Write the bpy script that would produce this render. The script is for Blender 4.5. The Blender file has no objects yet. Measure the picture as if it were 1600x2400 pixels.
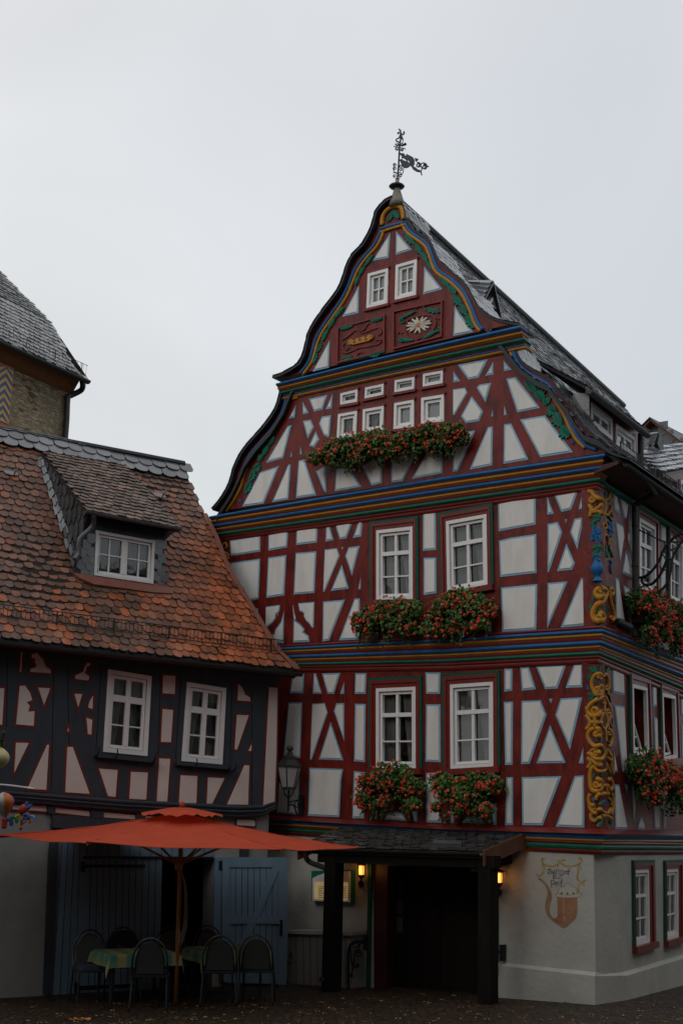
import bpy, math, random
from mathutils import Vector, Matrix
from mathutils.geometry import tessellate_polygon
from mathutils.bvhtree import BVHTree
R = math.radians
rnd = random.Random(7)
sc = bpy.context.scene
col = sc.collection

# ------------------------------------------------------------------ camera
FPX = 3100.0
CAM_H = 2.8
PITCH = math.atan(680 / FPX)
ROLL = 0.023
fwd = Vector((0, math.cos(PITCH), math.sin(PITCH)))
_r0 = Vector((1, 0, 0))
_u0 = Vector((0, -math.sin(PITCH), math.cos(PITCH)))
cright = _r0 * math.cos(ROLL) + _u0 * math.sin(ROLL)
cup = _u0 * math.cos(ROLL) - _r0 * math.sin(ROLL)
CAM = Vector((0, 0, CAM_H))
cam = bpy.data.cameras.new('camera')
cam.sensor_fit = 'HORIZONTAL'
cam.sensor_width = 36
cam.lens = FPX / 1600 * 36
cam.clip_end = 2000
camo = bpy.data.objects.new('camera', cam)
col.objects.link(camo)
m3 = Matrix((cright, cup, -fwd)).transposed().to_4x4()
m3.translation = CAM
camo.matrix_world = m3
sc.camera = camo

# ------------------------------------------------------------------ world and sun (overcast)
world = bpy.data.worlds.new('World')
sc.world = world
world.use_nodes = True
nt = world.node_tree
nt.nodes.clear()
def N(t, **kw):
    n = nt.nodes.new(t)
    for k, v in kw.items():
        setattr(n, k, v)
    return n
wo = N('ShaderNodeOutputWorld')
bg = N('ShaderNodeBackground')
bg.inputs['Strength'].default_value = 0.1
sky = N('ShaderNodeTexSky', sky_type='NISHITA')
sky.sun_disc = False
sky.sun_elevation = R(27)
sky.sun_rotation = R(215)
tc = N('ShaderNodeTexCoord')
sep = N('ShaderNodeSeparateXYZ')
nt.links.new(tc.outputs['Generated'], sep.inputs[0])
ramp = N('ShaderNodeValToRGB')
ramp.color_ramp.elements[0].position = 0.0
ramp.color_ramp.elements[0].color = (0.08, 0.08, 0.08, 1)
ramp.color_ramp.elements[1].position = 0.02
ramp.color_ramp.elements[1].color = (0.40, 0.42, 0.425, 1)
for p, c in ((0.2, (0.36, 0.375, 0.385, 1)), (0.5, (0.355, 0.365, 0.38, 1)), (0.7, (0.39, 0.395, 0.40, 1)), (1.0, (0.44, 0.44, 0.44, 1))):
    e = ramp.color_ramp.elements.new(p)
    e.color = c
nt.links.new(sep.outputs['Z'], ramp.inputs[0])
nz = N('ShaderNodeTexNoise')
nz.inputs['Scale'].default_value = 1.9
nz.inputs['Distortion'].default_value = .6
nz.inputs['Detail'].default_value = 4
nt.links.new(tc.outputs['Generated'], nz.inputs['Vector'])
mr = N('ShaderNodeMapRange')
mr.inputs['From Min'].default_value = 0.3
mr.inputs['From Max'].default_value = 0.7
mr.inputs['To Min'].default_value = 17.3
mr.inputs['To Max'].default_value = 21.9
nt.links.new(nz.outputs['Fac'], mr.inputs['Value'])
# the cloud cover is a little thicker and bluer towards the right
mrx = N('ShaderNodeMapRange')
mrx.inputs['From Min'].default_value = -.25
mrx.inputs['From Max'].default_value = .3
nt.links.new(sep.outputs['X'], mrx.inputs['Value'])
tint = N('ShaderNodeMix', data_type='RGBA')
tint.inputs['A'].default_value = (1.04, 1.03, 1.015, 1)
tint.inputs['B'].default_value = (.89, .915, .945, 1)
nt.links.new(mrx.outputs[0], tint.inputs['Factor'])
tmul = N('ShaderNodeVectorMath', operation='MULTIPLY')
nt.links.new(ramp.outputs['Color'], tmul.inputs[0])
nt.links.new(tint.outputs['Result'], tmul.inputs[1])
vm = N('ShaderNodeVectorMath', operation='SCALE')
nt.links.new(tmul.outputs[0], vm.inputs[0])
nt.links.new(mr.outputs['Result'], vm.inputs['Scale'])
mx = N('ShaderNodeMix', data_type='RGBA')
mx.inputs['Factor'].default_value = 0.96
nt.links.new(sky.outputs[0], mx.inputs['A'])
nt.links.new(vm.outputs[0], mx.inputs['B'])
nt.links.new(mx.outputs['Result'], bg.inputs['Color'])
nt.links.new(bg.outputs[0], wo.inputs[0])

sun = bpy.data.lights.new('sun', 'SUN')
sun.energy = 0.5
sun.angle = R(30)
sun.color = (1.0, 0.97, 0.92)
suno = bpy.data.objects.new('sun', sun)
col.objects.link(suno)
_az, _el = R(215), R(27)
sd = Vector((math.sin(_az) * math.cos(_el), math.cos(_az) * math.cos(_el), math.sin(_el)))
suno.rotation_euler = sd.to_track_quat('Z', 'Y').to_euler()
vs = sc.view_settings
vs.view_transform = 'Standard'
vs.look = 'None'
vs.exposure = 0.0
vs.gamma = 1.0

# ------------------------------------------------------------------ picking helpers
def ray(px):
    return (fwd * FPX + cright * (px[0] - 800) - cup * (px[1] - 1200)).normalized()
GX, GY = 0.0211, -0.0421
def gz(x, y):
    return GX * (x - 4.1) + GY * (y - 19.5)
def ground(px):
    r = ray(px)
    t = -(CAM_H - gz(0, 0)) / (r.z - GX * r.x - GY * r.y)
    return CAM + r * t
def hit(px, p, n):
    r = ray(px)
    return CAM + r * ((p - CAM).dot(n) / r.dot(n))
def proj(q):
    d = q - CAM
    w = d.dot(fwd)
    return (800 + FPX * d.dot(cright) / w, 1200 - FPX * d.dot(cup) / w)
CR = {'A': (600, 250, .446429), 'B': (450, 800, .414541), 'C': (1000, 700, .382653), 'D': (450, 1150, .382653),
      'E': (1000, 1100, .382653), 'F': (600, 1500, .318878), 'G': (1000, 1500, .382653), 'H': (1000, 1900, .382653),
      'I': (0, 600, .318878), 'J': (0, 1000, .286990), 'K': (300, 1100, .286990), 'L': (0, 1450, .255102),
      'M': (350, 1550, .255102), 'N': (0, 1800, .318878), 'O': (400, 1850, .318878), 'Q': (700, 1900, .318878),
      'S1': (1350, 900, .15944), 'S2': (1350, 1120, .18713), 'S3': (1350, 1530, .18288), 'T': (0, 1680, .12759),
      'V': (880, 280, .10204), 'W': (1230, 1980, .10842), 'X': (160, 2120, .33163), 'Y': (780, 720, .17857), 'Z': (0, 0, 1)}
def P(c, s):
    x0, y0, k = CR[c]
    return [(x0 + float(a) * k, y0 + float(b) * k) for a, b in (t.split(',') for t in s.split())]

class Pl:
    """a vertical plane: u runs along az, o is the outward offset"""
    def __init__(s, p, az):
        s.p = Vector((p.x, p.y, 0))
        s.d = Vector((math.sin(az), math.cos(az), 0))
        s.n = Vector((s.d.y, -s.d.x, 0))
        if s.n.dot(s.p) > 0:
            s.n = -s.n
    def at(s, px, o=0.0):
        return hit(px, s.p + s.n * o, s.n)
    def uz(s, px, o=0.0):
        q = s.at(px, o)
        return ((q - s.p).dot(s.d), q.z)
    def w(s, u, z, o=0.0):
        return s.p + s.d * u + s.n * o + Vector((0, 0, z))
    def off(s, q):
        return (q - s.p).dot(s.n)

# ------------------------------------------------------------------ mesh builder
class MB:
    def __init__(s):
        s.v, s.f, s.m, s.c = [], [], [], []
        s.hascol = False
    def add(s, vs, fs, m=0, c=None):
        b = len(s.v)
        s.v.extend(Vector(v) for v in vs)
        for f in fs:
            s.f.append([i + b for i in f])
            s.m.append(m)
            s.c.append(c or (1, 1, 1))
        if c:
            s.hascol = True
    def box(s, a, b, m=0):
        x0, y0, z0 = a; x1, y1, z1 = b
        s.add([(x0, y0, z0), (x1, y0, z0), (x1, y1, z0), (x0, y1, z0), (x0, y0, z1), (x1, y0, z1), (x1, y1, z1), (x0, y1, z1)],
              [(0, 3, 2, 1), (4, 5, 6, 7), (0, 1, 5, 4), (1, 2, 6, 5), (2, 3, 7, 6), (3, 0, 4, 7)], m)
    def hexa(s, q, m=0):
        """8 points: 4 of one end, 4 of the other"""
        s.add(q, [(3, 2, 1, 0), (4, 5, 6, 7), (0, 1, 5, 4), (1, 2, 6, 5), (2, 3, 7, 6), (3, 0, 4, 7)], m)
    def tube(s, path, r, m=0, n=7, cap=True, flat=None, c=None):
        path = [Vector(p) for p in path]
        k = len(path)
        if k < 2:
            return
        rings = []
        prev = None
        for i, p in enumerate(path):
            t = (path[min(i + 1, k - 1)] - path[max(i - 1, 0)])
            if t.length < 1e-9:
                t = Vector((0, 0, 1))
            t.normalize()
            if flat is not None:
                a = flat.normalized()
                a = (a - t * a.dot(t)).normalized()
            else:
                a = prev if prev is not None else (Vector((0, 0, 1)) if abs(t.z) < .9 else Vector((1, 0, 0)))
                a = (a - t * a.dot(t))
                if a.length < 1e-6:
                    a = t.orthogonal()
                a.normalize()
            prev = a
            b = t.cross(a)
            rr = r[i] if isinstance(r, (list, tuple)) else r
            rings.append([p + (a * math.cos(x) + b * math.sin(x)) * rr for x in (2 * math.pi * j / n for j in range(n))])
        vs = [v for g in rings for v in g]
        fs = []
        for i in range(k - 1):
            for j in range(n):
                a0 = i * n + j; a1 = i * n + (j + 1) % n
                fs.append((a0, a1, a1 + n, a0 + n))
        if cap:
            fs.append(tuple(range(n - 1, -1, -1)))
            fs.append(tuple((k - 1) * n + j for j in range(n)))
        s.add(vs, fs, m, c)
    def lathe(s, prof, c, n=16, m=0, axis=None):
        """prof: (radius, height) list"""
        c = Vector(c)
        vs = []
        for r_, h in prof:
            for j in range(n):
                a = 2 * math.pi * j / n
                vs.append(c + Vector((r_ * math.cos(a), r_ * math.sin(a), h)))
        fs = []
        for i in range(len(prof) - 1):
            for j in range(n):
                a0 = i * n + j; a1 = i * n + (j + 1) % n
                fs.append((a0, a1, a1 + n, a0 + n))
        fs.append(tuple(range(n - 1, -1, -1)))
        fs.append(tuple((len(prof) - 1) * n + j for j in range(n)))
        s.add(vs, fs, m)
    def prism(s, pl, uz, o0, o1, m=0, back=False, taper=0.0):
        n = len(uz)
        top = off_poly(uz, taper) if taper else uz
        vs = [pl.w(u, z, o0) for u, z in uz] + [pl.w(u, z, o1) for u, z in top]
        fs = [tuple(range(n, 2 * n))] + [(i, (i + 1) % n, n + (i + 1) % n, n + i) for i in range(n)]
        if back:
            fs.append(tuple(range(n - 1, -1, -1)))
        s.add(vs, fs, m)
    def slab(s, pl, outer, holes, o0, o1, m=0):
        """wall slab with holes, front at o1"""
        polys = [[Vector((u, z, 0)) for u, z in outer]] + [[Vector((u, z, 0)) for u, z in h] for h in holes]
        tris = tessellate_polygon(polys)
        flat = [p for g in polys for p in g]
        n = len(flat)
        vs = [pl.w(p.x, p.y, o1) for p in flat] + [pl.w(p.x, p.y, o0) for p in flat]
        fs = [tuple(t) for t in tris] + [tuple(i + n for i in reversed(t)) for t in tris]
        b = 0
        for g in polys:
            k = len(g)
            fs += [(b + i, b + (i + 1) % k, b + (i + 1) % k + n, b + i + n) for i in range(k)]
            b += k
        s.add(vs, fs, m)
    def build(s, name, mats, parent=None, smooth=False, local=False):
        me = bpy.data.meshes.new(name)
        o = bpy.data.objects.new(name, me)
        off = Vector((0, 0, 0))
        if parent is not None and not local:
            r_ = parent
            while r_.parent:
                r_ = r_.parent
            off = r_.location
        me.from_pydata([v - off for v in s.v], [], s.f)
        if not isinstance(mats, (list, tuple)):
            mats = [mats]
        for m in mats:
            me.materials.append(m)
        me.polygons.foreach_set('material_index', s.m)
        if smooth:
            me.polygons.foreach_set('use_smooth', [True] * len(s.f))
        if s.hascol:
            at = me.attributes.new('Col', 'FLOAT_COLOR', 'FACE')
            buf = []
            for c in s.c:
                buf += [c[0], c[1], c[2], 1.0]
            at.data.foreach_set('color', buf)
        me.update()
        col.objects.link(o)
        if parent is not None:
            o.parent = parent
        return o

def area(p):
    return .5 * sum(p[i][0] * p[(i + 1) % len(p)][1] - p[(i + 1) % len(p)][0] * p[i][1] for i in range(len(p)))
def off_poly(p, d):
    """inset by d (metres), outset if negative; backs off when it would fold"""
    n = len(p)
    sg = 1 if area(p) > 0 else -1
    for _ in range(6):
        out = []
        for i in range(n):
            a = Vector(p[i - 1]); b = Vector(p[i]); c = Vector(p[(i + 1) % n])
            e1 = (b - a); e2 = (c - b)
            if e1.length < 1e-6 or e2.length < 1e-6:
                out.append(tuple(b)); continue
            e1.normalize(); e2.normalize()
            n1 = Vector((-e1.y, e1.x)) * sg; n2 = Vector((-e2.y, e2.x)) * sg
            k = 1 + n1.dot(n2)
            mvec = (n1 + n2) / max(k, .12)
            if mvec.length > 3.2:
                mvec = mvec.normalized() * 3.2
            q = b + mvec * d
            out.append((q.x, q.y))
        ok = area(out) * sg > 0
        for i in range(n):
            e = Vector(p[(i + 1) % n]) - Vector(p[i]); f = Vector(out[(i + 1) % n]) - Vector(out[i])
            if e.dot(f) < 0:
                ok = False
        if ok:
            return out
        d *= .6
    return None
def inpoly(x, y, p):
    r_ = False
    j = len(p) - 1
    for i in range(len(p)):
        if (p[i][1] > y) != (p[j][1] > y) and x < (p[j][0] - p[i][0]) * (y - p[i][1]) / (p[j][1] - p[i][1]) + p[i][0]:
            r_ = not r_
        j = i
    return r_
def smooth_path(pts, k=3):
    """Catmull-Rom through Vector points"""
    pts = [Vector(p) for p in pts]
    out = []
    n = len(pts)
    for i in range(n - 1):
        a = pts[max(i - 1, 0)]; b = pts[i]; c = pts[i + 1]; d = pts[min(i + 2, n - 1)]
        for j in range(k):
            t = j / k
            out.append(.5 * ((2 * b) + (c - a) * t + (2 * a - 5 * b + 4 * c - d) * t * t + (3 * b - a - 3 * c + d) * t ** 3))
    out.append(pts[-1])
    return out
def spath(pxs, k=3):
    return [(v.x, v.y) for v in smooth_path([Vector((a, b, 0)) for a, b in pxs], k)]

# ------------------------------------------------------------------ things
def tag(o, label=None, cat=None, group=None, kind=None):
    if label: o['label'] = label
    if cat: o['category'] = cat
    if group: o['group'] = group
    if kind: o['kind'] = kind
    return o
def thing(name, label, cat, loc, rz=0.0, group=None):
    o = bpy.data.objects.new(name, None)
    o.empty_display_size = .2
    o.location = loc
    o.rotation_euler = (0, 0, rz)
    col.objects.link(o)
    return tag(o, label, cat, group)
def copy_tree(o, parent=None):
    c = o.copy()
    col.objects.link(c)
    c.parent = parent
    for ch in o.children:
        copy_tree(ch, c)
    return c

# ------------------------------------------------------------------ materials
def mat(name, c, rough=.6, var=.0, vscale=6., stretch=(1, 1, 1), bump=0., bscale=30., spec=.4, metal=0., c2=None, c2amt=.5,
        c2scale=2., usecol=False, emit=None, coat=0., detail=5, thr=(.45, .62)):
    m = bpy.data.materials.new(name)
    m.use_nodes = True
    t = m.node_tree
    b = t.nodes['Principled BSDF']
    b.inputs['Base Color'].default_value = (*c, 1)
    b.inputs['Roughness'].default_value = rough
    b.inputs['Specular IOR Level'].default_value = spec
    b.inputs['Metallic'].default_value = metal
    b.inputs['Coat Weight'].default_value = coat
    if emit:
        b.inputs['Emission Color'].default_value = (*emit[0], 1)
        b.inputs['Emission Strength'].default_value = emit[1]
    tcn = t.nodes.new('ShaderNodeTexCoord')
    mp = t.nodes.new('ShaderNodeMapping')
    mp.inputs['Scale'].default_value = stretch
    t.links.new(tcn.outputs['Object'], mp.inputs['Vector'])
    src = None
    if usecol:
        at = t.nodes.new('ShaderNodeAttribute')
        at.attribute_name = 'Col'
        src = at.outputs['Color']
    def noise(scale, det=detail):
        n = t.nodes.new('ShaderNodeTexNoise')
        n.inputs['Scale'].default_value = scale
        n.inputs['Detail'].default_value = det
        n.inputs['Roughness'].default_value = .62
        t.links.new(mp.outputs[0], n.inputs['Vector'])
        return n.outputs['Fac']
    if c2:
        mixn = t.nodes.new('ShaderNodeMix'); mixn.data_type = 'RGBA'
        r_ = t.nodes.new('ShaderNodeMapRange')
        r_.inputs['From Min'].default_value = thr[0]; r_.inputs['From Max'].default_value = thr[1]
        r_.inputs['To Max'].default_value = c2amt
        t.links.new(noise(c2scale), r_.inputs['Value'])
        t.links.new(r_.outputs[0], mixn.inputs['Factor'])
        if src: t.links.new(src, mixn.inputs['A'])
        else: mixn.inputs['A'].default_value = (*c, 1)
        mixn.inputs['B'].default_value = (*c2, 1)
        src = mixn.outputs['Result']
    if var:
        r_ = t.nodes.new('ShaderNodeMapRange')
        r_.inputs['From Min'].default_value = .25; r_.inputs['From Max'].default_value = .75
        r_.inputs['To Min'].default_value = 1 - var; r_.inputs['To Max'].default_value = 1 + var
        t.links.new(noise(vscale), r_.inputs['Value'])
        mu = t.nodes.new('ShaderNodeVectorMath'); mu.operation = 'SCALE'
        if src: t.links.new(src, mu.inputs[0])
        else: mu.inputs[0].default_value = c
        t.links.new(r_.outputs[0], mu.inputs['Scale'])
        src = mu.outputs[0]
    if src:
        t.links.new(src, b.inputs['Base Color'])
    if bump:
        bn = t.nodes.new('ShaderNodeBump')
        bn.inputs['Strength'].default_value = bump
        bn.inputs['Distance'].default_value = .02
        t.links.new(noise(bscale, 4), bn.inputs['Height'])
        t.links.new(bn.outputs[0], b.inputs['Normal'])
    return m

M = {}
M['red'] = mat('red_timber', (.170, .0175, .0115), .38, .24, 5, (1, 1, .35), .45, 24, spec=.30, c2=(.055, .008, .006), c2amt=.7, c2scale=7)
M['red2'] = mat('red_moulding', (.165, .02, .014), .36, .15, 4, bump=.15, bscale=18, spec=.35)
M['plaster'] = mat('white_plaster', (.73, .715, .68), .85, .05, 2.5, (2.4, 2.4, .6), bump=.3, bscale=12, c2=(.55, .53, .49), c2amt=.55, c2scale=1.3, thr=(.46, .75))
M['line'] = mat('blue_line', (.22, .40, .52), .7, .15, 8)
M['blue'] = mat('blue_paint', (.022, .13, .33), .40, .15, 5, spec=.15, bump=.06)
M['gold'] = mat('ochre_paint', (.45, .205, .025), .40, .18, 7, spec=.15, bump=.08)
M['green'] = mat('green_paint', (.014, .15, .10), .38, .18, 7, spec=.15, bump=.08)
M['green_d'] = mat('dark_green_bead', (.009, .085, .06), .42, .18, 7, spec=.15, bump=.08)
M['white'] = mat('white_window_paint', (.76, .75, .73), .4, .04, 5)
M['daisy'] = mat('pale_carving', (.62, .58, .5), .5, .1, 30)
M['slate'] = mat('slate', (.07, .075, .085), .22, .2, 14, usecol=True, spec=.8, bump=.15, bscale=25)
M['slate_d'] = mat('slate_dark', (.018, .02, .024), .45, .25, 9, bump=.2, bscale=20)
M['tile'] = mat('clay_tile', (.2, .09, .06), .55, .25, 16, usecol=True, spec=.4, bump=.25, bscale=40, c2=(.05, .043, .03), c2amt=.6, c2scale=2.2)
M['under'] = mat('roof_underlay', (.02, .014, .011), .9)
M['zinc'] = mat('zinc', (.12, .125, .13), .42, .2, 6, metal=.5, bump=.05)
M['zinc_d'] = mat('zinc_dark', (.045, .043, .04), .5, .2, 6, metal=.4)
M['iron'] = mat('iron', (.012, .012, .014), .45, .2, 20, metal=.3)
M['steel'] = mat('chair_steel', (.06, .065, .07), .32, .2, 20, metal=.8)
M['btimber'] = mat('slate_blue_timber', (.034, .043, .054), .6, .22, 6, (1, 1, .3), .3, 24)
M['pink'] = mat('pale_pink_plaster', (.64, .55, .50), .85, .06, 2.5, bump=.2, bscale=20)
M['rline'] = mat('red_line', (.14, .022, .018), .7, .15, 8)
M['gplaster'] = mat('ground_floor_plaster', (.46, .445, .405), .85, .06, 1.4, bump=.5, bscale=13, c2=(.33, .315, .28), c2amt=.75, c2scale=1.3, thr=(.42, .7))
M['grey'] = mat('grey_plaster', (.28, .28, .265), .9, .1, 1.6, bump=.4, bscale=14, c2=(.19, .19, .175), c2amt=.7, c2scale=1.0, thr=(.42, .7))
M['bdoor'] = mat('blue_door_paint', (.14, .215, .285), .55, .12, 5, (1, 1, .25), .15, 20)
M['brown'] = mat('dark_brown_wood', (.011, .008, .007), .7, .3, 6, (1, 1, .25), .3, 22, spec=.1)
M['brown2'] = mat('brown_board', (.12, .05, .026), .6, .25, 6, bump=.2, bscale=20)
M['orangewood'] = mat('stained_board', (.22, .09, .03), .55, .2, 6, bump=.2, bscale=20)
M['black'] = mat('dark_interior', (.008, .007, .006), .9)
M['room'] = mat('room_wall', (.035, .028, .022), .9)
M['curtain'] = mat('net_curtain', (.30, .30, .29), .9, .3, 14, (1, 1, .05))
M['blind_sky_tone'] = mat('pale_blind_sky_tone', (.62, .63, .63), .85, .1, 5)  # pale tone also stands in for sky reflected in the dormer panes
M['leaf'] = mat('geranium_leaf', (.05, .1, .03), .55, .2, 20, usecol=True)
M['petal'] = mat('geranium_petal', (.5, .03, .02), .5, .1, 20, usecol=True)
M['stem'] = mat('stem', (.05, .07, .025), .7)
M['canvas'] = mat('terracotta_canvas', (.70, .12, .062), .85, .09, 3, bump=.12, bscale=90, spec=.08)
def canvas_mat():
    m = M['canvas']; t = m.node_tree
    out = [n for n in t.nodes if n.type == 'OUTPUT_MATERIAL'][0]
    b = t.nodes['Principled BSDF']
    tr = t.nodes.new('ShaderNodeBsdfTranslucent'); tr.inputs['Color'].default_value = (.68, .25, .13, 1)
    mxs = t.nodes.new('ShaderNodeMixShader'); mxs.inputs[0].default_value = .36
    t.links.new(b.outputs[0], mxs.inputs[1]); t.links.new(tr.outputs[0], mxs.inputs[2]); t.links.new(mxs.outputs[0], out.inputs[0])
canvas_mat()
M['pole'] = mat('varnished_wood', (.30, .12, .03), .4, .2, 8, (1, 1, .15), .1, 18)
M['stone'] = None
M['copper'] = mat('copper_flashing', (.22, .082, .056), .5, .15, 8, bump=.08)
M['mesh'] = mat('woven_seat', (.032, .036, .032), .7, .3, 140)
M['jacket'] = mat('navy_cloth', (.008, .009, .018), .85, .2, 6, bump=.3, bscale=14)
M['cushion'] = mat('seat_cushion', (.03, .035, .06), .85, .2, 30)
M['leafy'] = mat('fallen_leaf', (.3, .15, .03), .7, usecol=True)

def glass_mat():
    m = bpy.data.materials.new('window_glass')
    m.use_nodes = True
    t = m.node_tree
    t.nodes.clear()
    o = t.nodes.new('ShaderNodeOutputMaterial')
    mixs = t.nodes.new('ShaderNodeMixShader')
    tr = t.nodes.new('ShaderNodeBsdfTransparent')
    tr.inputs['Color'].default_value = (.75, .78, .78, 1)
    gl = t.nodes.new('ShaderNodeBsdfGlossy')
    gl.inputs['Roughness'].default_value = .04
    fr = t.nodes.new('ShaderNodeFresnel')
    fr.inputs['IOR'].default_value = 1.6
    nzz = t.nodes.new('ShaderNodeTexNoise'); nzz.inputs['Scale'].default_value = 2.5
    tcn = t.nodes.new('ShaderNodeTexCoord')
    t.links.new(tcn.outputs['Object'], nzz.inputs['Vector'])
    bn = t.nodes.new('ShaderNodeBump'); bn.inputs['Strength'].default_value = .08; bn.inputs['Distance'].default_value = .05
    t.links.new(nzz.outputs['Fac'], bn.inputs['Height'])
    t.links.new(bn.outputs[0], gl.inputs['Normal'])
    mul = t.nodes.new('ShaderNodeMath'); mul.operation = 'MULTIPLY'; mul.inputs[1].default_value = 1.6
    t.links.new(fr.outputs[0], mul.inputs[0])
    t.links.new(mul.outputs[0], mixs.inputs[0])
    t.links.new(tr.outputs[0], mixs.inputs[1]); t.links.new(gl.outputs[0], mixs.inputs[2])
    t.links.new(mixs.outputs[0], o.inputs[0])
    return m
M['glass'] = glass_mat()

def stone_mat():
    m = mat('rubble_stone', (.28, .22, .14), .9, .2, 9)
    t = m.node_tree
    b = t.nodes['Principled BSDF']
    tcn = t.nodes.new('ShaderNodeTexCoord')
    mp = t.nodes.new('ShaderNodeMapping'); mp.inputs['Scale'].default_value = (2.6, 2.6, 8.5)
    t.links.new(tcn.outputs['Object'], mp.inputs[0])
    nz_ = t.nodes.new('ShaderNodeTexNoise'); nz_.inputs['Scale'].default_value = 2.0
    t.links.new(mp.outputs[0], nz_.inputs[0])
    ad = t.nodes.new('ShaderNodeVectorMath'); ad.operation = 'ADD'
    t.links.new(mp.outputs[0], ad.inputs[0]); t.links.new(nz_.outputs['Color'], ad.inputs[1])
    vo = t.nodes.new('ShaderNodeTexVoronoi'); vo.inputs['Scale'].default_value = 1.25
    t.links.new(ad.outputs[0], vo.inputs['Vector'])
    ve = t.nodes.new('ShaderNodeTexVoronoi'); ve.feature = 'DISTANCE_TO_EDGE'; ve.inputs['Scale'].default_value = 1.25
    t.links.new(ad.outputs[0], ve.inputs['Vector'])
    sp = t.nodes.new('ShaderNodeSeparateColor')
    t.links.new(vo.outputs['Color'], sp.inputs[0])
    cr = t.nodes.new('ShaderNodeValToRGB')
    cr.color_ramp.interpolation = 'CONSTANT'
    cr.color_ramp.elements[0].color = (.34, .265, .16, 1)
    cr.color_ramp.elements[1].position = .88; cr.color_ramp.elements[1].color = (.12, .06, .03, 1)
    e = cr.color_ramp.elements.new(.35); e.color = (.29, .225, .135, 1)
    e = cr.color_ramp.elements.new(.6); e.color = (.23, .175, .11, 1)
    t.links.new(sp.outputs[0], cr.inputs[0])
    mr_ = t.nodes.new('ShaderNodeMapRange'); mr_.inputs['From Max'].default_value = .12
    t.links.new(ve.outputs['Distance'], mr_.inputs['Value'])
    mx_ = t.nodes.new('ShaderNodeMix'); mx_.data_type = 'RGBA'
    mx_.inputs['A'].default_value = (.36, .30, .20, 1)
    t.links.new(mr_.outputs[0], mx_.inputs['Factor']); t.links.new(cr.outputs[0], mx_.inputs['B'])
    n2 = t.nodes.new('ShaderNodeTexNoise'); n2.inputs['Scale'].default_value = .5; n2.inputs['Detail'].default_value = 6
    t.links.new(tcn.outputs['Object'], n2.inputs[0])
    m2 = t.nodes.new('ShaderNodeMapRange'); m2.inputs['From Min'].default_value = .3; m2.inputs['From Max'].default_value = .7
    m2.inputs['To Min'].default_value = .6; m2.inputs['To Max'].default_value = 1.15
    t.links.new(n2.outputs[0], m2.inputs[0])
    mu = t.nodes.new('ShaderNodeVectorMath'); mu.operation = 'SCALE'
    t.links.new(mx_.outputs['Result'], mu.inputs[0]); t.links.new(m2.outputs[0], mu.inputs['Scale'])
    t.links.new(mu.outputs[0], b.inputs['Base Color'])
    bn = t.nodes.new('ShaderNodeBump'); bn.inputs['Strength'].default_value = .8; bn.inputs['Distance'].default_value = .06
    t.links.new(mr_.outputs[0], bn.inputs['Height']); t.links.new(bn.outputs[0], b.inputs['Normal'])
    return m
M['stone'] = stone_mat()

def cobble_mat():
    m = mat('wet_cobbles', (.06, .045, .032), .55, spec=.25)
    t = m.node_tree
    b = t.nodes['Principled BSDF']
    tcn = t.nodes.new('ShaderNodeTexCoord')
    vo = t.nodes.new('ShaderNodeTexVoronoi'); vo.inputs['Scale'].default_value = 8.0; vo.inputs['Randomness'].default_value = .75
    ve = t.nodes.new('ShaderNodeTexVoronoi'); ve.feature = 'DISTANCE_TO_EDGE'; ve.inputs['Scale'].default_value = 8.0; ve.inputs['Randomness'].default_value = .75
    t.links.new(tcn.outputs['Object'], vo.inputs['Vector']); t.links.new(tcn.outputs['Object'], ve.inputs['Vector'])
    sp = t.nodes.new('ShaderNodeSeparateColor'); t.links.new(vo.outputs['Color'], sp.inputs[0])
    cr = t.nodes.new('ShaderNodeValToRGB')
    cr.color_ramp.elements[0].color = (.024, .0140, .009, 1)
    cr.color_ramp.elements[1].color = (.068, .037, .020, 1)
    t.links.new(sp.outputs[0], cr.inputs[0])
    mr_ = t.nodes.new('ShaderNodeMapRange'); mr_.inputs['From Max'].default_value = .14
    t.links.new(ve.outputs['Distance'], mr_.inputs['Value'])
    mx_ = t.nodes.new('ShaderNodeMix'); mx_.data_type = 'RGBA'; mx_.inputs['A'].default_value = (.008, .008, .005, 1)
    t.links.new(mr_.outputs[0], mx_.inputs['Factor']); t.links.new(cr.outputs[0], mx_.inputs['B'])
    n2 = t.nodes.new('ShaderNodeTexNoise'); n2.inputs['Scale'].default_value = .7; n2.inputs['Detail'].default_value = 7
    t.links.new(tcn.outputs['Object'], n2.inputs[0])
    m2 = t.nodes.new('ShaderNodeMapRange'); m2.inputs['From Min'].default_value = .5; m2.inputs['From Max'].default_value = .68
    m2.inputs['To Max'].default_value = .6
    t.links.new(n2.outputs[0], m2.inputs[0])
    m3_ = t.nodes.new('ShaderNodeMix'); m3_.data_type = 'RGBA'; m3_.inputs['B'].default_value = (.02, .024, .008, 1)
    t.links.new(m2.outputs[0], m3_.inputs['Factor']); t.links.new(mx_.outputs['Result'], m3_.inputs['A'])
    t.links.new(m3_.outputs['Result'], b.inputs['Base Color'])
    bn = t.nodes.new('ShaderNodeBump'); bn.inputs['Strength'].default_value = .7; bn.inputs['Distance'].default_value = .03
    t.links.new(mr_.outputs[0], bn.inputs['Height']); t.links.new(bn.outputs[0], b.inputs['Normal'])
    return m
M['cobble'] = cobble_mat()
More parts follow.
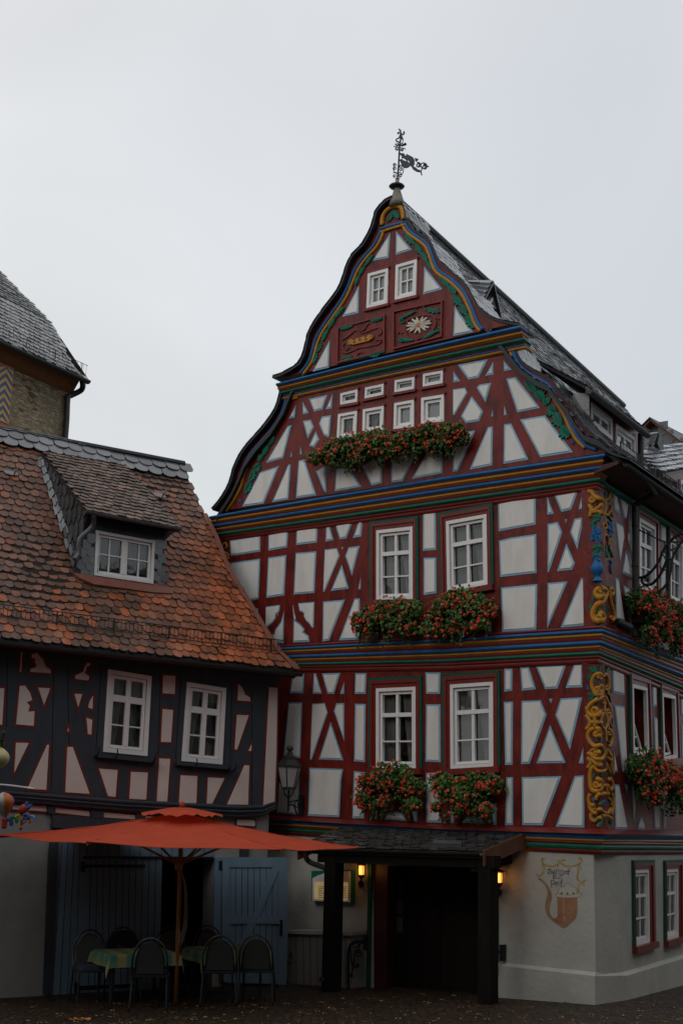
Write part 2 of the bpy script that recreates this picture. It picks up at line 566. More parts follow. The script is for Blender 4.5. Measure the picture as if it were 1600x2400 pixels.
def cloth_mat():
    m = mat('striped_tablecloth', (.3, .3, .1), .85)
    t = m.node_tree; b = t.nodes['Principled BSDF']
    tcn = t.nodes.new('ShaderNodeTexCoord'); sp = t.nodes.new('ShaderNodeSeparateXYZ')
    t.links.new(tcn.outputs['Object'], sp.inputs[0])
    def wave(ax, f):
        mu = t.nodes.new('ShaderNodeMath'); mu.operation = 'MULTIPLY'; mu.inputs[1].default_value = f
        t.links.new(sp.outputs[ax], mu.inputs[0])
        s_ = t.nodes.new('ShaderNodeMath'); s_.operation = 'SINE'; t.links.new(mu.outputs[0], s_.inputs[0])
        r_ = t.nodes.new('ShaderNodeMapRange'); r_.inputs['From Min'].default_value = -.3; r_.inputs['From Max'].default_value = .3
        t.links.new(s_.outputs[0], r_.inputs[0]); return r_.outputs[0]
    a = wave('X', 22); c = wave('Y', 22)
    m1 = t.nodes.new('ShaderNodeMix'); m1.data_type = 'RGBA'
    m1.inputs['A'].default_value = (.22, .21, .085, 1); m1.inputs['B'].default_value = (.045, .14, .10, 1)
    t.links.new(a, m1.inputs['Factor'])
    m2 = t.nodes.new('ShaderNodeMix'); m2.data_type = 'RGBA'; m2.inputs['B'].default_value = (.18, .21, .09, 1)
    mu = t.nodes.new('ShaderNodeMath'); mu.operation = 'MULTIPLY'; mu.inputs[1].default_value = .5
    t.links.new(c, mu.inputs[0]); t.links.new(mu.outputs[0], m2.inputs['Factor'])
    t.links.new(m1.outputs['Result'], m2.inputs['A']); t.links.new(m2.outputs['Result'], b.inputs['Base Color'])
    return m
M['cloth'] = cloth_mat()
def simple(name, c, rough=.5, **k):
    return mat(name, c, rough, .1, 8, **k)

# ------------------------------------------------------------------ reference planes
C0 = ground((1414, 2357))
FAC = Pl(C0, R(-50.5))
SID = Pl(C0, R(31))
LH = Pl(ground((118, 2334)), R(58))
def corner_u(o, os_=None):
    os_ = o if os_ is None else os_
    return (os_ - o * FAC.n.dot(SID.n)) / FAC.d.dot(SID.n)
def corner_us(o, of=None):
    of = o if of is None else of
    return (of - o * FAC.n.dot(SID.n)) / SID.d.dot(FAC.n)
OG, O1, O2, O3, O4 = -.02, 0.0, .07, .2, .32

# ------------------------------------------------------------------ ground
g = MB()
nx = 40
xs = [-90 + 180 * i / nx for i in range(nx + 1)]
ys = [-60 + 180 * i / nx for i in range(nx + 1)]
g.add([(x, y, gz(x, y) if -20 < y < 45 else gz(x, max(-20, min(45, y)))) for y in ys for x in xs],
      [(j * (nx + 1) + i, j * (nx + 1) + i + 1, (j + 1) * (nx + 1) + i + 1, (j + 1) * (nx + 1) + i) for j in range(nx) for i in range(nx)])
tag(g.build('ground', M['cobble']), kind='structure')

# ------------------------------------------------------------------ shared builders
def quad_pt(pl, q, s, t, o):
    """q: TL TR BR BL in uz; s along width, t downward"""
    a = Vector(q[0]).lerp(Vector(q[1]), s); b = Vector(q[3]).lerp(Vector(q[2]), s)
    c = a.lerp(b, t)
    return pl.w(c.x, c.y, o)
def qbox(mb, pl, q, s0, t0, s1, t1, o0, o1, m=0):
    mb.hexa([quad_pt(pl, q, s, t, o0) for s, t in ((s0, t0), (s1, t0), (s1, t1), (s0, t1))] +
            [quad_pt(pl, q, s, t, o1) for s, t in ((s0, t0), (s1, t0), (s1, t1), (s0, t1))], m)
def pane(mb, q, n):
    """one sheet of glass facing n"""
    if (q[1] - q[0]).cross(q[2] - q[1]).dot(n) < 0:
        q = q[::-1]
    mb.add(q, [(0, 1, 2, 3)])
def qsize(q):
    return ((Vector(q[1]) - Vector(q[0])).length, (Vector(q[3]) - Vector(q[0])).length)
def window(root, pl, q, o, cols=(.5,), rows=(.33, .66), fr=.06, sash=.045, mun=.025, curtain='both', thick=None, depth=.07, fmat='white', mull=None, proud=.03, tilt=False, name='window'):
    """white window set in a hole: frame > glass, curtains, reveal"""
    w, h = qsize(q)
    f = MB()
    fx, fy = fr / w, fr / h
    o1, o0 = o + proud, o - (.03 if tilt else depth + .015)
    qbox(f, pl, q, 0, 0, 1, fy, o0, o1); qbox(f, pl, q, 0, 1 - fy, 1, 1, o0, o1)
    qbox(f, pl, q, 0, fy, fx, 1 - fy, o0, o1); qbox(f, pl, q, 1 - fx, fy, 1, 1 - fy, o0, o1)
    fo = f.build(name, M[fmat], root)
    g1 = fx + .008 / w; g2 = fy + .008 / h
    sx, sy = sash / w, sash / h
    so1, so0 = o - .012, o - depth - .02
    a = MB()
    if tilt:
        # bottom-hung sash leaning into the room
        def tp(s, t, dd):
            p = quad_pt(pl, q, s, t, o)
            return p - pl.n * (.05 + dd + .30 * (1 - t))
        def tb(s0, t0, s1, t1, d0, d1, mb, m=0):
            mb.hexa([tp(s, t, d1) for s, t in ((s0, t0), (s1, t0), (s1, t1), (s0, t1))] + [tp(s, t, d0) for s, t in ((s0, t0), (s1, t0), (s1, t1), (s0, t1))], m)
        tb(g1, g2, 1 - g1, g2 + sy, 0, .05, a); tb(g1, 1 - g2 - sy, 1 - g1, 1 - g2, 0, .05, a)
        tb(g1, g2, g1 + sx, 1 - g2, .001, .049, a); tb(1 - g1 - sx, g2, 1 - g1, 1 - g2, .001, .049, a)
        for r_ in rows:
            tb(g1, r_ - .012, 1 - g1, r_ + .012, .005, .04, a)
        for c_ in cols:
            tb(c_ - mun / w, g2, c_ + mun / w, 1 - g2, .003, .045, a)
        a.build('sash', M[fmat], fo)
        gm = MB()
        pane(gm, [tp(s, t, .022) for s, t in ((g1, g2), (1 - g1, g2), (1 - g1, 1 - g2), (g1, 1 - g2))], pl.n)
        gm.build('glass_pane', M['glass'], fo)
    else:
        qbox(a, pl, q, g1, g2, 1 - g1, g2 + sy, so0, so1); qbox(a, pl, q, g1, 1 - g2 - sy, 1 - g1, 1 - g2, so0, so1)
        qbox(a, pl, q, g1, g2 + sy, g1 + sx, 1 - g2 - sy, so0, so1); qbox(a, pl, q, 1 - g1 - sx, g2 + sy, 1 - g1, 1 - g2 - sy, so0, so1)
        k = 0
        for r_ in rows:
            th = (thick or {}).get(r_, mun) / h / 2
            qbox(a, pl, q, g1 + sx, r_ - th, 1 - g1 - sx, r_ + th, so0 + .01, so1 - (.004 if th < .03 / h else -.006))
        for c_ in cols:
            th = (thick or {}).get(('c', c_), mun) / w / 2
            qbox(a, pl, q, c_ - th, g2 + sy, c_ + th, 1 - g2 - sy, so0 + .012, so1 - (.007 if th < .03 / w else -.009))
        a.build('sash', M[fmat], fo)
        gm = MB()
        pane(gm, [quad_pt(pl, q, s, t, o - depth) for s, t in ((g1, g2), (1 - g1, g2), (1 - g1, 1 - g2), (g1, 1 - g2))], pl.n)
        gm.build('glass_pane', M['glass'], fo)
    # reveal: a shallow dark room
    rv = MB()
    qq = [quad_pt(pl, q, s, t, o - depth - .05) for s, t in ((0, 0), (1, 0), (1, 1), (0, 1))]
    qd = [quad_pt(pl, q, s, t, o - depth - .75) for s, t in ((-.2, -.1), (1.2, -.1), (1.2, 1.1), (-.2, 1.1))]
    rv.add(qq + qd, [(0, 1, 5, 4), (1, 2, 6, 5), (2, 3, 7, 6), (3, 0, 4, 7), (4, 5, 6, 7)])
    rv.build('room_interior', M['room'], fo)
    if curtain == 'blind_sky_tone':
        cm = MB()
        cm.add([quad_pt(pl, q, s, t, o - depth - .03) for s, t in ((.02, .02), (.98, .02), (.98, .98), (.02, .98))], [(0, 1, 2, 3)])
        cm.build('blind_sky_tone', M['blind_sky_tone'], fo)
    elif curtain:
        cm = MB()
        spans = {'both': ((0, .46, .22), (1, .54, .22)), 'left': ((0, .5, .1),), 'right': ((1, .5, .1),), 'full': ((0, 1, 0),)}[curtain]
        for s0, s1, gather in spans:
            n_ = 30
            vs_ = []
            for j in range(7):
                t = .02 + .98 * j / 6
                e = s1 + (s0 - s1) * gather * max(0, t - .2) * 1.6
                for i in range(n_ + 1):
                    x = i / n_
                    s = min(max(s0 + (e - s0) * x, .01), .99)
                    dd = .13 + .016 * math.sin(x * 40 * abs(s1 - s0) + j * .25) + .007 * math.sin(x * 63 + 1)
                    vs_.append(quad_pt(pl, q, s, t, o - dd - .03))
            cm.add(vs_, [(j * (n_ + 1) + i, j * (n_ + 1) + i + 1, (j + 1) * (n_ + 1) + i + 1, (j + 1) * (n_ + 1) + i) for j in range(6) for i in range(n_)])
        cm.build('curtain', M['curtain'], fo, smooth=True)
    return fo
def uzs(pl, pxs, o=0.0):
    return [pl.uz(p, o) for p in pxs]
def tidy(p, d=.03):
    p = list(p)
    i = 0
    while len(p) > 3 and i < len(p):
        a, b = p[i], p[(i + 1) % len(p)]
        if math.hypot(a[0] - b[0], a[1] - b[1]) < d:
            j = (i + 1) % len(p)
            p[i] = ((a[0] + b[0]) / 2, (a[1] + b[1]) / 2)
            p.pop(j)
            i = 0
        else:
            i += 1
    return p
PANELS = []
def flush_panels(root, mats, keep=100):
    """each infill panel is a part of its own; the smallest ones past the limit share one mesh"""
    PANELS.sort(key=lambda t: -t[0])
    rest = MB()
    for i, (a, mb) in enumerate(PANELS):
        if i < keep:
            mb.build('plaster_panel', mats, root)
        else:
            for f, m_ in zip(mb.f, mb.m):
                rest.add([mb.v[k] for k in f], [tuple(range(len(f)))], m_)
    if rest.v:
        rest.build('small_plaster_panels', mats, root)['kind'] = 'stuff'
    PANELS.clear()
def panels(pl, o, lists, border=.028, outward=False):
    for c, s in lists:
        for line in s.strip().split('\n'):
            line = line.strip()
            if not line:
                continue
            uz = uzs(pl, P(c, line), o)
            if outward:
                inner = uz
                outer = off_poly(uz, -border)
            else:
                outer = uz
                inner = off_poly(tidy(uz), border)
            mb = MB()
            if outer:
                mb.prism(pl, outer, o - .01, o + .006, 1)
            if inner:
                t_ = off_poly(inner, .006)
                mb.prism(pl, inner, o, o + .016, 0, taper=.006 if t_ and len(t_) == len(inner) else 0)
            PANELS.append((abs(area(uz)), mb))

def roll(mb, rows, m, seg=6, bulge=.5):
    """rows: list of (top Vector, bottom Vector, outward Vector) stations -> half-round moulding"""
    vs = []
    for a, b, n in rows:
        h = (a - b).length
        for k in range(seg + 1):
            t = k / seg
            p = a.lerp(b, t) + n * (math.sin(math.pi * t) * h * bulge)
            vs.append(p)
    st = seg + 1
    fs = []
    for i in range(len(rows) - 1):
        for k in range(seg):
            fs.append((i * st + k, (i + 1) * st + k, (i + 1) * st + k + 1, i * st + k + 1))
    fs.append(tuple(range(seg + 1)))
    fs.append(tuple((len(rows) - 1) * st + k for k in range(seg, -1, -1)))
    mb.add(vs, fs, m)
def interp(pts, u):
    pts = sorted(pts)
    if u <= pts[0][0]: a, b = pts[0], pts[1]
    elif u >= pts[-1][0]: a, b = pts[-2], pts[-1]
    else:
        for a, b in zip(pts, pts[1:]):
            if a[0] <= u <= b[0]: break
    return a[1] + (b[1] - a[1]) * (u - a[0]) / (b[0] - a[0])
CMATS = ['red2', 'blue', 'gold', 'green']
def cornice(root, name, T, B, bands, o_top, o_bot, u_left, side=None, ret=None, u_right=None):
    """T, B: px lines on the facade (last is the corner); side: (T px, B px) at the far right of the side wall"""
    mb = MB()
    om = (o_top + o_bot) / 2
    Tz = [FAC.uz(p, o_top) for p in T]; Bz = [FAC.uz(p, o_bot) for p in B]
    us = [u_left, (u_left * .66), (u_left * .33), 0]
    if side:
        ts = SID.uz(side[0], o_top); bs = SID.uz(side[1], o_bot)
    for f0, f1, m, bul in bands:
        oa = o_top + (o_bot - o_top) * f0; ob = o_top + (o_bot - o_top) * f1
        rows = []
        for u in us:
            if u == 0 and u_right is not None:
                ua = u_right; ub = u_right + .5 * (oa - ob)
            elif u == 0:
                ua, ub = (corner_u(oa), corner_u(ob))
            else:
                ua = ub = u
            zt = interp(Tz, ua); zb = interp(Bz, ua)
            za = zt + (zb - zt) * f0
            zt2 = interp(Tz, ub); zb2 = interp(Bz, ub)
            zc = zt2 + (zb2 - zt2) * f1
            rows.append((FAC.w(ua, za, oa), FAC.w(ub, zc, ob), FAC.n))
        if side:
            nn = (FAC.n + SID.n).normalized() * 1.35
            rows[-1] = (rows[-1][0], rows[-1][1], nn)
            # far end of the side wall
            L = 12.0
            ut = corner_us(oa); ub = corner_us(ob)
            zc0 = rows[-1][0].z; zc1 = rows[-1][1].z
            ze = ts[1] + (bs[1] - ts[1]) * f0; ze1 = ts[1] + (bs[1] - ts[1]) * f1
            sl0 = (ze - zc0) / (ts[0] - ut); sl1 = (ze1 - zc1) / (bs[0] - ub)
            rows.append((SID.w(ut + L, zc0 + sl0 * L, oa), SID.w(ub + L, zc1 + sl1 * L, ob), SID.n))
        elif ret:
            nn = (FAC.n + SID.n).normalized() * 1.35
            rows[-1] = (rows[-1][0], rows[-1][1], nn)
            a, b, _ = rows[-1]
            rows.append((a + SID.d * ret, b + SID.d * ret, SID.n))
        roll(mb, rows, m, bulge=bul)
    return mb.build(name, [M[k] for k in CMATS], root, smooth=False)

def shingles(mb, S, a0, a1, b0, b1, w, h, inside, colf, over=1.5, lift=.03, thick=.016, rounded=True, jit=.012, m=0):
    nb = int((b1 - b0) / h) + 1
    na = int((a1 - a0) / w) + 2
    for j in range(nb):
        for i in range(na):
            a = a0 + (i + (.5 if j % 2 else 0)) * w + rnd.uniform(-jit, jit) * .5
            b = b0 + j * h + rnd.uniform(-jit, jit)
            if inside and not inside(a, b + h * .45):
                continue
            hw = w * .485
            pts = [(-hw, h * over), (hw, h * over), (hw, h * .42)]
            if rounded:
                pts += [(hw * math.cos(x), h * .42 - min(h * .42, hw * .9) * math.sin(x)) for x in (R(35), R(65), R(90), R(115), R(145))]
                pts += [(-hw, h * .42)]
            else:
                pts += [(hw, 0), (-hw, 0), (-hw, h * .42)]
            lf = lift * rnd.uniform(.8, 1.25)
            tl = rnd.uniform(-.004, .004)
            def hz(x, y):
                return .006 + lf * (1 - y / (h * over)) + tl * x / hw
            top = [S(a + x, min(b + y, b1 + .02), hz(x, y)) for x, y in pts]
            low = [S(a + x, min(b + y, b1 + .02), hz(x, y) - thick) for x, y in pts[2:]]
            n = len(pts); k = len(low)
            fs = [tuple(range(n))] + [(2 + q, n + q, n + q + 1, 3 + q) for q in range(k - 1)]
            mb.add(top + low, fs, m, colf(a, b))
def slate_col(a=0, b=0):
    k = rnd.uniform(.6, 1.4)
    return (.105 * k, .11 * k, .118 * k)

def lobed_leaf(mb, pl, base, tip, wid, o, m=0, side=1, n=5, th=.03):
    """a carved acanthus leaf as a raised lobed plate, base and tip in uz"""
    a = Vector(base); b = Vector(tip)
    ax = b - a
    L = ax.length
    if L < 1e-4: return
    ax.normalize()
    nr = Vector((-ax.y, ax.x)) * side
    up_, lo_ = [], []
    for i in range(n * 2 + 1):
        t = i / (n * 2)
        env = math.sin(math.pi * min(1, t * .92 + .08)) ** .7
        k = (1.0 if i % 2 else .55)
        up_.append(a + ax * (L * t + (.05 * L if i % 2 else 0)) + nr * wid * env * k)
        lo_.append(a + ax * L * t - nr * wid * .35 * env)
    poly = [tuple(p) for p in up_] + [tuple(p) for p in reversed(lo_)]
    mb.prism(pl, poly, o - .005, o + th, m)
    mid = [pl.w(*(a.lerp(b, t)), o + th) for t in (0, .25, .5, .75, .95)]
    mb.tube(mid, [wid * .16, wid * .2, wid * .17, wid * .12, wid * .05], m, 5)
def scroll(cx, cy, r0, r1, a0, turns, n=18):
    """px spiral points from radius r0 to r1"""
    return [(cx + (r0 + (r1 - r0) * i / n) * math.cos(a0 + turns * 2 * math.pi * i / n),
             cy + (r0 + (r1 - r0) * i / n) * math.sin(a0 + turns * 2 * math.pi * i / n)) for i in range(n + 1)]

# ================================================================== the red half-timbered inn
inn = thing('half_timbered_inn', 'tall red and white half-timbered inn with curved gable, painted mouldings and carved corner posts', 'house', C0)
UL = FAC.uz((503, 1230), O2)[0]
DEPTH = 12.4
def win(c, s): return P(c, s)
W_F2 = [('D', '1133,245 1355,220 1357,668 1133,672'), ('E', '122,320 370,275 377,712 130,757')]
W_F1 = [('F', '887,358 1178,345 1180,945 887,942'), ('G', '147,275 410,257 413,777 150,792')]
W_G1U = [('B', '843,295 940,272 937,345 842,362'), ('B', '983,262 1088,240 1085,305 980,327'), ('B', '1150,220 1262,202 1258,272 1148,292'), ('B', '1310,185 1422,165 1420,240 1308,260')]
W_G1L = [('B', '830,412 937,393 930,540 822,555'), ('B', '970,385 1088,365 1083,505 967,525'), ('B', '1147,350 1258,330 1258,485 1143,500'), ('B', '1300,320 1427,300 1427,455 1298,470')]
W_G2 = [('A', '590,877 697,848 692,1035 583,1062'), ('A', '737,832 848,800 842,992 732,1018')]
W_S2 = [('S2', '775,500 975,620 980,1440 775,1400'), ('S2', '1165,720 1320,835 1325,1600 1165,1530')]
W_S1 = [('S3', '700,400 890,450 915,1290 715,1320'), ('S3', '1085,515 1255,560 1280,1345 1105,1390')]
W_S0 = [('H', '1262,362 1355,358 1362,808 1268,832'), ('H', '1455,360 1535,354 1537,775 1458,797')]
def wq(pl, lst, o): return [uzs(pl, P(c, s), o) for c, s in lst]
q_f2 = wq(FAC, W_F2, O2); q_f1 = wq(FAC, W_F1, O1); q_g1u = wq(FAC, W_G1U, O3); q_g1l = wq(FAC, W_G1L, O3); q_g2 = wq(FAC, W_G2, O4)
q_s2 = wq(SID, W_S2, O2); q_s1 = wq(SID, W_S1, O1); q_s0 = wq(SID, W_S0, OG)

# --- heights of the floors taken on the corner edge
def zc(y, o): return FAC.uz((1414, y), o)[1]
z0t = zc(1985, OG); z1b = zc(1960, O1); z1t = zc(1530, O1); z2b = zc(1500, O2); z2t = zc(1105, O2)
T = MB()
# upper storeys, facade and side slabs with window holes
T.slab(FAC, [(corner_u(O1), z1b), (corner_u(O1), z1t + .19), (UL, z1t + .19), (UL, z1b)], q_f1, O1 - .25, O1)
T.slab(SID, [(corner_us(O1), z1b), (corner_us(O1), z1t + .19), (DEPTH, z1t + .19), (DEPTH, z1b)], q_s1, O1 - .25, O1)
T.build('timber_frame', M['red'], inn)
T = MB()
T.slab(FAC, [(corner_u(O2), z2b - .05), (corner_u(O2), z2t + .1), (UL, z2t + .1), (UL, z2b - .05)], q_f2, O2 - .25, O2)
T.slab(SID, [(corner_us(O2), z2b - .05), (corner_us(O2), z2t + .1), (DEPTH, z2t + .1), (DEPTH, z2b - .05)], q_s2, O2 - .25, O2)
T.build('timber_frame', M['red'], inn)

# --- gable fields
LG1 = P('B', '140,962 200,888 245,800 262,730 305,640 360,570 440,480 500,390 525,310 530,285')
RG1 = P('C', '530,270 560,365 610,420 700,470 770,510 815,590 880,660 920,740 980,810 1050,870 1140,935')
LG2 = P('A', '150,1420 250,1360 285,1270 300,1200 340,1130 390,1060 450,980 480,920 500,850 530,790 580,740 620,670 640,620 655,560 700,510 735,492')
RG2 = P('A', '745,492 775,530 790,600 830,655 900,695 935,760 965,820 1040,885 1110,955 1155,1040 1195,1085 1250,1120 1330,1142')
g1 = spath(LG1, 3) + spath(RG1, 3)
g2 = spath(LG2, 3) + spath(RG2, 3)
T = MB()
T.slab(FAC, uzs(FAC, g1, O3), q_g1u + q_g1l, O3 - .25, O3)
T.build('gable_field', M['red'], inn)
T = MB()
T.slab(FAC, uzs(FAC, g2, O4), q_g2, O4 - .25, O4)
T.build('gable_field', M['red'], inn)

# --- plaster panels
L2 = [('D', '''232,303 420,273 418,373 237,400
468,265 590,243 582,348 468,368
640,232 770,222 765,318 638,333
822,217 843,215 867,303 818,312
875,203 985,190 945,292 905,298
1022,185 1045,182 1037,280 985,290
232,443 418,417 408,662 345,680 232,515
467,410 578,395 565,642 455,658
635,382 762,372 750,627 623,637
813,362 887,352 905,400 812,620 803,620
912,347 928,346 921,362
960,347 1027,338 980,522 938,400
917,455 960,600 850,615
1035,530 1033,603 1017,605
365,727 405,720 403,795
452,712 540,700 535,740 525,752 528,765 515,755 512,785 490,815 450,845
563,740 560,935 490,935 475,900 495,895 492,880 503,880 510,850 545,805
620,700 625,740 638,790 624,790
650,690 750,682 745,840 735,840 720,818 700,800 684,770 686,755 672,742 660,742
622,790 660,815 690,850 684,868 700,880 715,890 720,928 620,930
803,680 937,668 840,918 800,925
995,662 1028,660 1025,912 900,918
1415,135 1493,130 1495,362 1413,370
1418,412 1495,410 1497,628 1418,640
1422,760 1497,770 1497,890 1420,890
1090,880 1125,870 1118,905 1088,910'''),
      ('E', '''437,203 530,184 668,170 667,338 440,380
442,437 520,418 670,397 672,635 450,660
455,725 677,703 670,982 462,997
737,165 778,272 738,278
780,155 928,128 885,245 825,262
958,123 975,122 973,240 930,245
740,335 803,323 830,387 748,630 740,630
845,307 860,305 853,330
905,303 963,293 922,490 878,385
855,455 907,575 890,615 797,625
983,548 987,595 970,595
740,697 862,687 738,975
945,668 985,663 993,955 820,970
340,930 392,912 395,1000 378,1000''')]
S2L = [('S2', '''455,185 510,230 545,460 465,405
540,245 650,325 625,515 590,495
680,370 700,385 700,550 680,560
487,550 580,600 597,735 550,1040 540,1020
650,665 700,690 700,1050 640,770
622,905 690,1255 575,1190
487,1250 525,1270 605,1810 500,1770
585,1345 705,1405 720,1960 690,1960
1060,590 1115,620 1120,830 1050,790
1060,900 1115,960 1110,1430 1050,1400
820,1900 900,1920 935,2080 810,2020''')]
L1 = [('F', '''322,250 355,247 347,393 250,393 265,285
425,247 440,247 485,397 417,397
485,247 620,243 573,397 527,397
648,310 648,397 618,397
730,245 812,245 805,397 725,397
240,462 340,460 325,870 200,857
413,470 505,465 527,535 410,880 397,880
590,467 648,465 648,745 573,525
549,605 640,885 462,880
728,470 806,472 800,900 720,893
392,940 640,950 625,1040 612,1305 382,1295
165,1050 320,980 312,1285 150,1275
720,965 800,975 795,1315 707,1312
1245,240 1355,240 1352,397 1250,397
1250,475 1355,475 1357,900 1245,895
1250,980 1345,975 1360,1345 1252,1342
870,1150 920,1150 905,1250 897,1320 872,1320
945,1320 960,1285 1000,1265 1030,1262 1075,1275 1105,1330
1140,1210 1185,1180 1185,1335 1160,1335'''),
      ('G', '''475,177 525,177 523,312 475,317
472,380 528,378 525,765 480,767
487,842 528,842 528,1135 480,1137
572,170 625,165 668,302 582,312
668,160 855,150 800,298 725,302
902,148 960,145 955,290 850,295
748,362 770,360 760,388
580,375 697,370 733,460 630,760 578,762
820,360 952,352 877,672 787,460
755,522 850,755 672,757
962,645 965,757 930,757
582,842 825,835 710,1137 585,1135
905,835 967,830 965,1152 790,1145
145,1020 185,1030 165,1125 145,1120
215,1120 245,1085 300,1078 340,1090 358,1127
385,1005 425,1000 427,1135 405,1135''')]
S1L = [('S3', '''457,165 607,240 612,550 470,515
485,670 612,690 655,1550 590,1540
480,1250 525,1530 482,1535
490,1690 545,1690 655,2270 497,2262
615,1680 655,1690 650,1820
970,400 1022,420 1025,695 975,690
990,825 1035,835 1050,1350 1005,1300
985,1950 1060,1930 1065,2265 1000,2265
1110,2000 1150,2000 1140,2270 1110,2260
710,1700 740,1700 755,2000 735,2200
790,2200 830,2100 870,2200 880,2275 785,2270
1335,540 1367,560 1367,810 1340,800
1345,930 1367,930 1367,1400 1350,1400''')]
G1L = [('B', '''587,360 580,430 547,437
625,340 660,405 627,412
662,325 765,302 738,385 690,397
795,295 790,378 755,385
627,450 672,443 690,485 655,550
735,425 787,417 775,545 745,530 718,465
662,590 700,508 720,555 690,600
540,480 563,473 515,660 418,688
613,595 622,635 610,640
562,620 565,650 555,655
385,740 492,705 405,918 283,935
545,697 558,697 545,893 453,910
603,675 635,667 703,870 588,887
700,735 755,700 760,855 745,845
815,720 880,705 958,822 808,848
955,700 1077,650 1072,802 1015,815
1128,600 1270,635 1190,790 1127,797
1345,600 1420,590 1415,745 1242,778'''),
       ('C', '''165,820 297,808 190,1055 160,1060
375,785 405,783 400,1020 262,1048
473,768 517,765 622,985 470,1012
725,715 895,940 695,972 572,740
487,490 545,480 693,668 555,697
470,378 520,435 473,443
475,655 490,710 472,715
403,680 407,720 393,722
163,445 205,505 163,512
190,405 375,370 318,482 255,495
408,385 408,465 358,472
160,555 235,545 250,575 170,712 160,712
305,545 325,525 395,515 360,635
275,597 345,690 320,750 240,762 210,720''')]
G2L = [('A', '''705,660 695,793 612,808
735,652 818,750 733,777
883,838 978,957 877,985
540,938 538,1082 453,1103
387,1225 382,1370 297,1390
1042,1045 1140,1183 1035,1203''')]
for pl_, o_, l_ in ((FAC, O1, L1), (SID, O1, S1L), (FAC, O2, L2), (SID, O2, S2L), (FAC, O3, G1L), (FAC, O4, G2L)):
    panels(pl_, o_, l_, border=.028)
flush_panels(inn, [M['plaster'], M['line']])

# --- windows of the inn
for q in q_f2:
    window(inn, FAC, q, O2, rows=(.345, .67), thick={.345: .07, ('c', .5): .055})
for q in q_f1:
    window(inn, FAC, q, O1, rows=(.34, .67), thick={.34: .07, ('c', .5): .055})
for i, q in enumerate(q_g1u):
    window(inn, FAC, q, O3, cols=(), rows=(), fr=.05, sash=.02, curtain=None if i < 2 else 'blind_sky_tone', depth=.05)
for i, q in enumerate(q_g1l):
    window(inn, FAC, q, O3, cols=(), rows=(), fr=.055, sash=.05, curtain='both' if i < 2 else 'blind_sky_tone', depth=.05)
for q in q_g2:
    window(inn, FAC, q, O4, cols=(.5,), rows=(.5,), fr=.06, sash=.045, curtain='blind_sky_tone', depth=.05)
for q in q_s2:
    window(inn, SID, q, O2, rows=(.345, .67), thick={.345: .07}, depth=.045)
for q in q_s1:
    window(inn, SID, q, O1, rows=(.42, .75), curtain=None, tilt=True)
for q in q_s0:
    window(inn, SID, q, OG, rows=(.36, .66), thick={.36: .05}, curtain='both', depth=.04, proud=.015)

# --- moulded surrounds with a green bead round the tall windows
def surround(pl, q, o, l=.17, t=.2, r=.12, sill=True, green='ltr', b=.0):
    w, h = qsize(q)
    m_ = MB()
    def band(s0, t0, s1, t1, oo, k): qbox(m_, pl, q, s0, t0, s1, t1, oo - .02, o + .0 + oo - o, k)
    L, T_, R_ = l / w, t / h, r / w
    e = .05
    # red moulding in two steps
    for k, (a0, a1, ht) in enumerate(((0, .55, .028), (.55, 1.0, .05))):
        qbox(m_, pl, q, -L * a1, -T_ * a1, -L * a0, 1, o - .01, o + ht, 0)
        qbox(m_, pl, q, 1 + R_ * a0, -T_ * a1, 1 + R_ * a1, 1, o - .01, o + ht, 0)
        qbox(m_, pl, q, -L * a0, -T_ * a1, 1 + R_ * a0, -T_ * a0, o - .01, o + ht, 0)
    gw, gh = .045 / w, .045 / h
    qbox(m_, pl, q, -L - gw, -T_ - gh, -L, 1, o - .01, o + .04, 1)
    qbox(m_, pl, q, 1 + R_, -T_ - gh, 1 + R_ + gw, 1, o - .01, o + .04, 1)
    qbox(m_, pl, q, -L, -T_ - gh, 1 + R_, -T_, o - .01, o + .04, 1)
    if sill:
        qbox(m_, pl, q, -L - gw, 1, 1 + R_ + gw, 1 + .1 / h, o - .01, o + .09, 0)
    return m_.build('window_surround', [M['red2'], M['green_d']], inn)
for q in q_f2: surround(FAC, q, O2, .11, .13, .08)
for q in q_f1: surround(FAC, q, O1, .12, .14, .09)
for q in q_s2: surround(SID, q, O2, .10, .15, .13)
for q in q_s1: surround(SID, q, O1, .10, .15, .13)
for q in q_s0: surround(SID, q, OG, .04, .10, .2)
# thin projecting surrounds of the small gable windows
for q, o in [(q, O3) for q in q_g1u + q_g1l] + [(q, O4) for q in q_g2]:
    m_ = MB()
    w, h = qsize(q)
    qbox(m_, FAC, q, -.05 / w, 1, 1 + .05 / w, 1 + .05 / h, o - .01, o + .05, 0)
    m_.build('window_sill', M['red2'], inn)
    m_ = MB()
    qbox(m_, FAC, q, -.03 / w, -.04 / h, 1 + .03 / w, 0, o - .01, o + .035, 0)
    m_.build('window_hood', M['red2'], inn)

